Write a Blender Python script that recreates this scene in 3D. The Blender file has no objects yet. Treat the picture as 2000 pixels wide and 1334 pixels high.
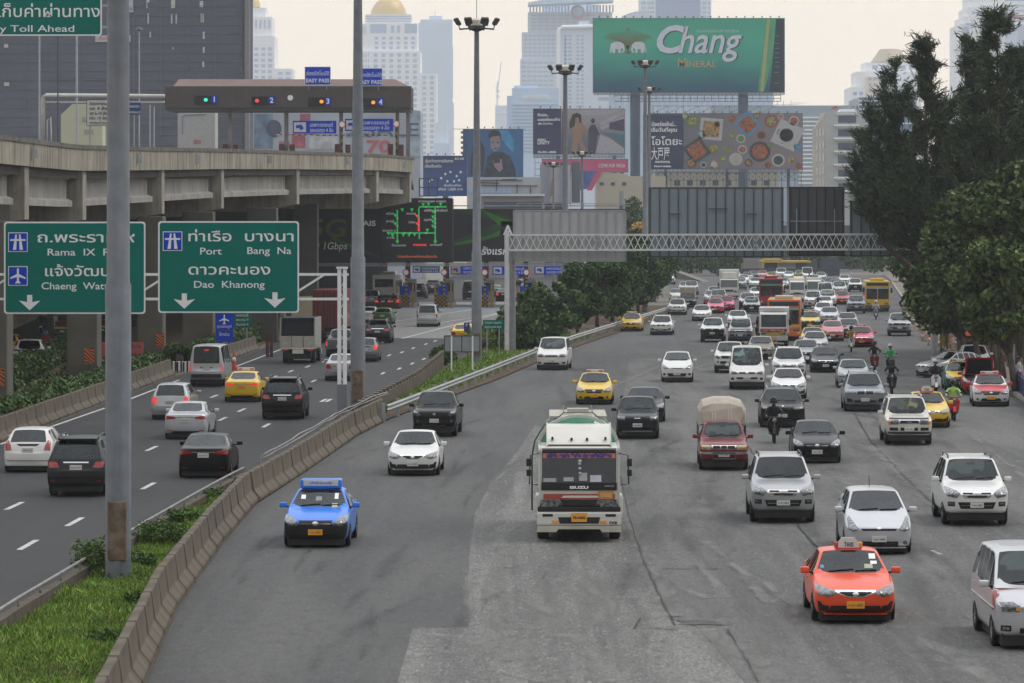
import bpy,bmesh,math,random
import numpy as np
from mathutils import Vector,Matrix
from mathutils.bvhtree import BVHTree
random.seed(7);RNG=np.random.default_rng(7)
SC=bpy.context.scene;COL=SC.collection;R=math.radians
# ------------------------------------------------------------------ camera
F,HC,YH=7500.0,8.5,445.0
cam=bpy.data.cameras.new('camera');co=bpy.data.objects.new('camera',cam);COL.objects.link(co)
cam.sensor_width=36;cam.lens=135;cam.shift_y=-(667-YH)/2000
cam.clip_start=0.5;cam.clip_end=20000
co.location=(0,0,HC);co.rotation_euler=(R(90),0,0);SC.camera=co
# ------------------------------------------------------------------ sky, sun, exposure
SUN_EL,SUN_AZ=56,75
wd=bpy.data.worlds.new('World');SC.world=wd;wd.use_nodes=True
nt=wd.node_tree;N=nt.nodes;L_=nt.links
bg=N['Background'];bg.inputs[1].default_value=0.1
sky=N.new('ShaderNodeTexSky');sky.sky_type='NISHITA';sky.sun_disc=False
sky.sun_elevation=R(SUN_EL);sky.sun_rotation=R(SUN_AZ);sky.dust_density=6;sky.air_density=1.5;sky.ozone_density=0.6
tc=N.new('ShaderNodeTexCoord');sp=N.new('ShaderNodeSeparateXYZ');L_.new(tc.outputs['Generated'],sp.inputs[0])
rp=N.new('ShaderNodeValToRGB');L_.new(sp.outputs['Z'],rp.inputs[0])
e=rp.color_ramp.elements
e[0].position=0.0;e[0].color=(0.1,0.09,0.085,1)
e[1].position=1.0;e[1].color=(1.85,1.9,2.0,1)
for p_,c_ in((0.001,(1.36,1.17,0.92,1)),(0.06,(1.36,1.18,0.96,1)),(0.16,(0.82,0.81,0.79,1)),(0.45,(1.2,1.22,1.26,1))):
    k=e.new(p_);k.color=c_
mx=N.new('ShaderNodeMixRGB');mx.inputs[0].default_value=0.9
sc10=N.new('ShaderNodeVectorMath');sc10.operation='SCALE';sc10.inputs[3].default_value=10
L_.new(rp.outputs[0],sc10.inputs[0]);L_.new(sky.outputs[0],mx.inputs[1]);L_.new(sc10.outputs[0],mx.inputs[2])
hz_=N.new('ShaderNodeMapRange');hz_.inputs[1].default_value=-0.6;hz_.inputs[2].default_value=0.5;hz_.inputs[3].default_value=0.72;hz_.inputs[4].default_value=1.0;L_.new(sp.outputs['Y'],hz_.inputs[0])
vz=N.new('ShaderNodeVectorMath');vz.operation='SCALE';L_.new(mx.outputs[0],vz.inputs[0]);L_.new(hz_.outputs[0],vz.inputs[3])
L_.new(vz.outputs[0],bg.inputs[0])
sl=bpy.data.lights.new('sun','SUN');sl.energy=0.9;sl.angle=R(14);sl.color=(1,0.95,0.88)
so=bpy.data.objects.new('sun',sl);COL.objects.link(so)
so.rotation_euler=(R(90-SUN_EL),0,R(180-SUN_AZ))
SC.view_settings.view_transform='Standard';SC.view_settings.look='None';SC.view_settings.exposure=0.0;SC.view_settings.gamma=1
SC.cycles.use_denoising=True;SC.cycles.max_bounces=6;SC.cycles.diffuse_bounces=3;SC.cycles.glossy_bounces=3
SC.cycles.transparent_max_bounces=40;SC.cycles.volume_bounces=1;SC.cycles.use_adaptive_sampling=True;SC.cycles.adaptive_threshold=0.02
HAZE=1.3e-4
# ------------------------------------------------------------------ helpers
def W(x,y,Z):return Vector(((x-1000)/F*Z,Z,HC-(y-YH)/F*Z))
def ZG(y):return F*HC/(y-YH)
def G(x,y):Z=ZG(y);return Vector(((x-1000)/F*Z,Z,0))
def lerp(a,b,t):return a+(b-a)*t
def interp(tab,z):
    if z<=tab[0][0]:return tab[0][1]
    for(a,b),(c,d)in zip(tab,tab[1:]):
        if z<=c:return b+(d-b)*(z-a)/(c-a)
    return tab[-1][1]
MATS={}
def mat(name,col,rough=0.6,metal=0.0,var=0.12,scale=3.0,spec=0.4,coat=0.0,bump=0.0,emit=0.0,streak=None,dirt=None,coords='Object',detail=4):
    """Principled material whose colour wanders a little with noise; streak = (stretch xyz, scale, amount, dark colour)."""
    if name in MATS:return MATS[name]
    m=bpy.data.materials.new(name);m.use_nodes=True;t=m.node_tree;n=t.nodes;l=t.links;b=n['Principled BSDF']
    b.inputs['Roughness'].default_value=rough;b.inputs['Metallic'].default_value=metal
    b.inputs['Specular IOR Level'].default_value=spec;b.inputs['Coat Weight'].default_value=coat;b.inputs['Coat Roughness'].default_value=0.04
    c=n.new('ShaderNodeTexCoord')
    nz=n.new('ShaderNodeTexNoise');nz.inputs['Scale'].default_value=scale;nz.inputs['Detail'].default_value=detail
    l.new(c.outputs[coords],nz.inputs['Vector'])
    r=n.new('ShaderNodeMapRange');r.inputs[1].default_value=0.3;r.inputs[2].default_value=0.7;r.inputs[3].default_value=1-var;r.inputs[4].default_value=1+var
    l.new(nz.outputs['Fac'],r.inputs[0])
    v=n.new('ShaderNodeVectorMath');v.operation='SCALE';v.inputs[0].default_value=col[:3];l.new(r.outputs[0],v.inputs[3])
    out=v.outputs[0]
    for sdef in([streak]if streak else[])+([dirt]if dirt else[]):
        st,s_,am,dc=sdef
        mp=n.new('ShaderNodeMapping');mp.inputs['Scale'].default_value=st;l.new(c.outputs[coords],mp.inputs[0])
        n2=n.new('ShaderNodeTexNoise');n2.inputs['Scale'].default_value=s_;n2.inputs['Detail'].default_value=5;l.new(mp.outputs[0],n2.inputs['Vector'])
        r2=n.new('ShaderNodeMapRange');r2.inputs[1].default_value=0.45;r2.inputs[2].default_value=0.72;r2.inputs[3].default_value=0;r2.inputs[4].default_value=am
        l.new(n2.outputs['Fac'],r2.inputs[0])
        x=n.new('ShaderNodeMixRGB');l.new(r2.outputs[0],x.inputs[0]);l.new(out,x.inputs[1]);x.inputs[2].default_value=(*dc[:3],1);out=x.outputs[0]
    l.new(out,b.inputs['Base Color'])
    if bump:
        bp=n.new('ShaderNodeBump');bp.inputs['Strength'].default_value=bump;bp.inputs['Distance'].default_value=0.02
        n3=n.new('ShaderNodeTexNoise');n3.inputs['Scale'].default_value=scale*8;n3.inputs['Detail'].default_value=4;l.new(c.outputs[coords],n3.inputs['Vector'])
        l.new(n3.outputs['Fac'],bp.inputs['Height']);l.new(bp.outputs[0],b.inputs['Normal'])
    if emit:
        b.inputs['Emission Color'].default_value=(*col[:3],1);b.inputs['Emission Strength'].default_value=emit
    MATS[name]=m;return m
def srgb(r,g,b):
    f=lambda c:(c/255/12.92)if c/255<=0.04045 else((c/255+0.055)/1.055)**2.4
    return(f(r),f(g),f(b))
class MB:
    """Collects faces and links them as ONE mesh object."""
    def __init__(s):s.v=[];s.f=[];s.m=[]
    def add(s,vs,fs,mi=0):
        b=len(s.v);s.v+=[tuple(p)for p in vs];s.f+=[tuple(b+i for i in f)for f in fs];s.m+=[mi]*len(fs);return s
    def quad(s,a,b,c,d,mi=0):return s.add([a,b,c,d],[(0,1,2,3)],mi)
    def box(s,x0,x1,y0,y1,z0,z1,mi=0):
        return s.add([(x0,y0,z0),(x1,y0,z0),(x1,y1,z0),(x0,y1,z0),(x0,y0,z1),(x1,y0,z1),(x1,y1,z1),(x0,y1,z1)],
                     [(0,3,2,1),(4,5,6,7),(0,1,5,4),(1,2,6,5),(2,3,7,6),(3,0,4,7)],mi)
    def beam(s,p,q,w,h=None,mi=0,up=(0,0,1)):
        p=Vector(p);q=Vector(q);d=(q-p).normalized();u=Vector(up)
        if abs(d.dot(u))>0.95:u=Vector((0,1,0))if abs(d.y)<0.9 else Vector((1,0,0))
        a=d.cross(u).normalized()*(w/2);b=a.cross(d).normalized()*((h or w)/2)
        return s.add([p-a-b,p+a-b,p+a+b,p-a+b,q-a-b,q+a-b,q+a+b,q-a+b],
                     [(0,3,2,1),(4,5,6,7),(0,1,5,4),(1,2,6,5),(2,3,7,6),(3,0,4,7)],mi)
    def tube(s,pts,r,n=8,mi=0):
        pts=[Vector(p)for p in pts];rs=r if isinstance(r,(list,tuple))else[r]*len(pts);vs=[];fs=[]
        for i,p in enumerate(pts):
            d=(pts[min(i+1,len(pts)-1)]-pts[max(i-1,0)]).normalized()
            u=Vector((1,0,0))if abs(d.x)<0.8 else Vector((0,1,0))
            a=d.cross(u).normalized();b=d.cross(a)
            for k in range(n):t=2*math.pi*k/n;vs.append(p+(a*math.cos(t)+b*math.sin(t))*rs[i])
        for i in range(len(pts)-1):
            for k in range(n):k2=(k+1)%n;fs.append((i*n+k,i*n+k2,(i+1)*n+k2,(i+1)*n+k))
        fs.append(tuple(range(n-1,-1,-1)));fs.append(tuple((len(pts)-1)*n+k for k in range(n)))
        return s.add(vs,fs,mi)
    def lathe(s,prof,n=20,mi=0,o=(0,0,0),axis='z'):
        vs=[];fs=[]
        for r,h in prof:
            for k in range(n):
                t=2*math.pi*k/n;c,q=r*math.cos(t),r*math.sin(t)
                p=(c,q,h)if axis=='z' else(h,c,q)if axis=='x' else(c,h,q)
                vs.append((p[0]+o[0],p[1]+o[1],p[2]+o[2]))
        for i in range(len(prof)-1):
            for k in range(n):k2=(k+1)%n;fs.append((i*n+k,i*n+k2,(i+1)*n+k2,(i+1)*n+k))
        return s.add(vs,fs,mi)
    def prism(s,poly,a,b,mi=0):
        """poly of 3-D points, pushed from offset a to offset b."""
        n=len(poly);a=Vector(a);b=Vector(b)
        vs=[Vector(p)+a for p in poly]+[Vector(p)+b for p in poly]
        return s.add(vs,[tuple(range(n)),tuple(range(2*n-1,n-1,-1))]+[(i,(i+1)%n,n+(i+1)%n,n+i)for i in range(n)],mi)
    def flat(s,ptspx,Z,th=0.02,mi=0):
        """a flat shape of a sign or poster given by its outline, th metres thick, standing at distance Z."""
        return s.prism([W(x,y,Z)for x,y in ptspx],(0,0,0),(0,-th,0),mi)
    def rect(s,x0,x1,y0,y1,Z,th=0.02,mi=0):return s.flat([(x0,y0),(x1,y0),(x1,y1),(x0,y1)],Z,th,mi)
    def build(s,name,mats,parent=None,smooth=False,bevel=0.0,seg=2,fixn=True):
        me=bpy.data.meshes.new(name);me.from_pydata(s.v,[],s.f)
        if not isinstance(mats,(list,tuple)):mats=[mats]
        for m in mats:me.materials.append(m)
        if len(mats)>1:me.polygons.foreach_set('material_index',s.m)
        if bevel or fixn:
            bm=bmesh.new();bm.from_mesh(me)
            if bevel:bmesh.ops.bevel(bm,geom=bm.edges[:],offset=bevel,segments=seg,profile=0.6,affect='EDGES',clamp_overlap=True)
            if fixn:bmesh.ops.recalc_face_normals(bm,faces=bm.faces[:])
            bm.to_mesh(me);bm.free()
        if smooth:me.polygons.foreach_set('use_smooth',[True]*len(me.polygons))
        return link(name,me,parent)
def tag(o,label,cat,group=None):
    o['label']=label;o['category']=cat
    if group:o['group']=group
    return o
def thing(name,label,cat,loc=(0,0,0),group=None,rz=0.0,world=True):
    """an Empty at the thing's base that parents its parts; world=True lets parts be written in world coordinates."""
    o=bpy.data.objects.new(name,None);COL.objects.link(o);o.location=loc;o.rotation_euler=(0,0,rz)
    o.empty_display_size=0.3
    tag(o,label,cat,group)
    if world:WORLD[o.name]=Vector(loc)
    return o
WORLD={}
def link(name,me,parent=None):
    o=bpy.data.objects.new(name,me);COL.objects.link(o)
    if parent is not None:
        o.parent=parent
        if parent.name in WORLD:o.matrix_parent_inverse=Matrix.Translation(-WORLD[parent.name])
    return o
def kind(o,k):o['kind']=k;return o
def text(s,size,m,parent,loc,name='lettering',align='CENTER',th=0.01,bold=0.0,shear=0.0,space=1.0,rz=0.0,width=None,sy=1.0):
    """flat lettering facing the camera side (-Y); loc is the centre of its baseline."""
    cu=bpy.data.curves.new('t','FONT');cu.body=s;cu.size=size;cu.align_x=align;cu.extrude=th;cu.offset=bold;cu.shear=shear;cu.space_character=space;cu.resolution_u=3
    o=bpy.data.objects.new('t',cu);me=bpy.data.meshes.new_from_object(o);bpy.data.objects.remove(o);bpy.data.curves.remove(cu)
    me.materials.clear();me.materials.append(m)
    if width and len(me.vertices):
        xs=[v.co.x for v in me.vertices];k=width/max(1e-6,max(xs)-min(xs));mid=(max(xs)+min(xs))/2 if align=='CENTER' else 0
        for v in me.vertices:v.co.x=(v.co.x-mid)*k
    M=Matrix.Translation(loc)@Matrix.Rotation(rz,4,'Z')@Matrix.Rotation(R(90),4,'X')@Matrix.Diagonal((1,sy,1,1))
    me.transform(M)
    return link(name,me,parent)
def textpx(s,x,y,hpx,Z,m,parent,name='lettering',width=None,**k):
    """x, y: where the baseline centre stands in the photo; hpx: cap height; Z: distance of the face."""
    p=W(x,y,Z);return text(s,hpx*Z/F/0.70,m,parent,p,name,width=None if width is None else width*Z/F,**k)
def ell(cx,cy,rx,ry,n=20,a0=0,a1=360):return[(cx+rx*math.cos(R(a0+(a1-a0)*i/(n if abs(a1-a0)<360 else n))),cy+ry*math.sin(R(a0+(a1-a0)*i/n)))for i in range(n if abs(a1-a0)>=360 else n+1)]
def leaves(name,P,size,mats,parent=None,aspect=0.5,dirs=None,spread=1.0,droop=0.0):
    """a cloud of leaf-sized faces at the points P (n,3)."""
    P=np.asarray(P,dtype=np.float64);n=len(P)
    if dirs is None:
        d=RNG.normal(size=(n,3));d[:,2]-=droop
    else:d=np.asarray(dirs)+RNG.normal(size=(n,3))*spread
    d/=np.linalg.norm(d,axis=1)[:,None]+1e-9
    q=np.cross(d,RNG.normal(size=(n,3)));q/=np.linalg.norm(q,axis=1)[:,None]+1e-9
    s=size*RNG.uniform(0.6,1.3,size=(n,1))
    a=d*s;b=q*s*aspect
    V=np.empty((n,4,3));V[:,0]=P-a;V[:,1]=P+b;V[:,2]=P+a;V[:,3]=P-b
    me=bpy.data.meshes.new(name);me.vertices.add(n*4);me.vertices.foreach_set('co',V.ravel())
    me.loops.add(n*4);me.loops.foreach_set('vertex_index',np.arange(n*4,dtype=np.int32))
    me.polygons.add(n);me.polygons.foreach_set('loop_start',np.arange(0,n*4,4,dtype=np.int32));me.polygons.foreach_set('loop_total',np.full(n,4,dtype=np.int32))
    for m in mats:me.materials.append(m)
    if len(mats)>1:me.polygons.foreach_set('material_index',RNG.choice(len(mats),size=n).astype(np.int32))
    me.update();me.validate();return link(name,me,parent)
# ------------------------------------------------------------------ materials
CONC=mat('concrete',(0.33,0.31,0.27),0.9,var=0.15,scale=1.2,spec=0.2,bump=0.2,streak=((3,3,0.25),1.4,0.55,(0.12,0.115,0.1)))
CONC_DARK=mat('stained_concrete',(0.20,0.19,0.175),0.9,var=0.2,scale=0.8,spec=0.2,streak=((2,2,0.15),1.0,0.6,(0.07,0.068,0.062)))
CONC_WARM=mat('warm_concrete',(0.112,0.096,0.075),0.9,var=0.3,scale=1.6,spec=0.2,bump=0.2,streak=((5,5,0.35),1.5,0.6,(0.13,0.11,0.085)))
STEEL=mat('galvanised_steel',(0.33,0.35,0.37),0.5,metal=0.35,var=0.12,scale=6)
STEEL_D=mat('dark_steel',(0.06,0.063,0.068),0.5,var=0.15)
WHITE_STEEL=mat('white_painted_steel',(0.78,0.80,0.81),0.45,var=0.08,scale=2,streak=((4,4,0.3),2,0.3,(0.4,0.39,0.36)))
RUST=mat('rusty_plate',(0.13,0.085,0.055),0.85,var=0.35,scale=3,dirt=((1,1,1),4,0.6,(0.22,0.2,0.18)))
BLACK=mat('black_plastic',(0.012,0.012,0.013),0.55,var=0.2)
RUBBER=mat('tyre_rubber',(0.012,0.012,0.012),0.85,var=0.2)
CHROME=mat('chrome',(0.75,0.76,0.78),0.12,metal=1.0,var=0.05)
ALLOY=mat('alloy',(0.45,0.46,0.47),0.3,metal=0.9,var=0.05)
GLASS=mat('tinted_glass',(0.045,0.058,0.060),0.04,var=0.35,scale=1.2,spec=0.8,coat=0.3)
GLASS_D=mat('dark_tinted_glass',(0.018,0.020,0.024),0.04,var=0.3,scale=1.2,spec=0.8)
def glass(name,tint,gloss=1.0):
    """thin pane: mirrors the sky by its angle and lets the tinted cabin show through."""
    if name in MATS:return MATS[name]
    m=bpy.data.materials.new(name);m.use_nodes=True;n=m.node_tree.nodes;l=m.node_tree.links;n.remove(n['Principled BSDF'])
    t=n.new('ShaderNodeBsdfTransparent');t.inputs[0].default_value=(*tint,1);g=n.new('ShaderNodeBsdfGlossy');g.inputs['Roughness'].default_value=.03;g.inputs[0].default_value=(.93,.98,1,1)
    f=n.new('ShaderNodeFresnel');f.inputs[0].default_value=1.52;c=n.new('ShaderNodeTexCoord');nz=n.new('ShaderNodeTexNoise');nz.inputs['Scale'].default_value=1.1;l.new(c.outputs['Object'],nz.inputs[0])
    r=n.new('ShaderNodeMapRange');r.inputs[3].default_value=.75*gloss;r.inputs[4].default_value=1.3*gloss;l.new(nz.outputs['Fac'],r.inputs[0]);mu=n.new('ShaderNodeMath');mu.operation='MULTIPLY';l.new(f.outputs[0],mu.inputs[0]);l.new(r.outputs[0],mu.inputs[1])
    x=n.new('ShaderNodeMixShader');l.new(mu.outputs[0],x.inputs[0]);l.new(t.outputs[0],x.inputs[1]);l.new(g.outputs[0],x.inputs[2]);l.new(x.outputs[0],n['Material Output'].inputs[0]);MATS[name]=m;return m
CAR_GLASS=glass('car_glass',(.42,.50,.48));CAR_GLASS_D=glass('dark_car_glass',(.10,.11,.13))
LAMP=mat('lamp_glass',(0.15,0.155,0.16),0.12,metal=0.3,var=0.9,scale=14,spec=0.8,coat=0.5)
TAIL=mat('tail_lamp',(0.30,0.012,0.012),0.12,var=0.3,scale=10,spec=0.7,coat=0.5)
TAIL_ON=mat('lit_brake_lamp',(0.85,0.05,0.04),0.2,var=0.1,emit=0.5)
AMBER=mat('amber_lens',(0.75,0.28,0.03),0.2,var=0.1,coat=0.4)
PLATE_W=mat('white_plate',(0.55,0.55,0.52),0.5,var=0.08)
PLATE_Y=mat('yellow_plate',(0.72,0.33,0.03),0.5,var=0.08)
INK=mat('black_ink',(0.015,0.015,0.015),0.6,var=0.1)
WHITE_P=mat('white_paint',(0.75,0.75,0.73),0.6,var=0.1)
SIGN_G=mat('green_sign_sheet',(.0,.150,.120),0.6,var=0.05,scale=1,spec=.12)
SIGN_B=mat('blue_sign_sheet',(.006,.055,.50),0.5,var=0.05,spec=.15)
SIGN_W=mat('white_sign_sheet',(0.80,0.80,0.80),0.45,var=0.05)
SIGN_RED=mat('red_sign_sheet',(0.5,0.03,0.03),0.5,var=0.05)
SOIL=mat('soil',(0.10,0.075,0.05),0.95,var=0.3,scale=2,spec=0.1)
BARK=mat('bark',(0.09,0.075,0.06),0.95,var=0.3,scale=4,spec=0.1)
def leafmat(name,col):return mat(name,col,0.6,var=0.3,scale=0.6,spec=0.25)
LF_DARK=[leafmat('casuarina_a',(0.021,0.037,0.016)),leafmat('casuarina_b',(0.036,0.057,0.024)),leafmat('casuarina_c',(0.064,0.084,0.038))]
LF_MID=[leafmat('leaf_a',(0.030,0.066,0.016)),leafmat('leaf_b',(0.055,0.105,0.026)),leafmat('leaf_c',(0.095,0.145,0.04))]
LF_OLIVE=[leafmat('olive_a',(0.030,0.054,0.014)),leafmat('olive_b',(0.056,0.088,0.023)),leafmat('olive_c',(0.11,0.138,0.038))]
LF_GRASS=[leafmat('grass_a',(0.075,0.165,0.015)),leafmat('grass_b',(0.125,0.24,0.025)),leafmat('grass_c',(0.25,0.32,0.07))]
# ------------------------------------------------------------------ ground and roads
ML=[(30,-5),(71.7,-6.84),(85.6,-7.47),(104.5,-7.8),(118,-7.87),(134,-7.16),(157,-6.3),(171,-5.4),(216,-0.7),(247,2.0),(277,4.9),(318,9.3),(375,15.6),(450,19.3),(607,24),(900,34),(1600,60)]
MR=[(30,26),(120,25.6),(185,25.0),(250,29),(327,34.6),(450,46),(607,60),(900,84),(1600,140)]
ER=[(30,-11.4),(60,-11.3),(81.7,-10.9),(93,-10.5),(103.6,-10.2),(117,-9.67),(125,-9.3),(150,-7.9),(171,-7.0),(200,-5.4),(232,-4.3),(290,-1.4),(411,10),(700,22)]
EL=[(30,-22),(60,-21),(150,-20.2),(220,-19.4),(240,-18.2),(271,-17.6),(411,-18),(700,-10)]
FR=[(150,-24),(200,-26.0),(230,-27.4),(311,-31),(420,-38),(700,-60)]
FL=[(150,-33),(200,-35),(311,-41.4),(420,-49),(700,-75)]
def road_material(name,base,light,dark,streak=0.5,grain=.3):
    m=bpy.data.materials.new(name);m.use_nodes=True;t=m.node_tree;n=t.nodes;l=t.links;b=n['Principled BSDF']
    b.inputs['Roughness'].default_value=0.78;b.inputs['Specular IOR Level'].default_value=0.35
    c=n.new('ShaderNodeTexCoord')
    def noise(sc,s,d=5,dist=0.0):
        mp=n.new('ShaderNodeMapping');mp.inputs['Scale'].default_value=sc;l.new(c.outputs['Object'],mp.inputs[0])
        z=n.new('ShaderNodeTexNoise');z.inputs['Scale'].default_value=s;z.inputs['Detail'].default_value=d;z.inputs['Distortion'].default_value=dist
        l.new(mp.outputs[0],z.inputs[0]);return z.outputs['Fac']
    def rng(x,a,b_,lo,hi):
        r=n.new('ShaderNodeMapRange');r.inputs[1].default_value=a;r.inputs[2].default_value=b_;r.inputs[3].default_value=lo;r.inputs[4].default_value=hi;l.new(x,r.inputs[0]);return r.outputs[0]
    def mixc(f,a,b_):
        x=n.new('ShaderNodeMixRGB');l.new(f,x.inputs[0])
        for i_,q in((1,a),(2,b_)):
            if isinstance(q,tuple):x.inputs[i_].default_value=(*q,1)
            else:l.new(q,x.inputs[i_])
        return x.outputs[0]
    o=mixc(rng(noise((1,0.12,1),0.35,4,0.6),0.35,0.68,0,0.85),base,light)
    o=mixc(rng(noise((1,0.04,1),1.6,5,0.4),0.48,0.72,0,streak),o,light)
    o=mixc(rng(noise((1,0.10,1),0.9,5,0.8),0.54,0.78,0,0.55),o,dark)
    o=mixc(rng(noise((1,0.3,1),4.0,5),0.5,0.75,0,0.55),o,dark)
    o=mixc(rng(noise((2.2,.35,1),5.0,4,1.2),0.56,0.72,0,streak),o,tuple(min(1,k*1.35)for k in light))
    gv=n.new('ShaderNodeVectorMath');gv.operation='SCALE';l.new(o,gv.inputs[0]);l.new(rng(noise((1,.16,1),17.0,6),.34,.66,1-grain,1+grain*1.15),gv.inputs[3]);o=gv.outputs[0]
    l.new(o,b.inputs['Base Color'])
    bp=n.new('ShaderNodeBump');bp.inputs['Strength'].default_value=0.35;bp.inputs['Distance'].default_value=0.01;l.new(noise((1,1,1),22,3),bp.inputs['Height']);l.new(bp.outputs[0],b.inputs['Normal'])
    return m
ASPH=road_material('worn_asphalt',(0.048,0.048,0.048),(0.088,0.087,0.084),(0.029,0.029,0.0305),.5,.13)
ASPH_R=road_material('dusty_asphalt',(0.064,0.0635,0.062),(0.122,0.12,0.114),(0.036,0.036,0.037),.8,.19)
ASPH_E=road_material('smooth_asphalt',(0.022,0.022,0.0232),(0.031,0.031,0.033),(0.017,0.017,0.0185),0.3,.12)
ASPH_P=road_material('scraped_asphalt',(0.072,0.071,0.068),(0.165,0.161,0.152),(0.040,0.0395,0.038),0.95,.27)
APRON=road_material('pale_toll_apron',(0.17,0.17,0.168),(0.20,0.198,0.19),(0.12,0.12,0.12),0.3)
def sheet(name,left,right,z0,z1,z,m,step=None):
    zs=sorted(set([z0,z1]+[a for a,_ in left+right if z0<a<z1]));mb=MB()
    L=[(interp(left,a),a,z)for a in zs];Rr=[(interp(right,a),a,z)for a in zs]
    k=len(zs);mb.add(L+Rr,[(i,k+i,k+i+1,i+1)for i in range(k-1)])
    return kind(mb.build(name,m,fixn=False),'structure')
GROUND_M=mat('ground_dust',(0.16,0.15,0.135),0.95,var=0.25,scale=0.05,spec=0.1,dirt=((1,1,1),0.3,0.5,(0.09,0.085,0.075)))
g=MB();g.add([(-7000,-60,-0.012),(7000,-60,-0.012),(7000,9000,-0.012),(-7000,9000,-0.012)],[(0,1,2,3)])
kind(g.build('ground',GROUND_M,fixn=False),'structure')
sheet('main_road',ML,MR,30,690,-0.004,ASPH)
sheet('expressway_road',EL,ER,30,700,-0.004,ASPH_E)
sheet('frontage_road',FL,FR,150,700,-0.004,ASPH_E)
# the pale apron in front of the toll plaza
ap=[(G(600,618).x,ZG(618)),(G(760,660).x,ZG(660)),(G(880,661).x,ZG(661)),(G(1010,662).x,ZG(662)),(11.5,411),(14,440),(-17.5,440)]
m_=MB();m_.add([(x,y,0.0)for x,y in ap],[tuple(range(len(ap)))]);kind(m_.build('toll_apron',APRON,fixn=False),'structure')
# scraped strip of the main road with a cut edge
def gpoly(name,pts,z,m):
    mb=MB();mb.add([(G(x,y).x,ZG(y),z)for x,y in pts],[tuple(range(len(pts)))]);o=mb.build(name,m,fixn=False);return kind(o,'structure')
def gstrip(mb,pts,w,z,mi=0,wob=0.0):
    P=[Vector((G(x,y).x,ZG(y),z))for x,y in pts];Q=[]
    for a,b in zip(P,P[1:]):
        k=max(1,int((b-a).length/0.7))if wob else 1
        Q+=[a.lerp(b,i/k)for i in range(k)]
    Q.append(P[-1]);vs=[]
    for i,p in enumerate(Q):
        d=(Q[min(i+1,len(Q)-1)]-Q[max(i-1,0)]);d.z=0;d.normalize();n_=Vector((-d.y,d.x,0))
        j=n_*random.uniform(-wob,wob);ww=w*(1+(random.uniform(-.5,.5)if wob else 0))
        vs+=[p+n_*ww/2+j,p+j,p-n_*ww/2+j]
    mb.add(vs,[(3*i+k,3*i+1+k,3*i+4+k,3*i+3+k)for i in range(len(Q)-1)for k in(0,1)],mi)
def soft(name,base,lo,hi,sc,st=(1,.15,1)):
    """road stain: fades out towards the rim of its own outline and breaks up with noise."""
    m=bpy.data.materials.new(name);m.use_nodes=True;n=m.node_tree.nodes;l=m.node_tree.links;b=n['Principled BSDF'];b.inputs['Base Color'].default_value=(*base,1);b.inputs['Roughness'].default_value=.9
    c=n.new('ShaderNodeTexCoord');mp=n.new('ShaderNodeMapping');mp.inputs['Scale'].default_value=st;z=n.new('ShaderNodeTexNoise');z.inputs['Scale'].default_value=sc;z.inputs['Detail'].default_value=6;r=n.new('ShaderNodeMapRange');r.inputs[1].default_value=.36;r.inputs[2].default_value=.66;r.inputs[3].default_value=lo;r.inputs[4].default_value=hi
    at=n.new('ShaderNodeAttribute');at.attribute_name='rim';mu=n.new('ShaderNodeMath');mu.operation='MULTIPLY';t=n.new('ShaderNodeBsdfTransparent');x=n.new('ShaderNodeMixShader')
    l.new(c.outputs['Object'],mp.inputs[0]);l.new(mp.outputs[0],z.inputs[0]);l.new(z.outputs['Fac'],r.inputs[0]);l.new(r.outputs[0],mu.inputs[0]);l.new(at.outputs['Fac'],mu.inputs[1]);l.new(mu.outputs[0],x.inputs[0]);l.new(t.outputs[0],x.inputs[1]);l.new(b.outputs[0],x.inputs[2]);l.new(x.outputs[0],n['Material Output'].inputs[0]);return m
def rim(o,lo=0.0):o.data.attributes.new('rim','FLOAT','POINT').data.foreach_set('value',[1.0 if i%3==1 else lo for i in range(len(o.data.vertices))]);return o
gpoly('scraped_road_strip',[(1045,830),(1012,880),(960,940),(928,1000),(916,1090),(915,1225),(806,1228),(776,1334),(770,1400),(1480,1400),(1455,1334),(1360,1225),(1310,1210),(1262,1100),(1230,1020),(1212,940),(1200,880)],0.0,ASPH_P)
gpoly('right_lanes',[(1230,700),(1200,880),(1212,938),(1232,1018),(1264,1098),(1312,1208),(1362,1223),(1458,1334),(1485,1400),(2150,1400),(2150,980),(2000,800),(1900,700)],-0.002,ASPH_R)
SCUFF=soft('pale_scuffs',(.24,.233,.22),.0,.62,2.2)
CRACK=mat('crack_tar',(0.035,0.035,0.035),0.9,var=0.3)
mb=MB();kz=0
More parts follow.
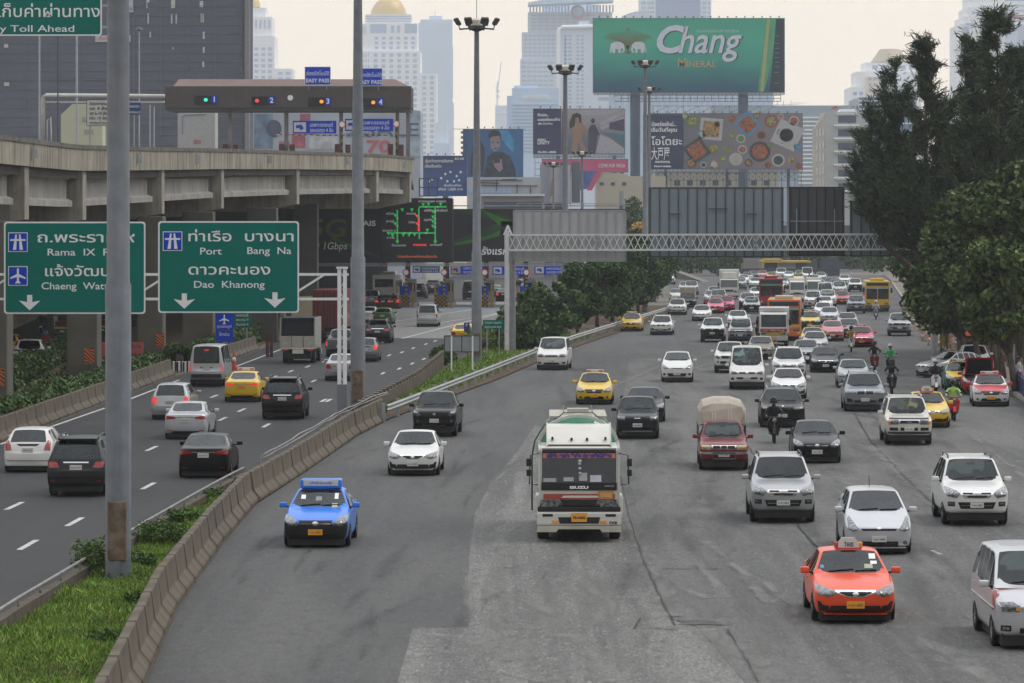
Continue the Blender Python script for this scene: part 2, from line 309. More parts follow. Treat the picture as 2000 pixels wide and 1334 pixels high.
for pts,w in([[(1030,870),(985,920),(945,980),(922,1050),(915,1120),(915,1215)],.13],[[(940,1150),(1010,1180),(1085,1200),(1105,1214),(1070,1232),(1010,1250)],.16],[[(960,1150),(1040,1180),(1075,1203),(1050,1222)],.12],
               [[(1090,1130),(1150,1170),(1172,1200),(1160,1222)],.22],[[(1120,1130),(1190,1175),(1205,1210),(1200,1224)],.18],[[(995,1250),(1040,1300),(1060,1334)],.25],[[(1030,1250),(1075,1300),(1090,1330)],.2],
               [[(915,1228),(806,1228)],.12],[[(1080,1228),(1250,1229)],.06],[[(960,1310),(1060,1334)],.1],[[(925,1135),(985,1165),(1050,1186),(1096,1208),(1060,1226),(985,1240),(920,1262)],.3],[[(860,1240),(940,1262),(1010,1290)],.5],[[(830,1270),(920,1280)],.4],[[(940,1010),(960,1060),(1000,1110)],.3],[[(1110,1240),(1160,1280),(1190,1334)],.4],[[(1270,1180),(1330,1150),(1380,1170)],.25],[[(1300,1230),(1400,1212),(1420,1222)],.35],[[(1210,985),(1240,1050),(1290,1140),(1320,1205)],.22],
               [[(1380,1230),(1440,1290),(1500,1334),(1560,1380)],.5],[[(1700,1180),(1780,1240),(1890,1310),(1960,1350)],.42],[[(1870,830),(1960,900),(2030,960)],.22],[[(1690,860),(1740,910),(1800,960),(1850,1000)],.35],
               [[(1190,760),(1290,715),(1400,690),(1440,672)],.35],[[(1210,830),(1300,740),(1390,710)],.18],[[(880,805),(950,804)],.12],[[(1340,1080),(1380,1120),(1420,1170)],.15],[[(1380,1060),(1450,1120),(1500,1180)],.18],[[(1480,1130),(1540,1180),(1560,1205)],.15],
               [[(1280,640),(1340,625),(1420,612)],.25],[[(1560,690),(1660,650),(1720,628)],.2]):
    kz+=1;gstrip(mb,pts,w*1.8,0.004+kz*.0012,0,0.03)
rim(kind(mb.build('road_scuffs',SCUFF,fixn=False),'structure'),.25);mb=MB()
for k in range(150):
    y=random.uniform(760,1330)if k%3 else random.uniform(1000,1330);x=random.uniform(930,1900);p=G(x,y);s_=random.uniform(-.02,.07);ln=random.uniform(3,14);w=random.uniform(.06,.4);z=.05*.1+.0008*(k%9)
    vs=[]
    for i in range(6):q=i/5;ww=w*math.sin(math.pi*(.08+.84*q));cx=p.x+s_*ln*(q+.4*q*q);cy=p.y+ln*q;vs+=[(cx-ww,cy,z),(cx,cy,z),(cx+ww,cy,z)]
    mb.add(vs,[(3*i+j,3*i+1+j,3*i+4+j,3*i+3+j)for i in range(5)for j in(0,1)])
rim(kind(mb.build('dusty_wear',soft('dusty_wear',(.19,.185,.175),.0,.5,2.0),fixn=False),'structure'))
mb=MB()
for k in range(70):
    if k<20:y=random.uniform(850,1330);x=random.uniform(430,900)if y>1000 else random.uniform(650,1000);s_=random.uniform(-.03,.16);ln=random.uniform(8,26);w=random.uniform(.08,.4)
    else:y=random.uniform(640,1250);x=random.uniform(1100,1950);s_=random.uniform(-.02,.1);ln=random.uniform(10,40);w=random.uniform(.4,1.1)
    p=G(x,y);vs=[];z=.0165+.0008*(k%9)
    for i in range(8):q=i/7;ww=w*math.sin(math.pi*(.06+.88*q));cx=p.x+s_*ln*q*q;cy=p.y+ln*q;vs+=[(cx-ww,cy,z),(cx,cy,z),(cx+ww,cy,z)]
    if any(interp(ML,v[1])+.6>v[0]for v in vs):continue
    mb.add(vs,[(3*i+j,3*i+1+j,3*i+4+j,3*i+3+j)for i in range(7)for j in(0,1)])
rim(kind(mb.build('tyre_stains',soft('tyre_stains',(.045,.045,.047),.0,.30,1.2),fixn=False),'structure'))
mb=MB()
for pts,w in([[(1212,930),(1228,1010),(1256,1095),(1300,1190),(1320,1222)],.035],[[(1455,865),(1500,925),(1560,1030),(1640,1120)],.05],[[(1665,800),(1700,862),(1760,925),(1830,990),(1880,1030)],.06],[[(1290,968),(1395,968)],.07],[[(1300,1031),(1380,1031)],.08],[[(1290,1112),(1410,1112)],.09],[[(1285,842),(1330,842)],.1],[[(1280,877),(1360,877)],.1],[[(1210,766),(1400,765)],.08],
               [[(1240,1229),(1250,1210),(1330,1208)],.03],[[(1250,1229),(1320,1226)],.05],[[(1420,1230),(1470,1310),(1480,1334)],.04],[[(1340,786),(1385,786)],.1]):
    gstrip(mb,pts,w,0.026,0,0.02)
kind(mb.build('road_cracks',CRACK,fixn=False),'structure')
# manhole grate in the road
mb=MB();p=G(1368,1217)
for i in range(14):mb.box(p.x-.42+i*.06,p.x-.385+i*.06,p.y-.35,p.y+.35,0.0,0.012)
mb.box(p.x-.5,p.x+.48,p.y-.4,p.y-.36,0,.014);mb.box(p.x-.5,p.x+.48,p.y+.36,p.y+.4,0,.014)
tag(mb.build('drain_grate',mat('cast_iron',(.05,.05,.05),.6)),'slotted iron drain grate in the pale patch of road ahead of the tanker truck','drain grate')
# painted lane markings
LINE=mat('road_line_paint',(0.50,0.49,0.46),0.8,var=0.25,scale=2,dirt=((1,1,1),3,.5,(0.12,0.12,0.12)))
FADED=mat('faded_line_paint',(0.17,0.165,0.155),0.85,var=0.3,scale=2)
mb=MB()
def dash(z0,z1,xa,xb,w,mi=0,z=0.003):mb.add([(xa-w/2,z0,z),(xa+w/2,z0,z),(xb+w/2,z1,z),(xb-w/2,z1,z)],[(0,1,2,3)],mi)
for px,py in((55,1064),(146,1019),(28,988),(290,949),(296,876),(520,831),(580,783),(642,782),(632,782),(472,801),(435,818),(418,774),(536,736),(568,725),(613,744),(601,716),(633,706),(748,729),(780,720),(805,710),(760,694),(785,688),(807,680),(828,701),(850,666),(832,672)):
    p=G(px,py);s=(interp(ER,p.y+4)-interp(ER,p.y-4))/8*.6;dash(p.y-1.6,p.y+1.6,p.x-s*1.6,p.x+s*1.6,.17)
for px0,py0,px1,py1 in((0,868,205,797),(250,781,350,742),(455,718,560,678)):a=G(px0,py0);b=G(px1,py1);dash(a.y,b.y,a.x,b.x,.16)
for px0,py0,px1,py1 in((785,661,1010,603),(800,640,1010,606),(770,628,950,600),(930,655,1010,640),(880,640,1010,622)):
    a=G(px0,py0);b=G(px1,py1);dash(a.y,b.y,a.x,b.x,.22,0,.004)
for px0,py0,px1,py1 in((1820,1075,1838,1083),(1640,1148,1648,1155)):a=G(px0,py0);b=G(px1,py1);dash(a.y,b.y,a.x,b.x,.12)
BLUE_L=mat('blue_line_paint',(0.10,0.17,0.36),.8,var=.2)
a=G(770,603);b=G(1090,601);mb.add([(a.x,a.y,.004),(b.x,a.y,.004),(b.x,a.y+3,.004),(a.x,a.y+3,.004)],[(0,1,2,3)],1)
kind(mb.build('road_markings',[LINE,BLUE_L],fixn=False),'structure')
# ------------------------------------------------------------------ the planted median on the left
sheet('median_soil',ER,ML,30,420,0.05,SOIL)
sheet('left_verge_soil',[(150,-24.5),(200,-26.3),(230,-27.7),(311,-31.3),(420,-38.3)],[(60,-21.5),(150,-20.7),(220,-19.9),(240,-18.7),(271,-18.1),(420,-18.5)],150,420,0.03,SOIL)
# precast concrete barrier blocks
def jersey_mesh(length):
    prof=[(-.36,0),(-.36,.10),(-.17,.34),(-.09,.90),(.09,.90),(.17,.34),(.36,.10),(.36,0)]
    mb=MB();h=length/2;n=len(prof)
    mb.add([(x,-h,z)for x,z in prof]+[(x,h,z)for x,z in prof],[tuple(range(n)),tuple(range(2*n-1,n-1,-1))]+[(i,(i+1)%n,n+(i+1)%n,n+i)for i in range(n)])
    o=mb.build('concrete_barrier_block',CONC_WARM,bevel=.02,seg=1);me=o.data;bpy.data.objects.remove(o);return me
JM=jersey_mesh(3.0)
def barrier_row(tab,off,z0,z1,label,group,me=JM,step=3.02):
    z=z0;i=0;P=lambda a:Vector((interp(tab,a)+off,a,0))
    while z<z1:
        d=P(z+.5)-P(z-.5);L=d.length;dz=step/L;c=P(z+dz/2);d=P(z+dz)-P(z)
        o=bpy.data.objects.new('concrete_barrier_block',me);COL.objects.link(o);o.location=(c.x,c.y,random.uniform(-.01,.01));o.rotation_euler=(0,0,math.atan2(-d.x,d.y)+random.uniform(-.006,.006))
        tag(o,label,'barrier block',group);z+=dz;i+=1
barrier_row(ML,-.40,62,168,'beige precast concrete barrier block in the curving row beside the grassy median and main road','concrete barrier blocks along the main road')
barrier_row(EL,-.45,140,221,'weathered precast concrete barrier block at the foot of the hedge beside the expressway','concrete barrier blocks along the expressway')
barrier_row(EL,-.45,239,268,'weathered precast concrete barrier block running beside the expressway behind the grey van','concrete barrier blocks behind the grey van')
# low wall with a pipe rail on the expressway side of the median
def wall_along(name,tab,off,z0,z1,h,w,m,parent=None,step=4):
    mb=MB();zs=[z0+(z1-z0)*i/max(1,int((z1-z0)/step))for i in range(max(1,int((z1-z0)/step))+1)];P=[Vector((interp(tab,a)+off,a,0))for a in zs]
    vs=[]
    for p in P:vs+=[(p.x-w/2,p.y,0),(p.x+w/2,p.y,0),(p.x+w/2,p.y,h),(p.x-w/2,p.y,h)]
    k=len(P);fs=[(0,1,2,3),(4*k-1,4*k-2,4*k-3,4*k-4)]
    for i in range(k-1):
        for j in range(4):fs.append((4*i+j,4*i+(j+1)%4,4*i+4+(j+1)%4,4*i+4+j))
    mb.add(vs,fs);return mb.build(name,m,parent,bevel=0)
lw=thing('median_wall','low brown concrete wall with a pipe rail between the expressway and the grass','wall',(-10.5,95,0))
wall_along('wall',ER,.18,50,128,.32,.22,CONC_WARM,lw)
mb=MB();zs=list(range(50,130,3));mb.tube([(interp(ER,a)+.18,a,.50)for a in zs],.04,8)
for a in zs:mb.tube([(interp(ER,a)+.18,a,.3),(interp(ER,a)+.18,a,.5)],.025,6)
mb.build('pipe_rail',mat('old_rail',(.22,.215,.20),.6,var=.3,scale=2),lw,smooth=True)
br=thing('pipe_railing','thin bent galvanised pipe railing running along the top of the curving concrete barrier','railing',(-8,130,.9))
mb=MB();zs=[126+2.6*i for i in range(20)]
for hh in(.90,1.01):mb.tube([(interp(ML,a)-.72+random.uniform(-.04,.04),a,hh+random.uniform(-.03,.03))for a in zs],.028,6)
mb.build('rail',mat('old_rail',(.22,.215,.20),.6,var=.3,scale=2),br,smooth=True)
mb=MB()
for a in zs[::2]:mb.tube([(interp(ML,a)-.72,a,.05),(interp(ML,a)-.72,a,1.02)],.025,6)
mb.build('rail_posts',STEEL,br)
# old wall with a notched top, where the median opens
ow=thing('notched_wall','short brown concrete wall with a notched top behind the second lamp mast','wall',(-5.9,200,0))
tabw=[(166,-6.6),(200,-5.0),(233,-4.25)]
wall_along('wall',tabw,0,166,233,.85,.25,CONC_WARM,ow)
mb=MB();a=166.5
while a<233:x=interp(tabw,a);mb.box(x-.13,x+.13,a,a+1.1,.852,1.0);a+=2.0
mb.build('coping',CONC_WARM,ow)
# w-beam guard rail
GRT=[(167,-5.7),(171,-5.3),(216,-1.25),(247,1.45),(277,4.3),(318,8.7),(375,15.0),(420,17.4)]
gr=thing('guard_rail','galvanised steel guard rail on short posts curving along the main road edge under the trees','guard rail',(1.4,247,0))
mb=MB();zs=[168+2.5*i for i in range(100)];prof=[(0,.46),(.06,.52),(0,.58),(0,.63),(.06,.69),(0,.76),(-.02,.76),(.04,.69),(-.02,.63),(-.02,.58),(.04,.52),(-.02,.46)]
n_=len(prof);vs=[(interp(GRT,a)+x+.12,a,z)for a in zs for x,z in prof]
mb.add(vs,[(i*n_+j,i*n_+(j+1)%n_,(i+1)*n_+(j+1)%n_,(i+1)*n_+j)for i in range(len(zs)-1)for j in range(n_)])
mb.build('rail',mat('rail_zinc',(.33,.335,.34),.45,metal=.3,var=.15,scale=1),gr)
for a in zs[::2]:
    mb=MB();x=interp(GRT,a);mb.box(x-.09,x+.06,a-.07,a+.07,0,.82);mb.build('post',STEEL,gr)
# grass, weeds and bushes of the median
def scatter_median(n,z0,z1,lo=.35,hi=.75):
    z=RNG.uniform(z0,z1,n);t=RNG.uniform(0,1,n);L=np.interp(z,*zip(*ER))+lo;Rr=np.interp(z,*zip(*ML))-hi
    return L+(Rr-L)*t,z
x,z=scatter_median(70000,62,125);ht=RNG.uniform(.01,.12,len(x))*(0.5+np.clip(np.sin(x*2.1+z*.7)+np.sin(z*1.3),0,2))
d=RNG.normal(size=(len(x),3))*.55;d[:,2]=1
grs=leaves('grass',np.stack([x,z,.06+ht],1),.09,LF_GRASS,aspect=.12,dirs=d,spread=.2);kind(grs,'stuff');tag(grs,'bright green rough grass covering the median between the low wall and the concrete barrier','grass')
x,z=scatter_median(26000,168,300,.5,.9);d=RNG.normal(size=(len(x),3))*.6;d[:,2]=1
g2=leaves('grass',np.stack([x,z,.05+RNG.uniform(.03,.2,len(x))],1),.14,LF_GRASS,aspect=.2,dirs=d,spread=.2);kind(g2,'stuff');tag(g2,'green grass on the widening median behind the guard rail','grass')
def bush(label,c,r,h,n,size,mats=LF_MID,name='bush',cat='bush',group=None):
    t=thing(name,label,cat,c,group)
    mb=MB()
    for i in range(5):
        a=i*1.257;mb.tube([(c[0],c[1],c[2]),(c[0]+.5*r*math.cos(a),c[1]+.5*r*math.sin(a),c[2]+h*.7)],[.02+r*.01,.008],5)
    mb.build('stem',BARK,t)
    q=RNG.normal(size=(n,3));q/=np.linalg.norm(q,axis=1)[:,None];q*=RNG.uniform(.35,1,(n,1))**.6*(1+.25*np.sin(q[:,:1]*7+q[:,1:2]*5))
    P=np.stack([c[0]+q[:,0]*r,c[1]+q[:,1]*r,c[2]+h*.55+q[:,2]*h*.5],1);P[:,2]=np.maximum(P[:,2],c[2]+.02)
    leaves('foliage',P,size,mats,t,aspect=.45);return t
WEED=[LF_MID[1],LF_MID[2],LF_GRASS[0]]
for px,py,r,h,lb in((190,1128,.75,1.0,'leggy green weed bush at the left foot of the nearest lamp mast'),(268,1118,.5,.5,'low dark weed clump just right of the nearest lamp mast base'),(315,1070,.85,.75,'dense dark green bush on the median behind the nearest lamp mast'),(362,1030,.7,.55,'lighter weed clump on the median beyond the dense bush'),(430,985,.6,.5,'small weed clump where the median narrows beside the pipe rail'),(268,1185,.35,.3,'small dark tuft of weeds by the barrier in the near grass'),(205,1260,.4,.3,'lowest dark tuft of weeds against the near end of the barrier'),(470,962,.3,.5,'weed hanging over the barrier top where the grass ends'),(865,715,.9,1.3,'dark leafy shrub at the far end of the notched wall')):
    p=G(px,py);bush(lb,(p.x,p.y,.05),r*.85,h*.85,int(2200*r),.06 if py>800 else .12,WEED,group='weeds and bushes on the median')
# clipped hedges beside the expressway
def hedge(label,pts,w,h,n,name='hedge',size=.13,mats=LF_MID):
    P=[Vector((a[0],a[1],0))for a in pts];t=thing(name,label,'hedge',(P[0].x,P[0].y,0),'clipped hedges under the viaduct')
    mb=MB();mb.tube([p+Vector((0,0,h*.4))for p in P],w*.2,8);mb.build('branches',BARK,t)
    seg=[(b-a).length for a,b in zip(P,P[1:])];tot=sum(seg);out=[]
    for a,b,s_ in zip(P,P[1:],seg):
        k=int(n*s_/tot);u=RNG.uniform(0,1,k);side=RNG.integers(0,3,k);d=(b-a).normalized();nx,ny=-d.y,d.x
        off=np.where(side==0,-w/2,np.where(side==1,w/2,RNG.uniform(-w/2,w/2,k)))+RNG.normal(size=k)*.05;zz=np.where(side==2,h,RNG.uniform(0,h,k))+RNG.normal(size=k)*.06
        out.append(np.stack([a.x+(b.x-a.x)*u+nx*off,a.y+(b.y-a.y)*u+ny*off,np.abs(zz)],1))
    leaves('foliage',np.concatenate(out),size,mats,t,aspect=.6);return t
hedge('long clipped dark hedge behind the concrete barrier beside the expressway',[(-21.6,130),(-21.6,150),(-21.0,190),(-20.6,222)],1.2,1.15,15000)
hedge('clipped hedge on the far side of the planted strip beside the white pickup',[(-27,190),(-27.0,205),(-28.6,235),(-30.5,270)],1.5,1.1,9000)
hedge('hedge behind the barrier and the white truck on the expressway',[(-19.4,240),(-19.2,275),(-19.5,300)],1.3,1.3,6000)
hedge('dark hedge between the viaduct columns behind the grey van',[(-22,245),(-20.6,238)],1.4,1.0,6500)
x,z=RNG.uniform(-26,-21.8,9000),RNG.uniform(180,235,9000);g3=leaves('ground_cover',np.stack([x,z,RNG.uniform(.05,.4,9000)*(1+np.sin(x*1.5)*np.sin(z*.5))],1),.16,LF_OLIVE,aspect=.4);kind(g3,'stuff');tag(g3,'patchy weeds and low plants around the viaduct columns','ground cover')
hedge('bright clipped hedge beside the toll apron behind the green sign',[(-2.4,262),(-0.9,275)],1.6,1.5,3500,mats=LF_GRASS)
# ------------------------------------------------------------------ elevated toll road
VX=[(120,-31.0),(160,-27.6),(190,-25.3),(210,-23.8),(238,-21.9),(265,-20.1),(300,-16.8),(335,-11.6),(352,-9.0)]
VT=[(120,13.2),(190,13.1),(210,13.04),(238,13.5),(265,13.98),(300,14.5),(335,14.95),(352,15.0)]
def vh(z):return interp(VT,z)
via=thing('elevated_road','long weathered concrete elevated road curving over the expressway on square columns','viaduct',(-23.8,210,0))
zs=[120+4*i for i in range(59)]
def vedge(z,back,h):
    d=Vector((interp(VX,z+2)-interp(VX,z-2),4,0)).normalized();return Vector((interp(VX,z)-d.y*back,z+d.x*back,h))
def vsweep(prof,za,zb,step=4.0):
    k=max(1,int((zb-za)/step));mb=MB();n=len(prof);vs=[]
    for i in range(k+1):
        z=za+(zb-za)*i/k
        for b,dz in prof:vs.append(vedge(z,b,vh(z)+dz))
    fs=[tuple(range(n)),tuple(k*n+n-1-j for j in range(n))]
    for i in range(k):
        for j in range(n):fs.append((i*n+j,i*n+(j+1)%n,(i+1)*n+(j+1)%n,(i+1)*n+j))
    mb.add(vs,fs);return mb
z=120
PARA=mat('parapet_concrete',(0.34,0.315,0.26),0.9,var=0.16,scale=.6,spec=.2,streak=((2.2,2.2,.16),1.2,.85,(0.085,0.078,0.066)))
CAPD=mat('parapet_cap',(0.15,0.142,0.125),.9,var=.25,scale=1.0,dirt=((1,1,.3),1.5,.7,(.06,.056,.05)))
vsweep([(-.02,-1.42),(-.02,-.24),(.02,-.24),(.34,-.24),(.34,-1.42)],120,352).build('parapet',PARA,via)
vsweep([(-.08,-.238),(-.08,0),(.36,0),(.36,-.238)],120,352).build('parapet_coping',CAPD,via)
# joints and lamp panels fixed on the parapet
for px in(57,263,378,518,672,796):
    z=interp([(0,190),(150,210),(310,238),(430,265),(580,300),(742,335),(820,352)],px)
    a=vedge(z,-.06,vh(z)-.38);mb=MB();mb.box(a.x-.32,a.x,a.y-.12,a.y-.02,a.z-.75,a.z+.05);mb.box(a.x+.003,a.x+.3,a.y-.14,a.y-.02,a.z-.62,a.z-.05);mb.build('parapet_panel',mat('panel_grey',(.42,.44,.43),.7,var=.12),via)
zp=[197,213,240.5,266.5,301,335,351]
GIRD=mat('girder_concrete',(0.36,0.35,0.325),.9,var=.14,scale=.5,spec=.2,streak=((1.1,1.1,.10),.8,.5,(0.16,0.155,0.14)))
for za,zb in zip([150]+zp[:-1],zp):
    vsweep([(.55,-1.44),(.55,-1.75),(.95,-1.95),(.95,-2.95),(.62,-3.08),(.62,-3.40),(1.6,-3.40),(1.6,-1.44)],za+1.0,zb-1.0).build('girder',GIRD,via)
for z in zp:
    d=Vector((interp(VX,z+2)-interp(VX,z-2),4,0)).normalized();nrm=Vector((-d.y,d.x,0));a=vedge(z,.12,0);h=vh(z);mb=MB()
    L=15
    def pt(b,al,zz):q=a+nrm*b+d*al;return(q.x,q.y,zz)
    mb.add([pt(0,-.55,h-4.15),pt(0,.55,h-4.15),pt(0,.55,h-1.45),pt(0,-.55,h-1.45),pt(3.2,-.55,h-4.75),pt(3.2,.55,h-4.75),pt(3.2,.55,h-1.45),pt(3.2,-.55,h-1.45),pt(L,-.55,h-4.75),pt(L,.55,h-4.75),pt(L,.55,h-1.45),pt(L,-.55,h-1.45)],
           [(0,1,2,3),(0,4,5,1),(1,5,6,2),(2,6,7,3),(3,7,4,0),(4,8,9,5),(5,9,10,6),(6,10,11,7),(7,11,8,4),(8,11,10,9)])
    mb.build('pier_cap',CONC,via)
# wide deck of the toll plaza: slab and the dark row of beams beneath it
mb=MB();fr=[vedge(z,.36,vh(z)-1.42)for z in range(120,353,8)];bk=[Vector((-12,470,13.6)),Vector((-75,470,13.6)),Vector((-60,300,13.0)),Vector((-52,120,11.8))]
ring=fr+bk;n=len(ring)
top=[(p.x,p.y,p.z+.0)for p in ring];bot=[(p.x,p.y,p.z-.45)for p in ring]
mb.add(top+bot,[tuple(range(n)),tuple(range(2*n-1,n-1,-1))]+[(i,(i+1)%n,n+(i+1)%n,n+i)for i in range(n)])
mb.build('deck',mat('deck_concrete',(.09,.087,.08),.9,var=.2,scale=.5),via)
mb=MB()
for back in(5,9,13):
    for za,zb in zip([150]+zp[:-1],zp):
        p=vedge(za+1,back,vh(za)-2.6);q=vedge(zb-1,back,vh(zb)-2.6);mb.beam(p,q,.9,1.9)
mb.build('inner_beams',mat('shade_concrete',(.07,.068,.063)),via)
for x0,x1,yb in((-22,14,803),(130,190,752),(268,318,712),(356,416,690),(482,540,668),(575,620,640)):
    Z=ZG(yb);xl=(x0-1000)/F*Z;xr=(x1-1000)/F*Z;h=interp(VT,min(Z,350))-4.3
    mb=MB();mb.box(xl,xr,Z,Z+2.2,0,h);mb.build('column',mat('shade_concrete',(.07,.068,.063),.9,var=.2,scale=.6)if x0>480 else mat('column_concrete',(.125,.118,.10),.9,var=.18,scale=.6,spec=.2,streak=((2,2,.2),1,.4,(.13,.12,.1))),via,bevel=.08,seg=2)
# black and orange hazard boards on the columns
HZ_O=mat('hazard_orange',(.62,.17,.03),.6,var=.1)
for x0,x1,y0,y1,yb,lb in((165,184,680,710,753,'black and orange striped hazard board on the column left of the nearest lamp mast'),(305,321,652,678,713,'black and orange striped hazard board on the column under the Port sign'),(-8,8,720,754,804,'black and orange striped hazard board on the column at the left edge')):
    Z=ZG(yb)-.4;t=thing('hazard_board',lb,'hazard board',(W(x0,yb,Z).x+.3,Z,0),'hazard boards on the viaduct columns')
    mb=MB();mb.rect(x0,x1,y0,y1,Z,.03);mb.build('board',BLACK,t)
    mb=MB();w=x1-x0;hh=y1-y0
    for k in range(-3,5):
        ys=y0+k*hh/4.2;mb_p=[(x0,ys),(x1,ys+w*.9),(x1,ys+w*.9+hh/8),(x0,ys+hh/8)]
        cl=[(x,min(max(y,y0),y1))for x,y in mb_p]
        if abs(cl[0][1]-cl[3][1])+abs(cl[1][1]-cl[2][1])>1:mb.flat(cl,Z-.031,.012)
    mb.build('stripes',HZ_O,t)
    mb=MB();mb.rect((x0+x1)/2-1,(x0+x1)/2+1,y1,yb+12,Z+.03,.04);mb.build('post',STEEL_D,t)
# ------------------------------------------------------------------ high lamp masts
MAST=mat('mast_zinc',(0.165,0.185,0.21),0.6,metal=0.1,var=0.16,scale=2.2,streak=((6,6,.25),1.5,.35,(.115,.12,.125)),dirt=((1,1,.12),2.2,.35,(.15,.115,.075)))
BELT=[(-100,0)]
def mast(label,px,yb,wb,wt,ytop,head=True,Z=None,door=True):
    Z=Z or ZG(yb);X=(px-1000)/F*Z;s=F/Z;top=HC+(YH-ytop)/s if ytop is not None else 21.6
    t=thing('lamp_mast',label,'lamp mast',(X,Z,0),'tall lamp masts along the median')
    rb=wb/s/2;rt=wt/s/2;mb=MB();k=12;hs=[0,top*.33,top*.333,top*.66,top*.663,top]
    rr=[rb,rb*.92+rt*.08+.012,lerp(rb,rt,.33),lerp(rb,rt,.66)+.012,lerp(rb,rt,.66),rt]
    mb.lathe([(r_,h)for r_,h in zip(rr,hs)],k,o=(X,Z,0));mb.build('pole',MAST,t,smooth=True)
    mb=MB();mb.lathe([(rb*1.5,.05),(rb*1.5,.12),(rb*1.02,.125)],k,o=(X,Z,0))
    for i in range(8):a=i*math.pi/4+.3;mb.tube([(X+rb*1.3*math.cos(a),Z+rb*1.3*math.sin(a),.05),(X+rb*1.3*math.cos(a),Z+rb*1.3*math.sin(a),.25)],.03,6)
    mb.build('base_flange',STEEL_D,t)
    if door:
        mb=MB();mb.box(X-rb*.72,X+rb*.72,Z-rb*1.08,Z-rb*.4,.55,1.95);mb.build('access_door',RUST,t,bevel=.02)
    if head:
        mb=MB();mb.lathe([(rt,top-.5),(.55,top-.35),(.55,top-.15),(rt,top-.1)],12,o=(X,Z,0));mb.tube([(X,Z,top),(X,Z,top+2.6)],.02,5)
        for i in range(8):
            a=i*math.pi/4+.39;c,q=math.cos(a),math.sin(a);mb.tube([(X+.4*c,Z+.4*q,top-.3),(X+1.15*c,Z+1.15*q,top-.35),(X+1.25*c,Z+1.25*q,top+.1)],.04,5)
        mb.build('lamp_ring',STEEL_D,t)
        mb=MB();mb.lathe([(.36,top-.12),(.36,top+.2),(.2,top+.32),(.01,top+.34)],12,o=(X,Z,0));mb.build('cap',mat('mast_cap',(.6,.55,.46),.6),t)
        for i in range(8):
            a=i*math.pi/4+.39;c,q=math.cos(a),math.sin(a);p=Vector((X+1.3*c,Z+1.3*q,top+.12));out=Vector((c,q,0));tn=Vector((-q,c,0));up=(Vector((0,0,1))*.8+out*.55).normalized();nn=out.cross(up)
            mb=MB();nrm=up.cross(tn).normalized();A=[]
            for dn in(-.09,.09):
                for sa,sb in((-1,-1),(1,-1),(1,1),(-1,1)):A.append(p+tn*.24*sa+up*.22*sb+nrm*dn)
            mb.add(A,[(0,3,2,1),(4,5,6,7),(0,1,5,4),(1,2,6,5),(2,3,7,6),(3,0,4,7)]);mb.build('floodlight',STEEL_D,t,bevel=.03,seg=1)
    return t
m1=mast('nearest thick galvanised lamp mast with a rusty access door rising out of the median grass',231,1137,50,36,None)
mast('second lamp mast with rust streaks standing behind the sign gantry post',699,806,29,15,None)
mast('third lamp mast, its ring of eight floodlights in front of the pale sky',931,712,20,9,46)
mast('fourth lamp mast with floodlights rising out of the median trees',1104,652,14,8,135)
mast('fifth lamp mast with floodlights in front of the big green billboard',1260,612,12,6,124,Z=385)
mast('sixth, more distant lamp mast just right of the fifth under the green billboard',1268,590,9,5,175,Z=470,door=False)
mast('seventh, far lamp mast in front of the pink banner',1137,575,7,4,300,Z=520,door=False)
mast('eighth, far lamp mast beside the white poster',1081,570,6,3,321,Z=540,door=False)
# rust streak plates on the second mast
# ------------------------------------------------------------------ direction sign gantry on the left
Z=165.6
def sign_post(t,px0,px1,y0,y1,Zs,lattice=True,m=WHITE_STEEL):
    a=W(px0,y1,Zs);b=W(px1,y0,Zs);mb=MB();w=(b.x-a.x)*.40
    mb.box(a.x,a.x+w,Zs,Zs+.2,0,b.z);mb.box(b.x-w,b.x,Zs,Zs+.2,0,b.z)
    h=0.4;k=0
    while h<b.z-.5:mb.beam((a.x+w*.5,Zs+.1,h),(b.x-w*.5,Zs+.1,h+.45),.04);mb.beam((b.x-w*.5,Zs+.1,h+.45),(a.x+w*.5,Zs+.1,h+.9),.04);h+=.9
    mb.box(a.x-.05,b.x+.05,Zs-.05,Zs+.25,b.z-.02,b.z+.06);return mb.build('post',m,t)
gan=thing('sign_gantry','white steel cantilever gantry holding the two big green direction signs over the expressway','sign gantry',(-7.3,Z,0))
sign_post(gan,659,677,524,834,Z)
mb=MB();mb.box(W(655,834,Z).x,W(681,834,Z).x,Z-.1,Z+.35,.0,.6);mb.box(W(659,760,Z).x-.01,W(677,760,Z).x+.01,Z-.01,Z+.21,.6,1.75);mb.build('post_base',mat('base_grey',(.16,.17,.185),.6,var=.1),gan)
mb=MB()
for y in(536,584):
    for dz in(0.3,1.1):
        mb.beam(W(-60,y,Z+dz),W(681 if dz<1 else 668,y,Z+dz),.11)
xs=[-50+76*i for i in range(10)]
for i,x in enumerate(xs[:-1]):
    a,b=(536,584)if i%2 else(584,536);mb.beam(W(x,a,Z+.3),W(xs[i+1],b,Z+.3),.09);mb.beam(W(x,536,Z+.3),W(x,584,Z+.3),.07)
mb.build('arm_truss',WHITE_STEEL,gan)
def rrect(x0,x1,y0,y1,r,n=4):
    p=[]
    for cx,cy,a in((x1-r,y0+r,-90),(x1-r,y1-r,0),(x0+r,y1-r,90),(x0+r,y0+r,180)):
        p+=[(cx+r*math.cos(R(a+90*i/n)),cy+r*math.sin(R(a+90*i/n)))for i in range(n+1)]
    return p
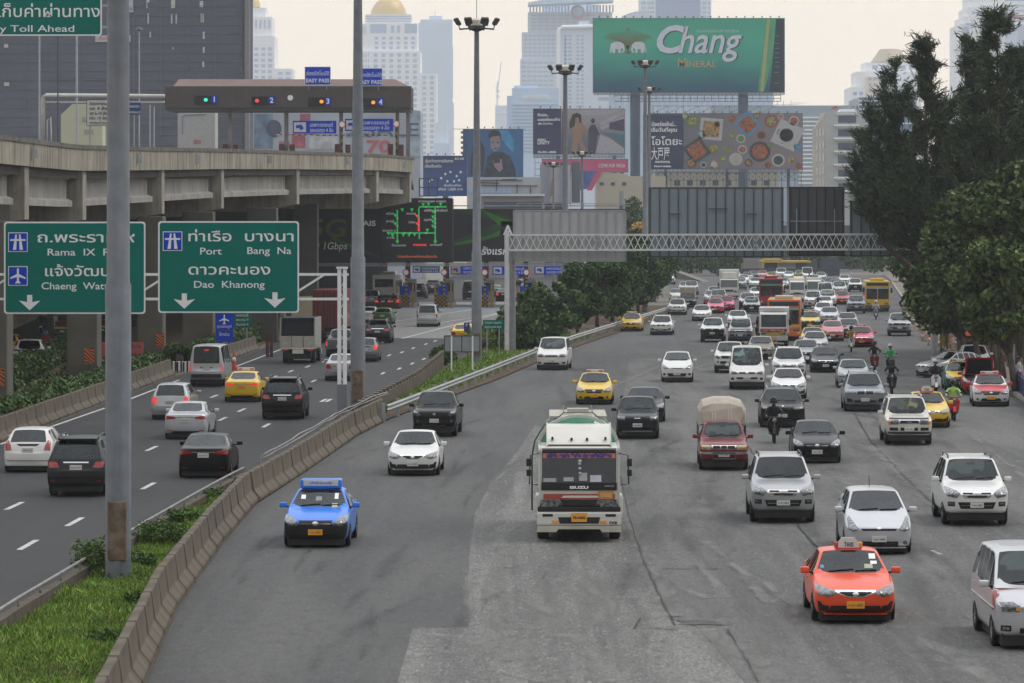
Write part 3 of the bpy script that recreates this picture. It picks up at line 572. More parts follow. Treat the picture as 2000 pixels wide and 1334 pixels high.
def dsign(label,x0,x1,y0,y1,Zs,name='direction_sign',m=SIGN_G,r=6,border=3,group='green direction signs'):
    t=thing(name,label,'road sign',W((x0+x1)/2,y1,Zs),group)
    mb=MB();mb.flat(rrect(x0,x1,y0,y1,r),Zs+.06,.06);mb.build('border',SIGN_W,t)
    mb=MB();mb.flat(rrect(x0+border,x1-border,y0+border,y1-border,r*.8),Zs,.012);mb.build('panel',m,t);return t
def arrow_down(mb,cx,ytop,Zs,s=1.0):mb.flat([(cx-5*s,ytop),(cx+5*s,ytop),(cx+5*s,ytop+14*s),(cx+21*s,ytop+11*s),(cx,ytop+30*s),(cx-21*s,ytop+11*s),(cx-5*s,ytop+14*s)],Zs,.012)
SIGN_T=mat('sign_lettering',(.78,.79,.79),.5,var=.05)
def motorway_icon(t,x0,y0,Zs,s=38):
    mb=MB();mb.rect(x0,x0+s,y0,y0+s,Zs-.013,.01);mb.build('icon_border',SIGN_T,t)
    mb=MB();mb.rect(x0+1.5,x0+s-1.5,y0+1.5,y0+s-1.5,Zs-.024,.01);mb.build('icon_panel',SIGN_B,t)
    mb=MB();u=s/38
    for sx in(-1,1):
        c=x0+s/2;mb.flat([(c+sx*2*u,y0+4*u),(c+sx*5*u,y0+4*u),(c+sx*10*u,y0+34*u),(c+sx*3.2*u,y0+34*u)],Zs-.036,.008)
    mb.flat([(x0+4*u,y0+13*u),(x0+s-4*u,y0+13*u),(x0+s-4*u,y0+16.5*u),(x0+4*u,y0+16.5*u)],Zs-.045,.006);mb.build('icon',SIGN_T,t)
def plane_poly(x0,y0,s):
    u=s/38;c=x0+s/2
    half=[(0,3),(2,6),(2,15),(15,22),(15,25),(2,21),(2,29),(5,32),(5,34),(0,33)]
    return[(c+a*u,y0+b*u)for a,b in half]+[(c-a*u,y0+b*u)for a,b in half[::-1][1:-1]]
def plane_icon(t,x0,y0,Zs,s=38,panel=True):
    if panel:
        mb=MB();mb.rect(x0,x0+s,y0,y0+s,Zs-.013,.01);mb.build('icon_border',SIGN_T,t)
        mb=MB();mb.rect(x0+1.5,x0+s-1.5,y0+1.5,y0+s-1.5,Zs-.024,.01);mb.build('icon_panel',SIGN_B,t)
    mb=MB();mb.flat(plane_poly(x0,y0,s),Zs-.036,.008);mb.build('icon',SIGN_T,t)
s1=dsign('green direction sign reading Rama IX Rd and Chaeng Watthana, partly behind the nearest mast',8,284,433,613,Z)
motorway_icon(s1,16,454,Z-.02);plane_icon(s1,16,520,Z-.02)
zt=Z-.014
for s_,x,y,h,w in(('ถ.พระราม ๙',168,473,19,190),('แจ้งวัฒนะ',158,539,19,140)):textpx(s_,x,y,h,zt,SIGN_T,s1,width=w,bold=.006)
textpx('Rama  IX  Rd',160,499,13.5,zt,SIGN_T,s1,width=134,bold=.003);textpx('Chaeng  Watthana',167,565,13.5,zt,SIGN_T,s1,width=172,bold=.003)
mb=MB();arrow_down(mb,58,576,zt+.001);arrow_down(mb,236,576,zt+.001);mb.build('arrow',SIGN_T,s1)
s2=dsign('green direction sign reading Port, Bang Na and Dao Khanong beside the white gantry post',309,584,432,611,Z)
motorway_icon(s2,318,452,Z-.02)
textpx('ท่าเรือ',410,471,19,zt,SIGN_T,s2,width=84,bold=.006);textpx('บางนา',526,471,19,zt,SIGN_T,s2,width=95,bold=.006)
textpx('Port',412,497,13.5,zt,SIGN_T,s2,width=42,bold=.003);textpx('Bang  Na',526,496,13.5,zt,SIGN_T,s2,width=86,bold=.003)
textpx('ดาวคะนอง',448,536,19,zt,SIGN_T,s2,width=160,bold=.006);textpx('Dao  Khanong',448,562,13.5,zt,SIGN_T,s2,width=138,bold=.003)
mb=MB();arrow_down(mb,360,573,zt+.001);arrow_down(mb,537,571,zt+.001);mb.build('arrow',SIGN_T,s2)
# pay toll sign on its lattice post at the upper left
Z=216
s3=dsign('green Pay Toll Ahead sign cut by the top left corner of the view',-190,199,-60,70,Z)
textpx('เก็บค่าผ่านทาง',95,33,22,Z-.014,SIGN_T,s3,width=200,bold=.006);textpx('Pay Toll Ahead',60,62,13,Z-.014,SIGN_T,s3,width=170,bold=.003)
pt=thing('lattice_post','tall rusty white lattice post standing on the elevated road parapet behind the nearest mast','lattice post',(W(243,282,Z+1).x,Z+1,12))
mb=MB();a=W(237,283,Z+1);b=W(248,-80,Z+1)
for x in(a.x,b.x):mb.box(x-.07,x+.07,Z+.9,Z+1.1,a.z-.4,b.z)
h=a.z
while h<b.z-1:mb.beam((a.x,Z+1,h),(b.x,Z+1,h+.55),.05);mb.beam((b.x,Z+1,h+.55),(a.x,Z+1,h+1.1),.05);h+=1.1
mb.build('post',mat('rusty_white',(.5,.49,.45),.6,var=.2,dirt=((1,1,1),3,.8,(.2,.13,.07))),pt)
mb=MB();mb.beam(W(-190,20,Z+.6),W(250,10,Z+.6),.14);mb.beam(W(-190,60,Z+.6),W(252,52,Z+.6),.14);mb.build('arm',STEEL,pt)
# ------------------------------------------------------------------ lattice gantry over the main road, signs seen from behind
Z=259
lg=thing('lattice_gantry','grey steel lattice gantry spanning the main road with a post in the median','gantry',(W(990,690,Z).x,Z,0))
x0,x1=988,1830
mb=MB()
for dz in(0,1.1):
    for y in(459,488.5):mb.beam(W(x0,y,Z+dz),W(x1,y-1.5,Z+dz),.13)
mb.build('chords',mat('gantry_zinc',(.66,.67,.68),.5,metal=.3,var=.1),lg)
mb=MB();step=13.6;k=int((x1-x0-10)/step)
for i in range(k):
    xa=x0+6+i*step
    for ya,yb in((459,488.5),(488.5,459)):mb.beam(W(xa,ya,Z-.02 if ya<yb else Z+.02),W(xa+step,yb,Z-.02 if ya<yb else Z+.02),.045)
    mb.beam(W(xa,459,Z+.1),W(xa,459,Z+1.1),.04);mb.beam(W(xa,488,Z+.1),W(xa+step,488,Z+1.1),.04)
mb.build('lattice',mat('lattice_zinc',(.78,.78,.77),.5,metal=.2,var=.1),lg)
mb=MB()
for x in(1164,1167.5,1346,1350,1472,1477,1658,1662):mb.beam(W(x,459,Z-.05),W(x,488,Z-.05),.09)
mb.build('uprights',STEEL,lg)
mb=MB();mb.lathe([(.16,0),(.16,W(0,450,Z).z)],10,o=(W(990,690,Z).x,Z,0));mb.build('post',mat('gantry_zinc',(.66,.67,.68)),lg,smooth=True)
mb=MB();mb.lathe([(.22,0),(.2,W(0,462,Z).z)],10,o=(W(1001,690,Z+1.1).x,Z+1.1,0));mb.build('post',mat('post_shade',(.24,.25,.27),.5),lg,smooth=True)
mb=MB();mb.lathe([(.2,0),(.2,W(0,462,Z).z)],10,o=(W(1826,690,Z+.5).x,Z+.5,0));mb.build('post',STEEL,lg,smooth=True)
def sign_back(label,x0,x1,y0,y1,Zs,m,n,frame):
    t=thing('overhead_sign',label,'sign',W((x0+x1)/2,y1,Zs),'overhead signs seen from behind')
    mb=MB();mb.rect(x0,x1,y0,y1,Zs+.12,.05);mb.build('sheet',m,t)
    mb=MB()
    for i in range(n+1):
        x=x0+2+(x1-x0-4)*i/n;mb.beam(W(x,y0+1,Zs+.02),W(x,y1-1,Zs+.02),.055,.09,up=(1,0,0))
    mb.build('ribs',frame,t)
    mb=MB()
    for y in(y0,y1):mb.beam(W(x0-1,y,Zs+.08),W(x1+1,y,Zs+.08),.09)
    for x in(x0,x1):mb.beam(W(x,y0-1,Zs+.08),W(x,y1+1,Zs+.08),.09)
    mb.build('frame',frame,t);return t
SB1=mat('sign_back_pale',(.40,.40,.405),.6,var=.08,scale=.5,streak=((4,4,.4),1,.25,(.22,.22,.225)));SB2=mat('sign_back_green',(.20,.25,.285),.6,var=.1,scale=.5,streak=((5,5,.3),1,.55,(.20,.225,.235)));SB3=mat('sign_back_dark',(.075,.077,.084),.6,var=.12,scale=.5)
sign_back('pale grey back of an overhead sign on the left part of the lattice gantry',1003,1222,411,510,Z+.6,SB1,12,STEEL)
b2=sign_back('large grey green back of an overhead sign above the middle of the main road',1268,1529,367,501,Z+.6,SB2,14,mat('frame_green',(.075,.085,.09),.6))
for xa,xb,y in((1308,1330,418),(1384,1421,408),(1458,1478,418)):mb=MB();mb.beam(W(xa,y,Z+.5),W(xb,y,Z+.5),.08);mb.build('cross_bar',mat('frame_green',(.075,.085,.09),.6),b2)
b3=sign_back('dark grey back of an overhead sign beside the large grey green one',1542,1648,366,499,Z+.6,SB3,6,mat('frame_dark',(.035,.036,.04),.6))
mb=MB()
for x in(1556,1630):mb.beam(W(x,408,Z+.45),W(x,457,Z+.45),.06)
mb.beam(W(1543,432,Z+.46),W(1647,432,Z+.46),.05);mb.build('stays',STEEL,b3)
sign_back('narrow grey sign back half hidden by the tall trees on the right',1661,1740,394,500,Z+.6,SB2,4,mat('frame_green',(.075,.085,.09),.6))
# ------------------------------------------------------------------ electronic board with adverts over the expressway
Z=366
vm=thing('message_board','long dark overhead board with a lit traffic map between two green adverts','message board',W(900,512,Z))
AD=mat('advert_black',(.012,.014,.018),.5,var=.3,scale=.2)
mb=MB();mb.rect(560,745,396,512,Z,.25);mb.rect(886,1222,408,511,Z,.25);mb.build('advert_panel',AD,vm)
mb=MB();mb.rect(746,884,387,513,Z-.05,.4);mb.build('screen',mat('led_screen',(.012,.014,.018),.35,var=.2),vm)
mb=MB();mb.beam(W(555,515.5,Z),W(1225,515.5,Z),.12);mb.beam(W(820,402,Z+.3),W(1230,402,Z+.3),.1);mb.beam(W(885,388,Z),W(885,514,Z),.1);mb.beam(W(745,400,Z),W(745,514,Z),.1);mb.beam(W(555,519,Z-1),W(1225,519,Z-1),.09)
for x in range(1010,1240,26):mb.beam(W(x,397,Z),W(x,404,Z),.06)
mb.beam(W(1010,397,Z),W(1230,398,Z),.06);mb.build('catwalk',STEEL,vm)
mb=MB()
for x in(1215,552):mb.lathe([(.28,0),(.26,12 if x>600 else 7)],10,o=(W(x,0,Z).x,Z+.6,0))
mb.build('post',STEEL,vm)
LED_G=mat('green_led',(.015,.42,.08),.5,var=.15,emit=.55);LED_R=mat('red_led',(.85,.04,.04),.5,var=.1,emit=.7);LED_W=mat('white_led',(.42,.45,.42),.5,var=.1,emit=.15);LED_O=mat('orange_led',(.55,.11,.03),.5,emit=.3)
zl=Z-.47
gm,rm,wm=MB(),MB(),MB()
def seg(mb,x0,y0,x1,y1,w=2.5):
    dx,dy=x1-x0,y1-y0;L=math.hypot(dx,dy);nx,ny=-dy/L*w/2,dx/L*w/2;mb.flat([(x0+nx,y0+ny),(x1+nx,y1+ny),(x1-nx,y1-ny),(x0-nx,y0-ny)],zl,.03)
for a in((776,410,776,472),(850,404,850,472),(760,455,850,455),(818,404,872,404),(818,406,818,424),(819,456,819,467)):seg(gm,*a)
for x,y in((776,472),(850,472)):gm.flat([(x-4,y-2),(x+4,y-2),(x,y+4)],zl,.03)
gm.flat([(760,450),(760,460),(755,455)],zl,.03)
for x,y in((826,400),(836,399),(860,399),(785,410),(804,410),(771,421),(771,437),(845,413),(845,424),(845,433),(845,442),(834,450),(766,460),(787,459),(798,459),(809,458)):gm.flat([(x-3,y-3),(x+4,y-3),(x+1,y+4)],zl,.03)
seg(rm,818,427,818,452,3.6)
for x,y in((813,422),(813,437)):rm.flat([(x-3,y-3),(x+4,y-2),(x+2,y+3)],zl,.03)
for x,y in((776,426),(776,441),(818,426),(818,440),(850,414),(850,427),(850,436),(850,444),(832,404),(855,404),(790,455),(802,455),(832,455)):wm.rect(x-1.8,x+1.8,y-1.8,y+1.8,zl-.035,.02)
gm.build('map_route',LED_G,vm);rm.build('map_jam',LED_R,vm);wm.build('map_node',LED_W,vm)
for s_,x,y,w,m in(('ดาวคะนอง บางนา',844,395,54,LED_W),('พระราม ๙ - ศรีนครินทร์',851,413,46,LED_W),('อโศก',762,419,16,LED_W),('เพชรบุรี',762,434,16,LED_W),('คลองเตย',803,419,18,LED_W),('ท่าเรือ',804,436,12,LED_W),('บางนา',838,412,10,LED_W),('สุขุมวิท',836,431,16,LED_W),('พระราม ๔',760,452,26,LED_W),('สาทร',763,466,16,LED_W),('ดินแดง',779,481,28,LED_W),('การจราจร',820,480,26,LED_R),('บางพลี',852,480,24,LED_W),('โปรดขับรถอย่างระมัดระวัง',815,503,78,LED_O)):
    textpx(s_,x,y,4.0,zl,m,vm,width=w,bold=.01)
# advert artwork
GLOW=mat('advert_green',(.035,.17,.02),.5,var=.6,scale=.25);GLOW2=mat('advert_deep_green',(.012,.06,.018),.5,var=.5,scale=.25);YEL=mat('advert_lime',(.10,.16,.015),.5,var=.4,scale=.3)
za=Z-.26
for pl in([(886,409),(935,409),(985,422),(1002,438),(985,436),(930,423)],[(887,470),(940,450),(985,430),(985,452),(940,468),(887,480)],[(600,466),(660,470),(744,500),(744,506),(690,488),(600,470)]):mb=MB();mb.flat(pl,za,.01);mb.build('advert_glow',GLOW2,vm)
for pl in([(940,409),(985,428),(1002,430),(1002,445),(975,440)],[(887,476),(960,458),(985,446),(985,458),(940,471),(887,480)],[(650,462),(690,480),(744,503),(690,484),(646,466)]):mb=MB();mb.flat(pl,za-.012,.01);mb.build('advert_streak',GLOW,vm)
textpx('5G',640,462,34,za-.02,YEL,vm,bold=.04,shear=.1,width=72);textpx('AIS',721,441,10,za-.02,SIGN_T,vm,bold=.02,width=26);textpx('ระดับ 1Gbps',632,487,14,za-.02,SIGN_T,vm,shear=.15,width=92)
mb=MB();mb.rect(978,1002,432,472,za-.012,.01);mb.build('advert_box',AD,vm);textpx('A',992,458,18,za-.03,SIGN_T,vm,bold=.04);textpx('รั้งแรก',966,497,13,za-.02,SIGN_T,vm,shear=.15,width=52,bold=.02)
cg=thing('wire_cage','small railed steel platform at the end of the elevated road above the lit traffic map','platform',W(836,383,355))
mb=MB()
for x in(819,837,855):mb.beam(W(x,348,356),W(x,383,356),.1)
for y in(349,366,383):mb.beam(W(818,y,356),W(855,y,356),.09)
mb.build('frame',STEEL_D,cg)
# ------------------------------------------------------------------ toll plaza at ground level
Z=411
def lane_sign(label,x0,x1,y0,y1,Zs,txt1='เฉพาะรถยนต์',txt2='รถบรรทุก 4 ล้อ',pic=(.55,.55,.52),m=SIGN_B):
    t=thing('lane_sign',label,'toll lane sign',W((x0+x1)/2,y1,Zs),'blue toll lane signs')
    mb=MB();mb.rect(x0,x1,y0,y1,Zs,.12);mb.build('panel',m,t)
    h=y1-y0;mb=MB();mb.rect(x0+2,x0+2+h*.95,y0+h*.12,y1-h*.12,Zs-.13,.02);mb.build('picture',mat('pic_%d'%int(pic[2]*100),pic,.6),t)
    mb=MB();cx=x0+2+h*.47;mb.flat([(cx-h*.3,y0+h*.35),(cx+h*.15,y0+h*.3),(cx+h*.3,y0+h*.6),(cx+h*.05,y0+h*.75),(cx-h*.05,y0+h*.55),(cx-h*.3,y0+h*.6)],Zs-.152,.01);mb.build('car_symbol',SIGN_B,t)
    xm=(x0+h+x1)/2+1;w=(x1-x0-h)*.75
    textpx(txt1,xm,y0+h*.46,h*.3,Zs-.13,SIGN_W,t,width=w);textpx(txt2,xm,y0+h*.88,h*.3,Zs-.13,SIGN_W,t,width=w);return t
lane_sign('pale blue toll lane sign above the leftmost booth beneath the traffic map',806,859,520,533,Z+30,m=mat('faded_blue',(.05,.11,.26),.5))
lane_sign('blue toll lane sign with a yellow truck picture right of the traffic map',880,947,518,536,Z,pic=(.5,.36,.16))
lane_sign('blue toll lane sign just right of the third lamp mast behind the gantry post',962,1029,520,537,Z)
lane_sign('rightmost blue toll lane sign beside the fourth lamp mast',1044,1102,519,536,Z)
tc_=thing('toll_canopy','dark low toll plaza roof behind the blue lane signs under the message board','canopy',W(950,600,Z+6))
mb=MB();a=W(690,514,Z+6);b=W(1120,500,Z+6);mb.box(a.x,b.x,Z+3,Z+14,a.z+.2,a.z+1.3);mb.build('roof',mat('canopy_brown',(.07,.062,.055),.7),tc_)
for x in(792,868,945,1022,1100):
    p=W(x+5,600,Z+6);mb=MB();mb.box(p.x-.25,p.x+.25,Z+6,Z+6.5,0,a.z+.3);mb.build('column',STEEL_D,tc_)
BOOTH=mat('booth_grey',(.17,.175,.18),.7,var=.15);YB=mat('hazard_yellow',(.28,.165,.03),.6,var=.15)
for x,lb in((792,'first toll booth from the left with a yellow black guard, left of the grey minibus'),(866,'second toll booth with a yellow black guard left of the third lamp mast'),(945,'third toll booth with a yellow guard right of the third lamp mast'),(1026,'fourth toll booth partly hidden by the median trees')):
    p=W(x,600,Z);t=thing('toll_booth',lb,'toll booth',(p.x,Z,0),'toll booths at ground level')
    mb=MB();mb.box(p.x-.5,p.x+1.2,Z-2,Z+8,0.004,.45);mb.build('island',CONC,t)
    mb=MB();mb.box(p.x+.1,p.x+1.1,Z+1,Z+4,.45,3.0);mb.build('cabin',BOOTH,t,bevel=.05)
    mb=MB();mb.box(p.x+.2,p.x+1.0,Z+.98,Z+1.01,1.7,2.6);mb.build('window',GLASS_D,t)
    mb=MB();mb.box(p.x-.9,p.x+.5,Z-2.2,Z-2.05,.0,1.35);mb.build('guard',YB,t)
    mb=MB()
    for i in range(6):
        for j in range(6):
            if(i+j)%2:mb.box(p.x-.85+i*.22,p.x-.65+i*.22,Z-2.225,Z-2.2,.1+j*.2,.29+j*.2)
    mb.build('guard_chequers',BLACK,t)
    mb=MB();mb.box(p.x-.95,p.x-.75,Z-2.1,Z-1.9,0,2.4);mb.box(p.x+.75,p.x+.95,Z-2.1,Z-1.9,0,2.6);mb.build('posts',YB,t)
    mb=MB()
    for i in range(7):mb.box(p.x+.0,p.x+.22,Z-2.15,Z-2.0,1.4+i*.42,1.6+i*.42)
    mb.build('striped_pole',mat('pole_yellow',(.3,.24,.1),.6),t)
    mb=MB();mb.box(p.x+.02,p.x+.20,Z-2.0,Z-1.9,0,4.4);mb.build('pole',BLACK,t)
    mb=MB();mb.lathe([(.01,-.1),(.36,-.1),(.36,0),(.01,0)],16,o=(p.x+.1,Z-2.1,3.75),axis='y');mb.build('limit_sign',SIGN_RED,t)
    mb=MB();mb.lathe([(.01,-.14),(.26,-.14),(.26,-.1),(.01,-.1)],16,o=(p.x+.1,Z-2.1,3.75),axis='y');mb.build('limit_face',SIGN_W,t)
    mb=MB();mb.box(p.x-.6,p.x+.5,Z-1.7,Z-1.6,1.3+.0,2.0+.3);mb.build('notice',SIGN_B,t)
# ------------------------------------------------------------------ toll plaza up on the elevated road
Z=382
BROWN=mat('canopy_fascia',(.085,.075,.068),.75,var=.1,scale=.5,streak=((6,6,.2),1,.4,(.06,.053,.048)))
up=thing('toll_gate','brown roofed toll gate on the elevated road with four numbered lanes','toll gate',W(560,300,Z))
mb=MB();a=W(322,211,Z);b=W(803,168,Z);mb.box(a.x,b.x,Z,Z+9,a.z,b.z);mb.build('fascia',BROWN,up,bevel=.05)
mb=MB();mb.box(a.x+.1,b.x-.1,Z+.1,Z+8.9,a.z-.22,a.z-.003);mb.build('soffit',STEEL_D,up)
mb=MB();c=W(338,166,Z);d=W(790,166,Z);mb.add([(c.x,Z+.4,b.z+.004),(d.x+.4,Z+.4,b.z+.004),(d.x+.4,Z+8.5,b.z+.004),(c.x,Z+8.5,b.z+.004),(c.x+.3,Z+3.2,b.z+.8),(d.x-1.0,Z+3.2,b.z+.8),(d.x-1.0,Z+6,b.z+.8),(c.x+.3,Z+6,b.z+.8)],
    [(0,1,5,4),(1,2,6,5),(2,3,7,6),(3,0,4,7),(4,5,6,7)]);mb.build('roof',mat('brown_roof_sheet',(.155,.10,.085),.7,var=.12,scale=.6,streak=((8,1,1),3,.3,(.11,.07,.06))),up)
for x,w in((449,7),(559,8),(666,7),(690,6),(776,7),(797,8)):
    p=W(x,300,Z+1.5);mb=MB();mb.box(p.x-w/2*.051,p.x+w/2*.051,Z+1.5,Z+1.9,13.4,a.z-.2);mb.build('column',mat('column_grey',(.22,.21,.2),.7,var=.1),up)
MAROON=mat('maroon_booth',(.085,.03,.028),.6,var=.15)
for x in(449,559,668,772):
    p=W(x,300,Z);mb=MB();mb.box(p.x-.75,p.x-.25,Z+.5,Z+1.4,13.4,W(0,281,Z).z);mb.box(p.x+.3,p.x+.8,Z+.5,Z+1.4,13.4,W(0,282,Z).z);mb.build('booth_base',MAROON,up)
for i,(x,m)in enumerate(((402,mat('signal_green',(.05,.6,.5),.5,emit=1.0)),(502,mat('signal_red',(.7,.04,.06),.5,emit=.8)),(628,mat('signal_amber',(.85,.32,.05),.5,emit=.8)),(729,mat('signal_amber',(.85,.32,.05))))):
    y=195+i*1.7;mb=MB();xo=x-22 if i<1 else(x-10 if i==1 else x-26)
    mb.rect(xo,xo+31,y-8,y+8,Z-.01,.12);mb.build('signal_box',BLACK,up)
    mb=MB();mb.flat(ell(x,y,4,3.6,12),Z-.14,.02);mb.build('signal',m,up)
    mb=MB();xb=(413,525,635,738)[i];mb.rect(xb,xb+11,y-9,y+7,Z-.01,.15);mb.build('lane_number',SIGN_B,up);textpx(str(i+1),xb+5.5,y+4,10,Z-.17,SIGN_W,up,bold=.02)
mb=MB();mb.flat(ell(567,191,5.5,5.5,14),Z-.01,.05);mb.build('height_sign',SIGN_W,up)
for x0,x1,y0,y1,lb in((595,646,130,166,'left blue EASY PASS sign on the brown toll gate roof'),(699,747,133,168,'right blue EASY PASS sign on the brown toll gate roof behind the second mast')):
    t=thing('lane_sign',lb,'toll lane sign',W((x0+x1)/2,y1,Z-.3),'blue toll lane signs');mb=MB();mb.rect(x0,x1,y0,y1,Z-.3,.1);mb.build('border',SIGN_W,t);mb=MB();mb.rect(x0+1,x1-1,y0+1,y1-1,Z-.405,.02);mb.build('panel',SIGN_B,t)
    textpx('ช่องอัตโนมัติ',(x0+x1)/2,y0+17,7.5,Z-.43,SIGN_W,t,width=44);textpx('EASY PASS',(x0+x1)/2,y0+31,7.5,Z-.43,SIGN_W,t,width=45,bold=.01)
    mb=MB()
    for x in(x0+8,x1-8):mb.beam(W(x,y1,Z-.2),W(x,y1+9,Z-.2),.06)
    mb.build('legs',STEEL,t)
lane_sign('blue lane sign hanging under the toll gate roof left of the second mast',572,657,236,261,Z+.8)
lane_sign('blue lane sign hanging under the toll gate roof behind the second mast',674,768,232,256,Z+.8)
mb=MB()
for k,x in enumerate(range(540,760,6)):mb.rect(x,x+6,262+(k>12)*1,264+(k>12),Z+2,.05,k%2)
tag(mb.build('barrier_arm',[SIGN_W,SIGN_RED]),'red and white striped height bar under the brown toll gate roof','height bar')
for x,y,lb in((774,242,'round red edged limit sign on a striped pole at the toll gate right end'),(668,243,'round red edged speed limit sign left of the second mast under the toll gate')):
    t=thing('limit_sign',lb,'limit sign',W(x,300,Z+.5),'round limit signs at the upper toll gate');mb=MB();mb.flat(ell(x,y,7,7,18),Z+.5,.05);mb.build('rim',SIGN_RED,t);mb=MB();mb.flat(ell(x,y,5.2,5.2,18),Z+.44,.02);mb.build('face',SIGN_W,t)
    mb=MB()
    for k in range(7):mb.rect(x-1.5,x+1.5,250+7*k,257+7*k,Z+.6,.1,k%2)
    mb.build('pole',[BLACK,YB],t)
# pipes, poles and boards standing on the elevated road at the left
pp=thing('overhead_pipe','pale overhead pipe frame bending down behind the elevated road parapet left of the toll gate','pipe frame',W(84,262,300))
mb=MB();mb.tube([W(84,300,300),W(84,196,300),W(85,189,300),W(90,186,300),W(322,188,300)],.16,8);mb.tube([W(84,200,300),W(322,200,300)],.07,6);mb.tube([W(92,300,300),W(92,235,300),W(99,228,300),W(101,300,300)],.05,6);mb.build('pipe',mat('pale_pipe',(.45,.44,.42),.5,var=.1),pp,smooth=True)
for x,y0,Zp,w,lb in((77,-20,320,4,'pale thin lamp pole left of the dark pole above the parapet'),(113,-20,290,3,'dark thin lamp pole above the elevated road parapet'),(150,-20,330,5,'pale thin lamp pole right of the dark pole'),(272,60,500,3,'faint lamp pole with a small dark head in front of the netted building'),(293,205,340,3,'short pale post under the pipe left of the toll gate'),(301,208,345,3,'second short pale post under the pipe left of the toll gate')):
    t=thing('slim_pole',lb,'pole',W(x,300,Zp),'slim poles on the elevated road');b=W(x,y0,Zp);mb=MB();mb.lathe([(w/2/F*Zp,11),(w/2/F*Zp*.8,b.z)],8,o=(b.x,Zp,0));mb.build('pole',STEEL_D if x==113 else mat('pole_pale',(.36,.39,.43),.5),t,smooth=True)
    if y0>50 and x<290:mb=MB();mb.lathe([(.1,0),(.5,.1),(.3,.4),(.05,.5)],10,o=(b.x,Zp,b.z));mb.build('lamp_head',STEEL_D,t)
t=thing('toll_rate_board','white board of toll rates on posts behind the nearest mast above the parapet','notice board',W(190,246,250));mb=MB();mb.rect(169,215,195,246,250,.08);mb.build('border',STEEL_D,t);mb=MB();mb.rect(170,214,196,245,249.91,.02);mb.build('panel',mat('board_white',(.5,.5,.47),.6,var=.06),t)
for i,s_ in enumerate(('อัตราค่าผ่าน','รถ 4 ล้อ','รถ 6-10 ล้อ','เกิน 10 ล้อ','ทางด่วน')):textpx(s_,192,205+9.4*i,5.5,249.87,INK,t,width=34)
mb=MB();mb.beam(W(176,246,250),W(176,290,250),.1);mb.beam(W(208,246,250),W(208,290,250),.1);mb.build('legs',STEEL,t)
t=thing('blue_board','small blue notice board right of the nearest mast above the parapet','notice board',W(256,224,260));mb=MB();mb.rect(236,275,200,224,260,.08);mb.build('panel',mat('dull_blue',(.03,.07,.17),.5),t);textpx('ห้ามจอดรถ',257,210,5,259.9,SIGN_W,t,width=30);textpx('ตลอดแนว',259,221,4.5,259.9,SIGN_W,t,width=30)
mb=MB();mb.beam(W(262,224,260),W(262,290,260),.09);mb.build('post',STEEL,t)
t=thing('service_hut','plain pale service hut wall behind the parapet under the left end of the toll gate','hut',W(383,285,400));mb=MB();mb.box(W(347,0,400).x,W(420,0,400).x,400,404,13.4,W(0,214,400).z);mb.build('wall',mat('hut_wall',(.46,.46,.45),.8,var=.06),t);textpx('ช่อง',385,281,9,399.98,SIGN_RED,t,width=14)
mb=MB();mb.tube([W(356,262,399.9),W(356,228,399.9),W(360,224,399.9),W(402,222,399.9)],.05,5);mb.build('conduit',STEEL,t)
t=thing('gable_wall','pale yellow gable wall rising behind the parapet left of the nearest mast','hut',W(160,268,420));mb=MB();mb.prism([W(119,300,420),W(119,224,420),W(141,203,420),W(200,203,420),W(200,300,420)],(0,0,0),(0,6,0));mb.build('wall',mat('gable_yellow',(.50,.50,.36),.8,var=.08,scale=.1),t)
mb=MB();mb.rect(160,174,229,237,420,.05);mb.rect(164,182,253,262,420,.05);mb.build('plate',mat('plate_grey',(.33,.34,.31),.7),t)
t=thing('stepped_roof_hall','low pale blue hall with a stepped roof and white frame turret, far left','building',W(30,262,600))
for x0,x1,y0,y1,m in((-60,76,240,330,(.38,.50,.60)),(-60,76.2,232,241,(.62,.68,.72)),(-40,68,221,233,(.33,.46,.55)),(-30,55,211,222,(.36,.48,.56))):
    mb=MB();a=W(x0,y1,600);b=W(x1,y0,600);mb.box(a.x,b.x,600,612,a.z,b.z);mb.build('tier',mat('hall_%d'%y0,m,.7,var=.05),t)
mb=MB()
for p,q in(((18,210),(18,170)),((44,210),(44,170)),((18,170),(30,157)),((44,170),(30,157)),((30,157),(30,200)),((18,200),(44,200))):mb.beam(W(*p,599),W(*q,599),.28)
mb.build('turret_frame',WHITE_STEEL,t)
# small signs at road level
t=thing('airport_sign','blue airport sign with a white aeroplane under the Port sign beside the expressway','road sign',G(438,716));Zs=ZG(716);mb=MB();mb.rect(421,456,612,644,Zs,.05);mb.rect(421,456,645.5,668,Zs,.05);mb.build('panel',SIGN_B,t);plane_icon(t,426,612,Zs-.03,24,False);textpx('สุวรรณภูมิ',438,640,5,Zs-.06,SIGN_T,t,width=28);textpx('ใช้ทางด่วน',438,656,6,Zs-.06,SIGN_T,t,width=20)
mb=MB();mb.beam(W(437,668,Zs),W(437,716,Zs),.1);mb.beam(W(443,668,Zs),W(443,716,Zs),.1);mb.build('legs',STEEL,t)
t=thing('direction_sign','small green direction sign half hidden behind the blue airport sign','road sign',G(475,690),'green direction signs');Zs=ZG(686);mb=MB();mb.rect(456,491,600,640,Zs,.05);mb.build('panel',SIGN_G,t)
for i,s_ in enumerate(('เพชรบุรี','พระราม 9','ดินแดง 4')):textpx(s_,473,618+9*i,5,Zs-.06,SIGN_T,t,width=24)
mb=MB();mb.beam(W(482,640,Zs),W(482,686,Zs),.1);mb.build('post',STEEL,t)
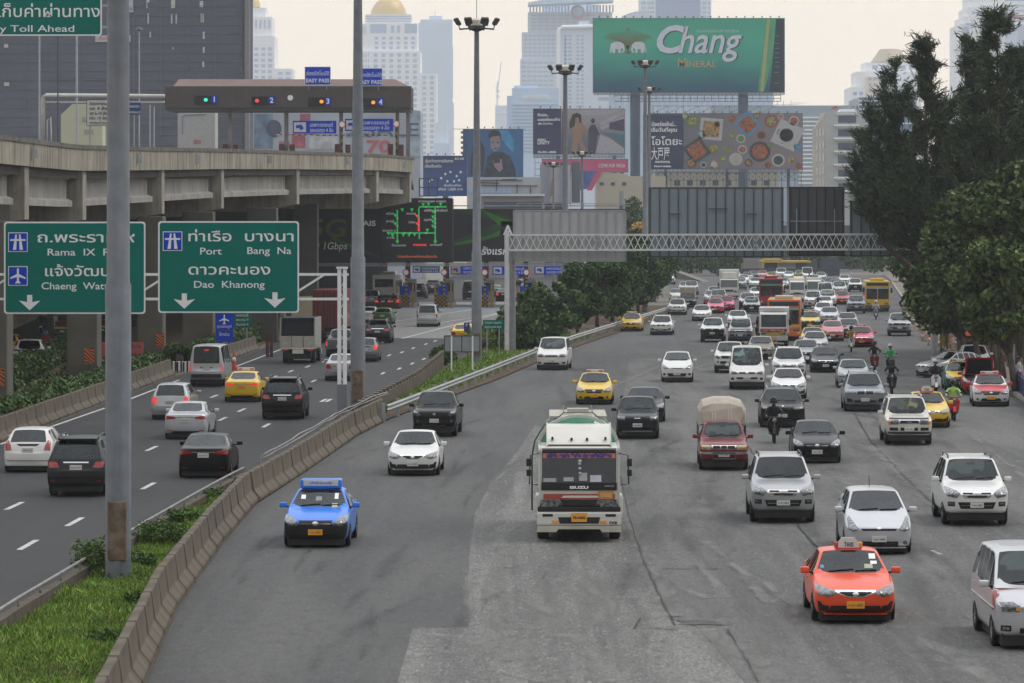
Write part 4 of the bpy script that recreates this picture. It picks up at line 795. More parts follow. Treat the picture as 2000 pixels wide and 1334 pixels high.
t=thing('pink_board','faded red board with black letters standing behind the nearest mast under the viaduct','notice board',G(240,722));Zs=ZG(722);mb=MB();mb.rect(199,280,668,700,Zs,.05);mb.build('panel',mat('faded_red',(.42,.10,.11),.6,var=.08),t);textpx('ลดความเร็ว 30',250,680,6,Zs-.06,INK,t,width=50);textpx('ทางแยก 200 ม.',250,695,6,Zs-.06,INK,t,width=52)
mb=MB();mb.beam(W(210,700,Zs),W(210,722,Zs),.08);mb.beam(W(268,700,Zs),W(268,722,Zs),.08);mb.build('legs',STEEL_D,t)
t=thing('direction_sign','small green two line sign on two posts beside the third lamp mast','road sign',G(964,695),'green direction signs');Zs=ZG(700);mb=MB();mb.rect(943,984,625,642,Zs,.05);mb.build('panel',SIGN_G,t);textpx('ทางออก สุขุมวิท',963,632,3.6,Zs-.06,SIGN_T,t,width=32);textpx('Sukhumvit Exit',963,640,3.6,Zs-.06,SIGN_T,t,width=32)
mb=MB();mb.beam(W(951,642,Zs),W(951,700,Zs),.08);mb.beam(W(975,642,Zs),W(975,696,Zs),.08);mb.build('legs',STEEL,t)
t=thing('overhead_sign','low grey sign seen from behind on two white posts before the third mast','sign',G(904,730),'small signs on the median');Zs=222;mb=MB();mb.rect(868,937,656,687,Zs+.1,.04);mb.build('sheet',mat('back_grey',(.25,.27,.28),.6,var=.08),t);mb=MB();mb.beam(W(882,656,Zs),W(882,736,Zs),.09);mb.beam(W(923,656,Zs),W(923,722,Zs),.09);mb.build('legs',WHITE_STEEL,t);mb=MB()
for a,b in(((868,656),(937,656)),((868,687),(937,687)),((868,656),(868,687)),((937,656),(937,687)),((902,656),(902,687))):mb.beam(W(*a,Zs+.07),W(*b,Zs+.07),.06)
mb.build('frame',STEEL_D,t)
t=thing('blue_marker','small dark blue marker sign on a thin post left of the third lamp mast','road sign',G(912,715),'small signs on the median');Zs=224;mb=MB();mb.rect(906,917,630,648,Zs,.04);mb.build('panel',mat('marker_blue',(.015,.035,.13),.5),t);textpx('P',911.5,638,6,Zs-.05,SIGN_W,t);mb=MB();mb.beam(W(913,648,Zs),W(913,718,Zs),.05);mb.build('post',STEEL_D,t)
# ramp wall merging from the left, far away
t=thing('ramp_wall','far grey concrete ramp wall sloping down to the main road behind the median trees','wall',W(1340,560,640));mb=MB();mb.prism([W(1296,522,660),W(1302,524,655),W(1380,553,600),W(1390,562,596),W(1300,553,655),W(1296,552,660)],(0,0,0),(1.2,1.2,0));mb.build('wall',CONC_DARK,t)
# added near-black wall standing for the shade under the deck, and the shop posters seen under its roof
t=thing('shade_backdrop_wall','added dark backdrop for the shade under the far side of the elevated toll plaza','wall',(-45,462,0));mb=MB();mb.box(-74,-15,462,463,0,13.0);mb.build('wall',mat('shade_dark_concrete',(.045,.045,.045),.9,var=.3,scale=.2),t)
Z=640
t=thing('poster_building','pale shop building covered in red and blue sale posters behind the upper toll gate','building',W(660,300,Z))
mb=MB();a=W(494,0,Z);b=W(821,216,Z);mb.box(a.x,b.x,Z,Z+20,0,b.z);mb.build('wall',mat('poster_wall',(.40,.44,.50),.7,var=.1,scale=.1),t)
for x0,x1,y0,y1,c in((496,533,222,290,(.17,.23,.32)),(603,660,268,292,(.45,.47,.49)),(586,606,222,236,(.34,.10,.16)),(570,596,262,288,(.42,.12,.15)),(798,821,220,306,(.36,.43,.50)),(545,566,276,290,(.40,.14,.16))):mb=MB();mb.rect(x0,x1,y0,y1,Z-.05,.05);mb.build('poster',mat('poster_%d'%x0,c,.7,var=.4,scale=.5),t)
mb=MB();mb.flat(ell(535,251,15,17,20),Z-.1,.04);mb.build('poster_disc',mat('disc_blue',(.07,.09,.14),.7),t)
textpx('70',740,297,23,Z-.12,mat('sale_red',(.55,.13,.15),.7),t,width=48,bold=.08);textpx('SALE',765,266,26,Z-.12,mat('sale_blue',(.10,.13,.24),.7),t,width=106,bold=.03);textpx('SPECIAL',700,268,9,Z-.12,mat('sale_blue',(.10,.13,.24)),t,width=48)
# ------------------------------------------------------------------ the city behind
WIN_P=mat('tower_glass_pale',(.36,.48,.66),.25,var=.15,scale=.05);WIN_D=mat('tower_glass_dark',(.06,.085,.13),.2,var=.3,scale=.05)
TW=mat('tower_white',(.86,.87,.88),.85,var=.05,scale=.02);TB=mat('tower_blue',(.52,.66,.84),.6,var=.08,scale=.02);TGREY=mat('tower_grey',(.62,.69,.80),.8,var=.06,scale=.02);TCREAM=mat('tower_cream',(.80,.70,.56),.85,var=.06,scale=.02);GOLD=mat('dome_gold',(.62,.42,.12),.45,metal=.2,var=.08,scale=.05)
NET=mat('scaffold_net',(.125,.138,.172),.9,var=.07,scale=.06,spec=.1,streak=((.3,.3,2.2),.35,.35,(.088,.094,.108)),dirt=((.4,.4,.05),.5,.3,(.14,.147,.165)))
def block(t,name,x0,x1,y0,y1,Z,dep,m,bevel=0.0):
    a=W(x0,y1,Z);b=W(x1,y0,Z);mb=MB();mb.box(a.x,b.x,Z,Z+dep,0 if y1>=445 else a.z,b.z);return mb.build(name,m,t,bevel=bevel)
_unit=MB();_unit.box(-.5,.5,0,1,-.5,.5);_u=_unit.build('window',WIN_P);WMESH=_u.data;bpy.data.objects.remove(_u)
WD=WMESH.copy();WD.materials.clear();WD.materials.append(WIN_D)
def windows(t,x0,x1,y0,y1,nx,ny,Z,fx=.6,fy=.55,name='window',me=None,th=.25,limit=100):
    """a grid of windows standing 0.1 m proud of the facade, each an own part up to the limit."""
    k=0;mb=MB();me=me or WMESH
    for j in range(ny):
        for i in range(nx):
            cx=lerp(x0,x1,(i+.5)/nx);cy=lerp(y0,y1,(j+.5)/ny);w=(x1-x0)/nx*fx/F*Z;h=(y1-y0)/ny*fy/F*Z;c=W(cx,cy,Z)
            if k<limit:
                o=bpy.data.objects.new(name,me);COL.objects.link(o);o.parent=t;o.matrix_parent_inverse=Matrix.Translation(-WORLD[t.name]);o.location=(c.x,Z-.12,c.z);o.scale=(w,th,h)
            else:mb.box(c.x-w/2,c.x+w/2,Z-.12,Z+.1,c.z-h/2,c.z+h/2)
            k+=1
    if mb.v:kind(mb.build(name,me.materials[0],t),'stuff')
def bld(label,x0,x1,ytop,Z,dep,m,name='tower',cat='tower',ybase=470,group=None):
    t=thing(name,label,cat,((x0+x1)/2/F*Z-1000/F*Z,Z,0),group);block(t,'wall',x0,x1,ytop,ybase,Z,dep,m);return t
# netted building site
Z=560
t=bld('wide dark building wrapped in grey scaffold netting behind the toll gate',-120,485,-70,Z,10,NET,'netted_building','building')
block(t,'corner_column',478,486.5,-70,300,Z-.8,1.5,mat('net_edge',(.24,.235,.23),.9,var=.1),0)
mb=MB()
for y in range(-60,300,18):mb.beam(W(-120,y,Z-.08),W(477,y+random.uniform(-1,1),Z-.08),.05)
for x in range(-110,476,53):mb.beam(W(x,-70,Z-.1),W(x,300,Z-.1),.06)
mb.build('net_seams',mat('net_seam',(.19,.2,.22),.9),t)
WHO=mat('net_hole',(.52,.52,.5),.8)
for x0,x1,y0,y1 in((286,292,-6,5),(286,288,5,16),(334,342,-4,16),(390,397,2,14),(288,291,26,46),(334,337,27,46),(343,345.5,27,46),(392,394,26,44),(395.5,398,27,44),(292,295,62,73),(396,400,62,76),(396,400,92,104),(395,399,120,131),(8,16,86,93),(8,18,161,168),(337,339,92,97)):
    mb=MB();mb.rect(x0,x1,y0,y1,Z-.05,.04);mb.build('net_hole',WHO,t)
for x0,x1,y0,y1,s_ in((240,260,-20,24,'ปลอดภัย'),(186,255,69,82,'อันตราย ห้ามเข้า')):
    mb=MB();mb.rect(x0,x1,y0,y1,Z-.15,.05);mb.build('banner',mat('banner_white',(.5,.5,.52),.7),t);textpx(s_,(x0+x1)/2,y1-4,6,Z-.22,SIGN_RED if x0<200 else SIGN_B,t,width=(x1-x0)*.8)
# hotel tower left, stepped, white
Z=4000
t=bld('stepped white hotel tower with a golden dome tip right of the netted building',470,536,70,Z,60,TW)
block(t,'upper_wall',470,531,33,70,Z+4,50,TW);block(t,'crown',470,519,15,33,Z+8,40,TW);block(t,'wing',534,571,134,470,Z+3,50,TW)
a=W(494,14,Z+20);mb=MB();mb.lathe([(7.5,0),(7.2,4),(5.5,8),(2.5,11),(.2,12)],20,o=(a.x,Z+25,a.z));mb.build('dome',GOLD,t,smooth=True)
windows(t,494,534,90,300,3,19,Z);windows(t,496,530,37,58,4,1,Z+4,.5,.8);windows(t,540,570,138,300,2,15,Z+3)
# golden dome hotel tower
t=bld('white hotel tower crowned by a golden dome behind the second mast',700,821,100,Z,70,TW)
block(t,'upper_wall',703,815,46,100,Z+5,60,TW);block(t,'crown',714,803,28,46,Z+10,50,TW);block(t,'wing',818,853,143,470,Z+6,50,TW)
a=W(759,28,Z+35);rr=34/F*Z;mb=MB();mb.lathe([(rr*1.04,-2),(rr*1.02,3),(rr*.93,rr*.38),(rr*.72,rr*.7),(rr*.4,rr*.92),(.2,rr)],28,o=(a.x,Z+35,a.z));mb.build('dome',GOLD,t,smooth=True)
mb=MB()
for k,y in enumerate((31,36,41)):mb.rect(713,804,y,y+1.6,Z+9.8,.3)
mb.build('cornice',WIN_P,t)
windows(t,726,818,102,300,6,18,Z,.48,.6);windows(t,703,722,102,300,4,18,Z,.4,.6);windows(t,728,814,70,98,6,3,Z+5,.5,.6);windows(t,722,756,47,65,1,1,Z+5,.95,1);windows(t,761,784,49,65,2,1,Z+5,.55,.9);windows(t,790,815,46,65,1,1,Z+5,.95,1);windows(t,703,715,50,68,3,1,Z+5,.5,.9);windows(t,821,851,146,304,2,15,Z+6,.5,.6)
t=bld('low pale blue block at the foot of the golden dome tower',850,874,240,3900,40,TGREY);block(t,'lower_wall',848,880,280,470,3890,40,TB)
# pixelated glass tower
Z=5600
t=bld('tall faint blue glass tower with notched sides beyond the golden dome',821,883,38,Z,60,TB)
block(t,'crown',838,863,31,38,Z+10,40,TB)
for x0,x1,y0,y1 in((815,821,60,150),(817,821,45,60),(883,886,200,300),(880,884.5,90,190)):block(t,'stepped_bay',x0,x1,y0,y1,Z+4,40,TB)
mb=MB()
for y in range(44,300,6):mb.rect(822,882,y,y+1.2,Z-.3,.4)
mb.build('floor_bands',mat('pale_band',(.55,.65,.78),.6),t)
a=W(850,31,Z+20);mb=MB();mb.tube([a,a+Vector((0,0,8))],.6,5);mb.build('mast',TGREY,t)
# crane and a far block
t=thing('tower_crane','faint far tower crane above a pale block between masts','crane',W(970,250,5200));mb=MB();Z=5200
mb.beam(W(971,215,Z),W(972,160,Z),2.0);mb.build('tower',TGREY,t);mb=MB();mb.beam(W(972,178,Z),W(979,120,Z),1.2);mb.beam(W(972,170,Z),W(968,172,Z),2.5);mb.build('jib',TGREY,t)
mb=MB();mb.rect(968,976,176,180,Z-3,4);mb.rect(968,976,187,190,Z-3,4);mb.build('cab',TGREY,t)
t=bld('small pale unfinished block under the far tower crane',967,991,206,5150,50,TGREY);mb=MB();mb.rect(967,991,219,221,5149,.6);mb.build('cornice',TW,t)
# tower with the ring emblem
Z=3600
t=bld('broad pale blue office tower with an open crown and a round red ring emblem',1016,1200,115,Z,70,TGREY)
block(t,'shoulder',1019,1198,63,115,Z+4,60,TGREY);block(t,'upper_wall',1031,1196,24,63,Z+8,50,TGREY)
mb=MB();mb.flat([(1031,10),(1064,3),(1196,4),(1196,7),(1031,14)],Z+8,40)
mb.build('roof_rim',TB,t);mb=MB()
for x in[1034+6.2*i for i in range(27)]:
    if not 1112<x<1140:mb.rect(x,x+3.4,10,24,Z+8,3)
mb.build('crown_columns',TGREY,t);block(t,'drum',1060,1170,9,24,Z+20,20,TB)
mb=MB();mb.prism([W(x,y,Z+4)for x,y in ell(1128,24,14,14,24)],(0,0,0),(0,-1.0,0));mb.build('emblem_ring',mat('emblem_pink',(.50,.22,.27),.6),t)
mb=MB();mb.prism([W(x,y,Z+2.9)for x,y in ell(1129,22,10.5,9,24)],(0,0,0),(0,-.5,0));mb.build('emblem',TB,t)
windows(t,1036,1192,27,60,12,5,Z+8,.7,.35);windows(t,1022,1085,66,113,7,6,Z+4,.7,.4,limit=42);windows(t,1018,1082,118,240,6,14,Z,.8,.4)
# blue hotel block with lettering
Z=2300
t=bld('dull blue hotel block with a rooftop name behind the poster of the dark haired man',1000,1092,172,Z,60,TB);block(t,'left_wing',990,1004,187,470,Z+6,50,TB);block(t,'crown',1004,1050,167,173,Z+5,50,TB)
textpx('NOVOTEL',1049,194,7.5,Z-.5,mat('roof_letters',(.9,.9,.9),.5),t,width=55,bold=.09,th=.15)
mb=MB()
for y in range(204,300,7):mb.rect(1001,1091,y,y+2.2,Z-.2,.25)
mb.build('window_bands',mat('band_blue',(.34,.44,.58),.4),t)
# rounded white frame tower
Z=2700
t=bld('grey tower with a white rounded frame beside the big green billboard',1094,1186,55,Z,60,TGREY);mb=MB();mb.tube([W(1091,470,Z-1),W(1091,62,Z-1),W(1093,56,Z-1),W(1098,53,Z-1),W(1190,51,Z-1)],1.4,8);mb.build('white_frame',TW,t)
windows(t,1100,1118,66,250,2,24,Z,.75,.5);windows(t,1124,1142,66,250,2,24,Z,.6,.5,me=WMESH,limit=40);block(t,'plant_room',1131,1151,41,50,Z+5,30,TGREY)
# tower behind the billboard
Z=3000
t=bld('pale blue tower with white lattice corners rising behind the big green billboard',1252,1388,-30,Z,60,TB)
mb=MB()
for y in range(-26,60,9):mb.rect(1250,1280,y,y+2.5,Z-.3,.4);mb.rect(1368,1389,y,y+2.5,Z-.3,.4)
for x in(1250,1262,1278,1369,1380,1387):mb.rect(x,x+2.2,-30,60,Z-.4,.4)
mb.build('white_lattice',TW,t);mb=MB();mb.rect(1282,1366,-30,36,Z-.5,.3);mb.build('curtain_wall',mat('curtain_blue',(.30,.38,.56),.3,var=.06,scale=.02),t)
t=thing('barrel_roof_block','small pale barrel roofed block peeping over the big green billboard','building',W(1245,60,2500));Z=2500;mb=MB();mb.prism([W(x,y,Z)for x,y in[(1215,60),(1215,31),(1228,26),(1243,22),(1262,22),(1273,26),(1276,60)]],(0,0,0),(0,30,0));mb.build('roof',TGREY,t)
# right hand side
Z=2600
t=bld('stepped white tower with a cream domed cap behind the tall trees',1661,1800,170,Z,50,TW);block(t,'upper_wall',1672,1796,140,170,Z+4,40,TW);block(t,'crown',1690,1790,122,140,Z+8,35,TW);block(t,'cream_bay',1690,1716,150,250,Z-1,3,TCREAM)
mb=MB();a=W(1738,122,Z+20);s=Z/F;mb.lathe([(38*s,0),(36*s,3*s),(34*s,6*s),(20*s,26*s),(.2,26.3*s)],24,o=(a.x,Z+20,a.z));mb.build('domed_cap',mat('cap_cream',(.52,.44,.33),.8,var=.05),t)
windows(t,1664,1688,176,230,2,4,Z,.6,.5);windows(t,1694,1714,148,230,2,7,Z-1.1,.6,.5);windows(t,1700,1790,126,137,5,1,Z+8,.6,.7);windows(t,1720,1790,150,200,5,4,Z,.6,.4)
Z=2400
t=bld('tall stepped white tower at the top right corner behind the dark trees',1876,2060,46,Z,60,TW);block(t,'upper_wall',1890,2060,14,46,Z+4,50,TW);block(t,'crown',1896,2060,-50,14,Z+8,45,TW);block(t,'step',1882,2060,32,46,Z+2,50,TW)
mb=MB()
for y in range(-40,130,10):mb.rect(1962,2040,y,y+2.2,Z-.2,.3)
for x0,x1,y0,y1 in((1880,1892,52,130),(1924,1936,34,90),(1910,1940,22,27),(1898,1904,22,28),(1886,1906,45,48)):mb.rect(x0,x1,y0,y1,Z-.3,.35)
mb.build('window_bands',mat('band_pale',(.42,.52,.68),.4),t)
t=thing('crane_jib','faint red crane jib at the upper right edge of the view','crane',W(1990,40,2200));mb=MB();mb.beam(W(1976,34,2200),W(2060,40,2200),1.5);mb.beam(W(1980,30,2200),W(2060,32,2200),.6);mb.build('jib',mat('jib_red',(.4,.14,.14),.6),t)
t=bld('grey concrete building edge at the right margin behind the dark trees',1988,2060,48,1500,40,TGREY,'building','building')
Z=1500
t=bld('long low pale blue building behind the food billboard',1388,1692,206,Z,40,mat('low_blue',(.29,.37,.45),.5,var=.06,scale=.05),'building','building');mb=MB()
for y in range(228,360,8):mb.rect(1560,1600,y,y+3,Z-.2,.3)
mb.build('window_bands',TW,t);mb=MB()
for x in(1505,1518,1530,1545):mb.beam(W(x,206,Z),W(x,196,Z),.3)
mb.beam(W(1500,204,Z),W(1560,204,Z),.2);mb.beam(W(1547,201,Z),W(1572,201,Z),.2);mb.build('roof_rail',TGREY,t)
t=bld('blue glass office block behind the white apartments and dark trees',1678,1790,190,1300,40,mat('office_blue',(.13,.21,.33),.3,var=.15,scale=.05),'building','building');mb=MB()
for y in(196,203,212,222,240,260):mb.rect(1677,1791,y,y+2,1299.7,.3)
mb.build('floor_bands',TW,t)
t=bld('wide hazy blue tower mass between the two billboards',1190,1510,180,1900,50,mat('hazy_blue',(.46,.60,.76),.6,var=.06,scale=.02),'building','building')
mb=MB()
for x in range(1195,1505,12):mb.rect(x,x+3,186,300,1899.7,.3)
mb.build('mullions',TGREY,t)
Z=900
t=bld('white apartment block with recessed balconies left of the dark trees',1612,1690,218,Z,20,mat('apartment_white',(.44,.45,.45),.85,var=.06,scale=.1,streak=((1,1,.1),.4,.3,(.3,.3,.3))),'apartment_block','building',ybase=450)
a=W(1590,0,Z+14);b=W(1612,0,Z);mb=MB();zt_=W(0,222,Z).z;mb.add([(a.x,a.y,0),(b.x-.02,b.y,0),(b.x-.02,b.y,zt_),(a.x,a.y,zt_-3.2),(a.x,a.y+5,0),(b.x-.02,b.y+8,0),(b.x-.02,b.y+8,zt_),(a.x,a.y+5,zt_-3.2)],[(0,1,2,3),(4,7,6,5),(0,3,7,4),(3,2,6,7),(1,5,6,2),(0,4,5,1)]);mb.build('side_wing',mat('apartment_cream',(.40,.37,.32),.85,var=.1,scale=.2),t)
windows(t,1633,1676,220,378,1,6,Z,.82,.5,me=WD,th=.5)
mb=MB()
for j in range(6):y=243+j*25.6;mb.rect(1629,1678,y,y+3.5,Z-.3,.8);mb.rect(1634,1674,y-21,y-19.5,Z-.2,.4)
mb.build('balcony',TW,t)
mb=MB()
for j in range(6):
    for i in range(3):
        p=lerp(a,b,.18+.28*i);q=lerp(a,b,.36+.28*i);z0=15+3*j;mb=MB();mb.prism([(p.x-.05,p.y-.15,z0),(q.x-.05,q.y-.15,z0),(q.x-.05,q.y-.15,z0+2),(p.x-.05,p.y-.15,z0+2)],(0,0,0),(.1,.1,0));mb.build('side_window',WIN_D,t)
mb=MB()
mb.prism([W(x,y,Z+3)for x,y in[(1633,222),(1644,213),(1668,213),(1678,222)]],(0,0,0),(0,6,0));mb.build('roof',TW,t)
t=thing('roof_ornament','small red ornament on the roof edge of the white apartment block','ornament',W(1630,213,904));mb=MB();mb.flat([(1622,214),(1626,209),(1633,207),(1637,211),(1632,214)],904,.6);mb.build('figure',mat('ornament_red',(.45,.08,.07),.6),t)
# ------------------------------------------------------------------ billboards
FRAME=mat('billboard_steel',(.12,.14,.165),.6,var=.1)
def billboard(label,x0,x1,y0,y1,Z,m,th=1.2,name='billboard'):
    t=thing(name,label,'billboard',W((x0+x1)/2,470,Z));mb=MB();a=W(x0-1,y1+1,Z);b=W(x1+1,y0-1,Z);mb.box(a.x,b.x,Z+.06,Z+th,a.z,b.z);mb.build('frame',FRAME,t)
    mb=MB();mb.rect(x0,x1,y0,y1,Z,.06);mb.build('poster',m,t);return t
def catwalk(t,x0,x1,y,Z,n,drop=10):
    mb=MB()
    for dy in(0,drop*.5,drop):mb.beam(W(x0,y+dy,Z-.6),W(x1,y+dy,Z-.6),.13)
    for i in range(n+1):x=lerp(x0,x1,i/n);mb.beam(W(x,y,Z-.6),W(x,y+drop,Z-.6),.12)
    mb.build('catwalk',FRAME,t)
def toplamps(t,x0,x1,y,Z,n):
    mb=MB()
    for i in range(n):x=lerp(x0,x1,(i+.5)/n);mb.beam(W(x,y,Z),W(x,y-3,Z-.8),.1);mb.rect(x-1.4,x+1.4,y-4.5,y-2.5,Z-.8,.3)
    mb.build('floodlights',STEEL_D,t)
def grad_mat(name,stops,axis='Z',noise=.0):
    """printed colour ramp across a poster (its own bounding box)."""
    m=bpy.data.materials.new(name);m.use_nodes=True;n=m.node_tree.nodes;l=m.node_tree.links;b=n['Principled BSDF'];b.inputs['Roughness'].default_value=.6
    c=n.new('ShaderNodeTexCoord');s=n.new('ShaderNodeSeparateXYZ');l.new(c.outputs['Generated'],s.inputs[0]);r=n.new('ShaderNodeValToRGB');el=r.color_ramp.elements
    src=s.outputs[axis]
    if noise:
        nz=n.new('ShaderNodeTexNoise');nz.inputs['Scale'].default_value=4;l.new(c.outputs['Generated'],nz.inputs[0]);ma=n.new('ShaderNodeMath');ma.operation='MULTIPLY_ADD';l.new(nz.outputs['Fac'],ma.inputs[0]);ma.inputs[1].default_value=noise;l.new(src,ma.inputs[2]);src=ma.outputs[0]
    l.new(src,r.inputs[0])
    for i,(p,cc)in enumerate(stops):
        k=el[i]if i<2 else el.new(p);k.position=p;k.color=(*cc,1)
    l.new(r.outputs[0],b.inputs['Base Color']);return m
Z=800
GRN=grad_mat('poster_green',[(0.0,(.012,.07,.14)),(1.0,(.05,.40,.26)),(.26,(.015,.12,.17)),(.55,(.035,.33,.25)),(.85,(.045,.43,.29))],'Z',.25)
bb=billboard('huge green billboard with two white elephants and the word Chang on two thick columns',1159,1532,36,180,Z,GRN,1.5)
LET=mat('letter_silver',(.62,.66,.76),.5,var=.08);LSH=mat('letter_shade',(.03,.08,.075),.5);GOLDP=mat('print_gold',(.42,.36,.20),.6);
textpx('C',1303,103,52,Z-.10,LSH,bb,bold=.28,shear=.28,th=.03);textpx('C',1301,102,52,Z-.18,LET,bb,bold=.22,shear=.28,th=.03)
textpx('hang',1389,104,52,Z-.10,LSH,bb,bold=.10,shear=.28,width=126,th=.03);textpx('hang',1387,103,52,Z-.18,LET,bb,bold=.09,shear=.28,width=124,th=.03)
textpx('INERAL',1370,131,12.5,Z-.1,GOLDP,bb,bold=.03,width=58,th=.03);textpx('M',1332,131,17,Z-.1,GOLDP,bb,bold=.03,th=.03)
textpx('น้ำแร่ธรรมชาติ ตราช้าง',1402,63,5,Z-.1,LET,bb,width=82,th=.02)
ELE=mat('print_elephant',(.60,.64,.68),.6)
for sx,cx in((1,1205),(-1,1248)):
    e=[(-14,3),(-12,-9),(-6,-13),(2,-13),(9,-12),(13,-8),(15,0),(15,6),(11,10),(9,8),(12,5),(11,0),(8,1),(7,10),(3,10),(2,2),(-3,2),(-4,10),(-9,10),(-9,3),(-12,10),(-14,10)]
    mb=MB();mb.flat([(cx+sx*x,94+y*.95)for x,y in e],Z-.08,.05);mb.build('printed_elephant',ELE,bb)
mb=MB()
for k in range(-7,8):
    an=k*.2;P=[(1226,98)]+[(1226+math.sin(an*j/6)*(6+7*j),96-math.cos(an*j/9)*6.2*j)for j in range(1,7)]if k else[(1226,98),(1226,60)]
    P=[(x,max(y,56+abs(k)*2.2))for x,y in P]
    for p,q in zip(P,P[1:]):mb.beam(W(*p,Z-.1),W(*q,Z-.1),.09)
for j in range(3):
    for k in range(14):x=1192+5*k;y=62+j*4+abs(x-1226)*.42;mb.rect(x,x+2.4,y,y+1.2,Z-.08,.05)
mb.build('printed_palm',mat('palm_gold',(.25,.17,.06),.6),bb)
mb=MB();mb.rect(1222,1231,99,105,Z-.08,.05);mb.flat(ell(1226.5,57,4,2,8),Z-.08,.05);mb.build('printed_base',mat('print_red',(.30,.08,.07),.6),bb)
BOT=mat('bottle_dark',(.012,.03,.05),.6);BOG=mat('bottle_glow',(.10,.34,.16),.6,var=.2,scale=.3)
mb=MB();mb.flat([(1516,37),(1531,37),(1531,179),(1503,179),(1506,150)],Z-.065,.03);mb.build('printed_bottle',BOT,bb)
mb=MB();mb.flat([(1496,37),(1510,37),(1508,90),(1500,150),(1492,179),(1480,179),(1487,120)],Z-.065,.03);mb.build('printed_glow',BOG,bb);mb=MB();mb.flat([(1498,37),(1504,37),(1496,130),(1491,179),(1485,179),(1491,100)],Z-.1,.02);mb.build('printed_highlight',mat('bottle_yellow',(.34,.42,.18),.6),bb)
mb=MB()
for y in(70,84,94,103,112,121,130,141,162):mb.rect(1512+(y%3),1522,y,y+.9,Z-.1,.02)
for i in range(90):x=random.uniform(1162,1485);y=40+138*random.random()**.6;mb.rect(x,x+.8,y,y+.8,Z-.065,.02)
mb.build('printed_drops',mat('drop_green',(.15,.30,.22),.6),bb)
toplamps(bb,1162,1530,36,Z,22);catwalk(bb,1160,1532,181,Z,46,4);catwalk(bb,1200,1525,186,Z+1,24,12)
for x in(1241,1452):mb=MB();p=W(x,0,Z);mb.lathe([(1.05,0),(1.05,W(0,181,Z).z)],16,o=(p.x,Z+.9,0));mb.build('column',mat('column_blue',(.085,.115,.17),.6,var=.12,scale=.3),bb,smooth=True)
mb=MB();mb.rect(1168,1211,190,197,Z+.3,.5);mb.build('name_plate',TGREY,bb)
# food billboard
Z=780
fb=billboard('wide billboard of food dishes with white Thai lettering on dark blue under the green billboard',1271,1567,222,330,Z,grad_mat('poster_slate',[(0,(.10,.085,.10)),(1,(.20,.17,.19)),(.5,(.13,.14,.17))],'X',.5))
NAVY=mat('print_navy',(.018,.032,.085),.6,var=.1,scale=.1);mb=MB();mb.rect(1256,1335,224,330,Z-.062,.03);mb.build('printed_panel',NAVY,fb)
for s_,x,y,h,w in(('มื้ออร่อยใหม่...',1297,246,7,48),('เริ่มวันที่คุณ',1297,257,7,50),('โอโตยะ',1302,283,14,60),('大戸屋',1290,310,19,36),('OOTOYA',1294,318,3.5,30),('ร้านอาหารญี่ปุ่น',1294,326,2.5,34)):textpx(s_,x,y,h,Z-.1,SIGN_W,fb,width=w,bold=.03)
def dish(cx,cy,r,rim,food,shape='round',rot=0):
    P=ell(cx,cy,r,r*.95,22)if shape=='round' else[(cx+r*1.2*math.cos(R(rot+90*k)),cy+r*1.15*math.sin(R(rot+90*k)))for k in range(4)]
    mb=MB();mb.flat(P,Z-.066,.03);mb.build('printed_dish',rim,fb)
    Q=[(cx+(x-cx)*.72,cy+(y-cy)*.72)for x,y in P];mb=MB();mb.flat(Q,Z-.10,.03);mb.build('printed_food',food,fb)
cW,cK,cR_,cB,cG=mat('print_white',(.42,.42,.43),.6),mat('print_black',(.03,.033,.033),.6),mat('print_dark_red',(.30,.05,.035),.6),mat('print_sky',(.06,.24,.42),.6),mat('print_leaf',(.12,.20,.05),.6)
def food(name,a):return mat(name,a,.7,var=.8,scale=2.2,dirt=((1,1,1),1.6,.8,(.10,.14,.03)))
fA,fB_,fC,fD=food('food_red',(.32,.07,.03)),food('food_mix',(.36,.20,.08)),food('food_brown',(.16,.06,.03)),food('food_green',(.25,.28,.10))
for a in((1352,236,13,cG,fD),(1389,252,26,cW,fB_,'sq',50),(1460,243,23,cB,fA,'sq',0),(1506,237,13,cR_,fD),(1551,236,10,cW,fA),(1538,264,30,cW,cW,'sq',70),(1536,264,19,fA,cG),(1361,294,24,cK,fA,'sq',10),(1394,290,10,cG,fB_),(1437,311,13,cW,mat('print_cream',(.38,.36,.28),.6)),(1484,296,21,cK,fA),(1487,264,9,cR_,cK),(1520,313,13,cW,cK),(1545,312,6,fB_,fB_),(1395,321,9,fB_,cW),(1447,271,9,cW,cG),(1400,243,7,cK,cK),(1340,226,7,cW,fD),(1372,262,9,cB,cW,'sq',20),(1420,292,8,fB_,cG),(1412,310,7,cG,fD),(1450,292,9,cW,fA),(1462,318,8,cK,fB_),(1502,284,6,cG,cG),(1558,288,8,cB,cB,'sq',35),(1350,318,10,fC,fB_,'sq',25),(1374,322,6,cW,cK),(1430,232,7,fC,fA),(1478,226,6,fC,fD),(1525,228,6,cW,fB_),(1500,322,7,fA,fC),(1428,264,7,cG,fD),(1560,324,6,cR_,fA)):dish(*a)
catwalk(fb,1258,1567,331,Z,38,5);toplamps(fb,1275,1565,222,Z,16)
mb=MB()
for i in range(24):x=lerp(1272,1565,i/23);mb.beam(W(x,336,Z+1),W(x,372,Z+1),.12)
for i in range(23):x=lerp(1272,1565,i/23);x2=lerp(1272,1565,(i+1)/23);mb.beam(W(x,338,Z+1),W(x2,352,Z+1),.09);mb.beam(W(x,352,Z+1),W(x2,338,Z+1),.09)
for y in(338,352,366):mb.beam(W(1272,y,Z+1),W(1565,y,Z+1),.12)
for x in range(1275,1510,30):mb.beam(W(x,221,Z+1),W(x,206,Z+1),.1);mb.beam(W(x,221,Z+1),W(x+30,207,Z+1),.08)
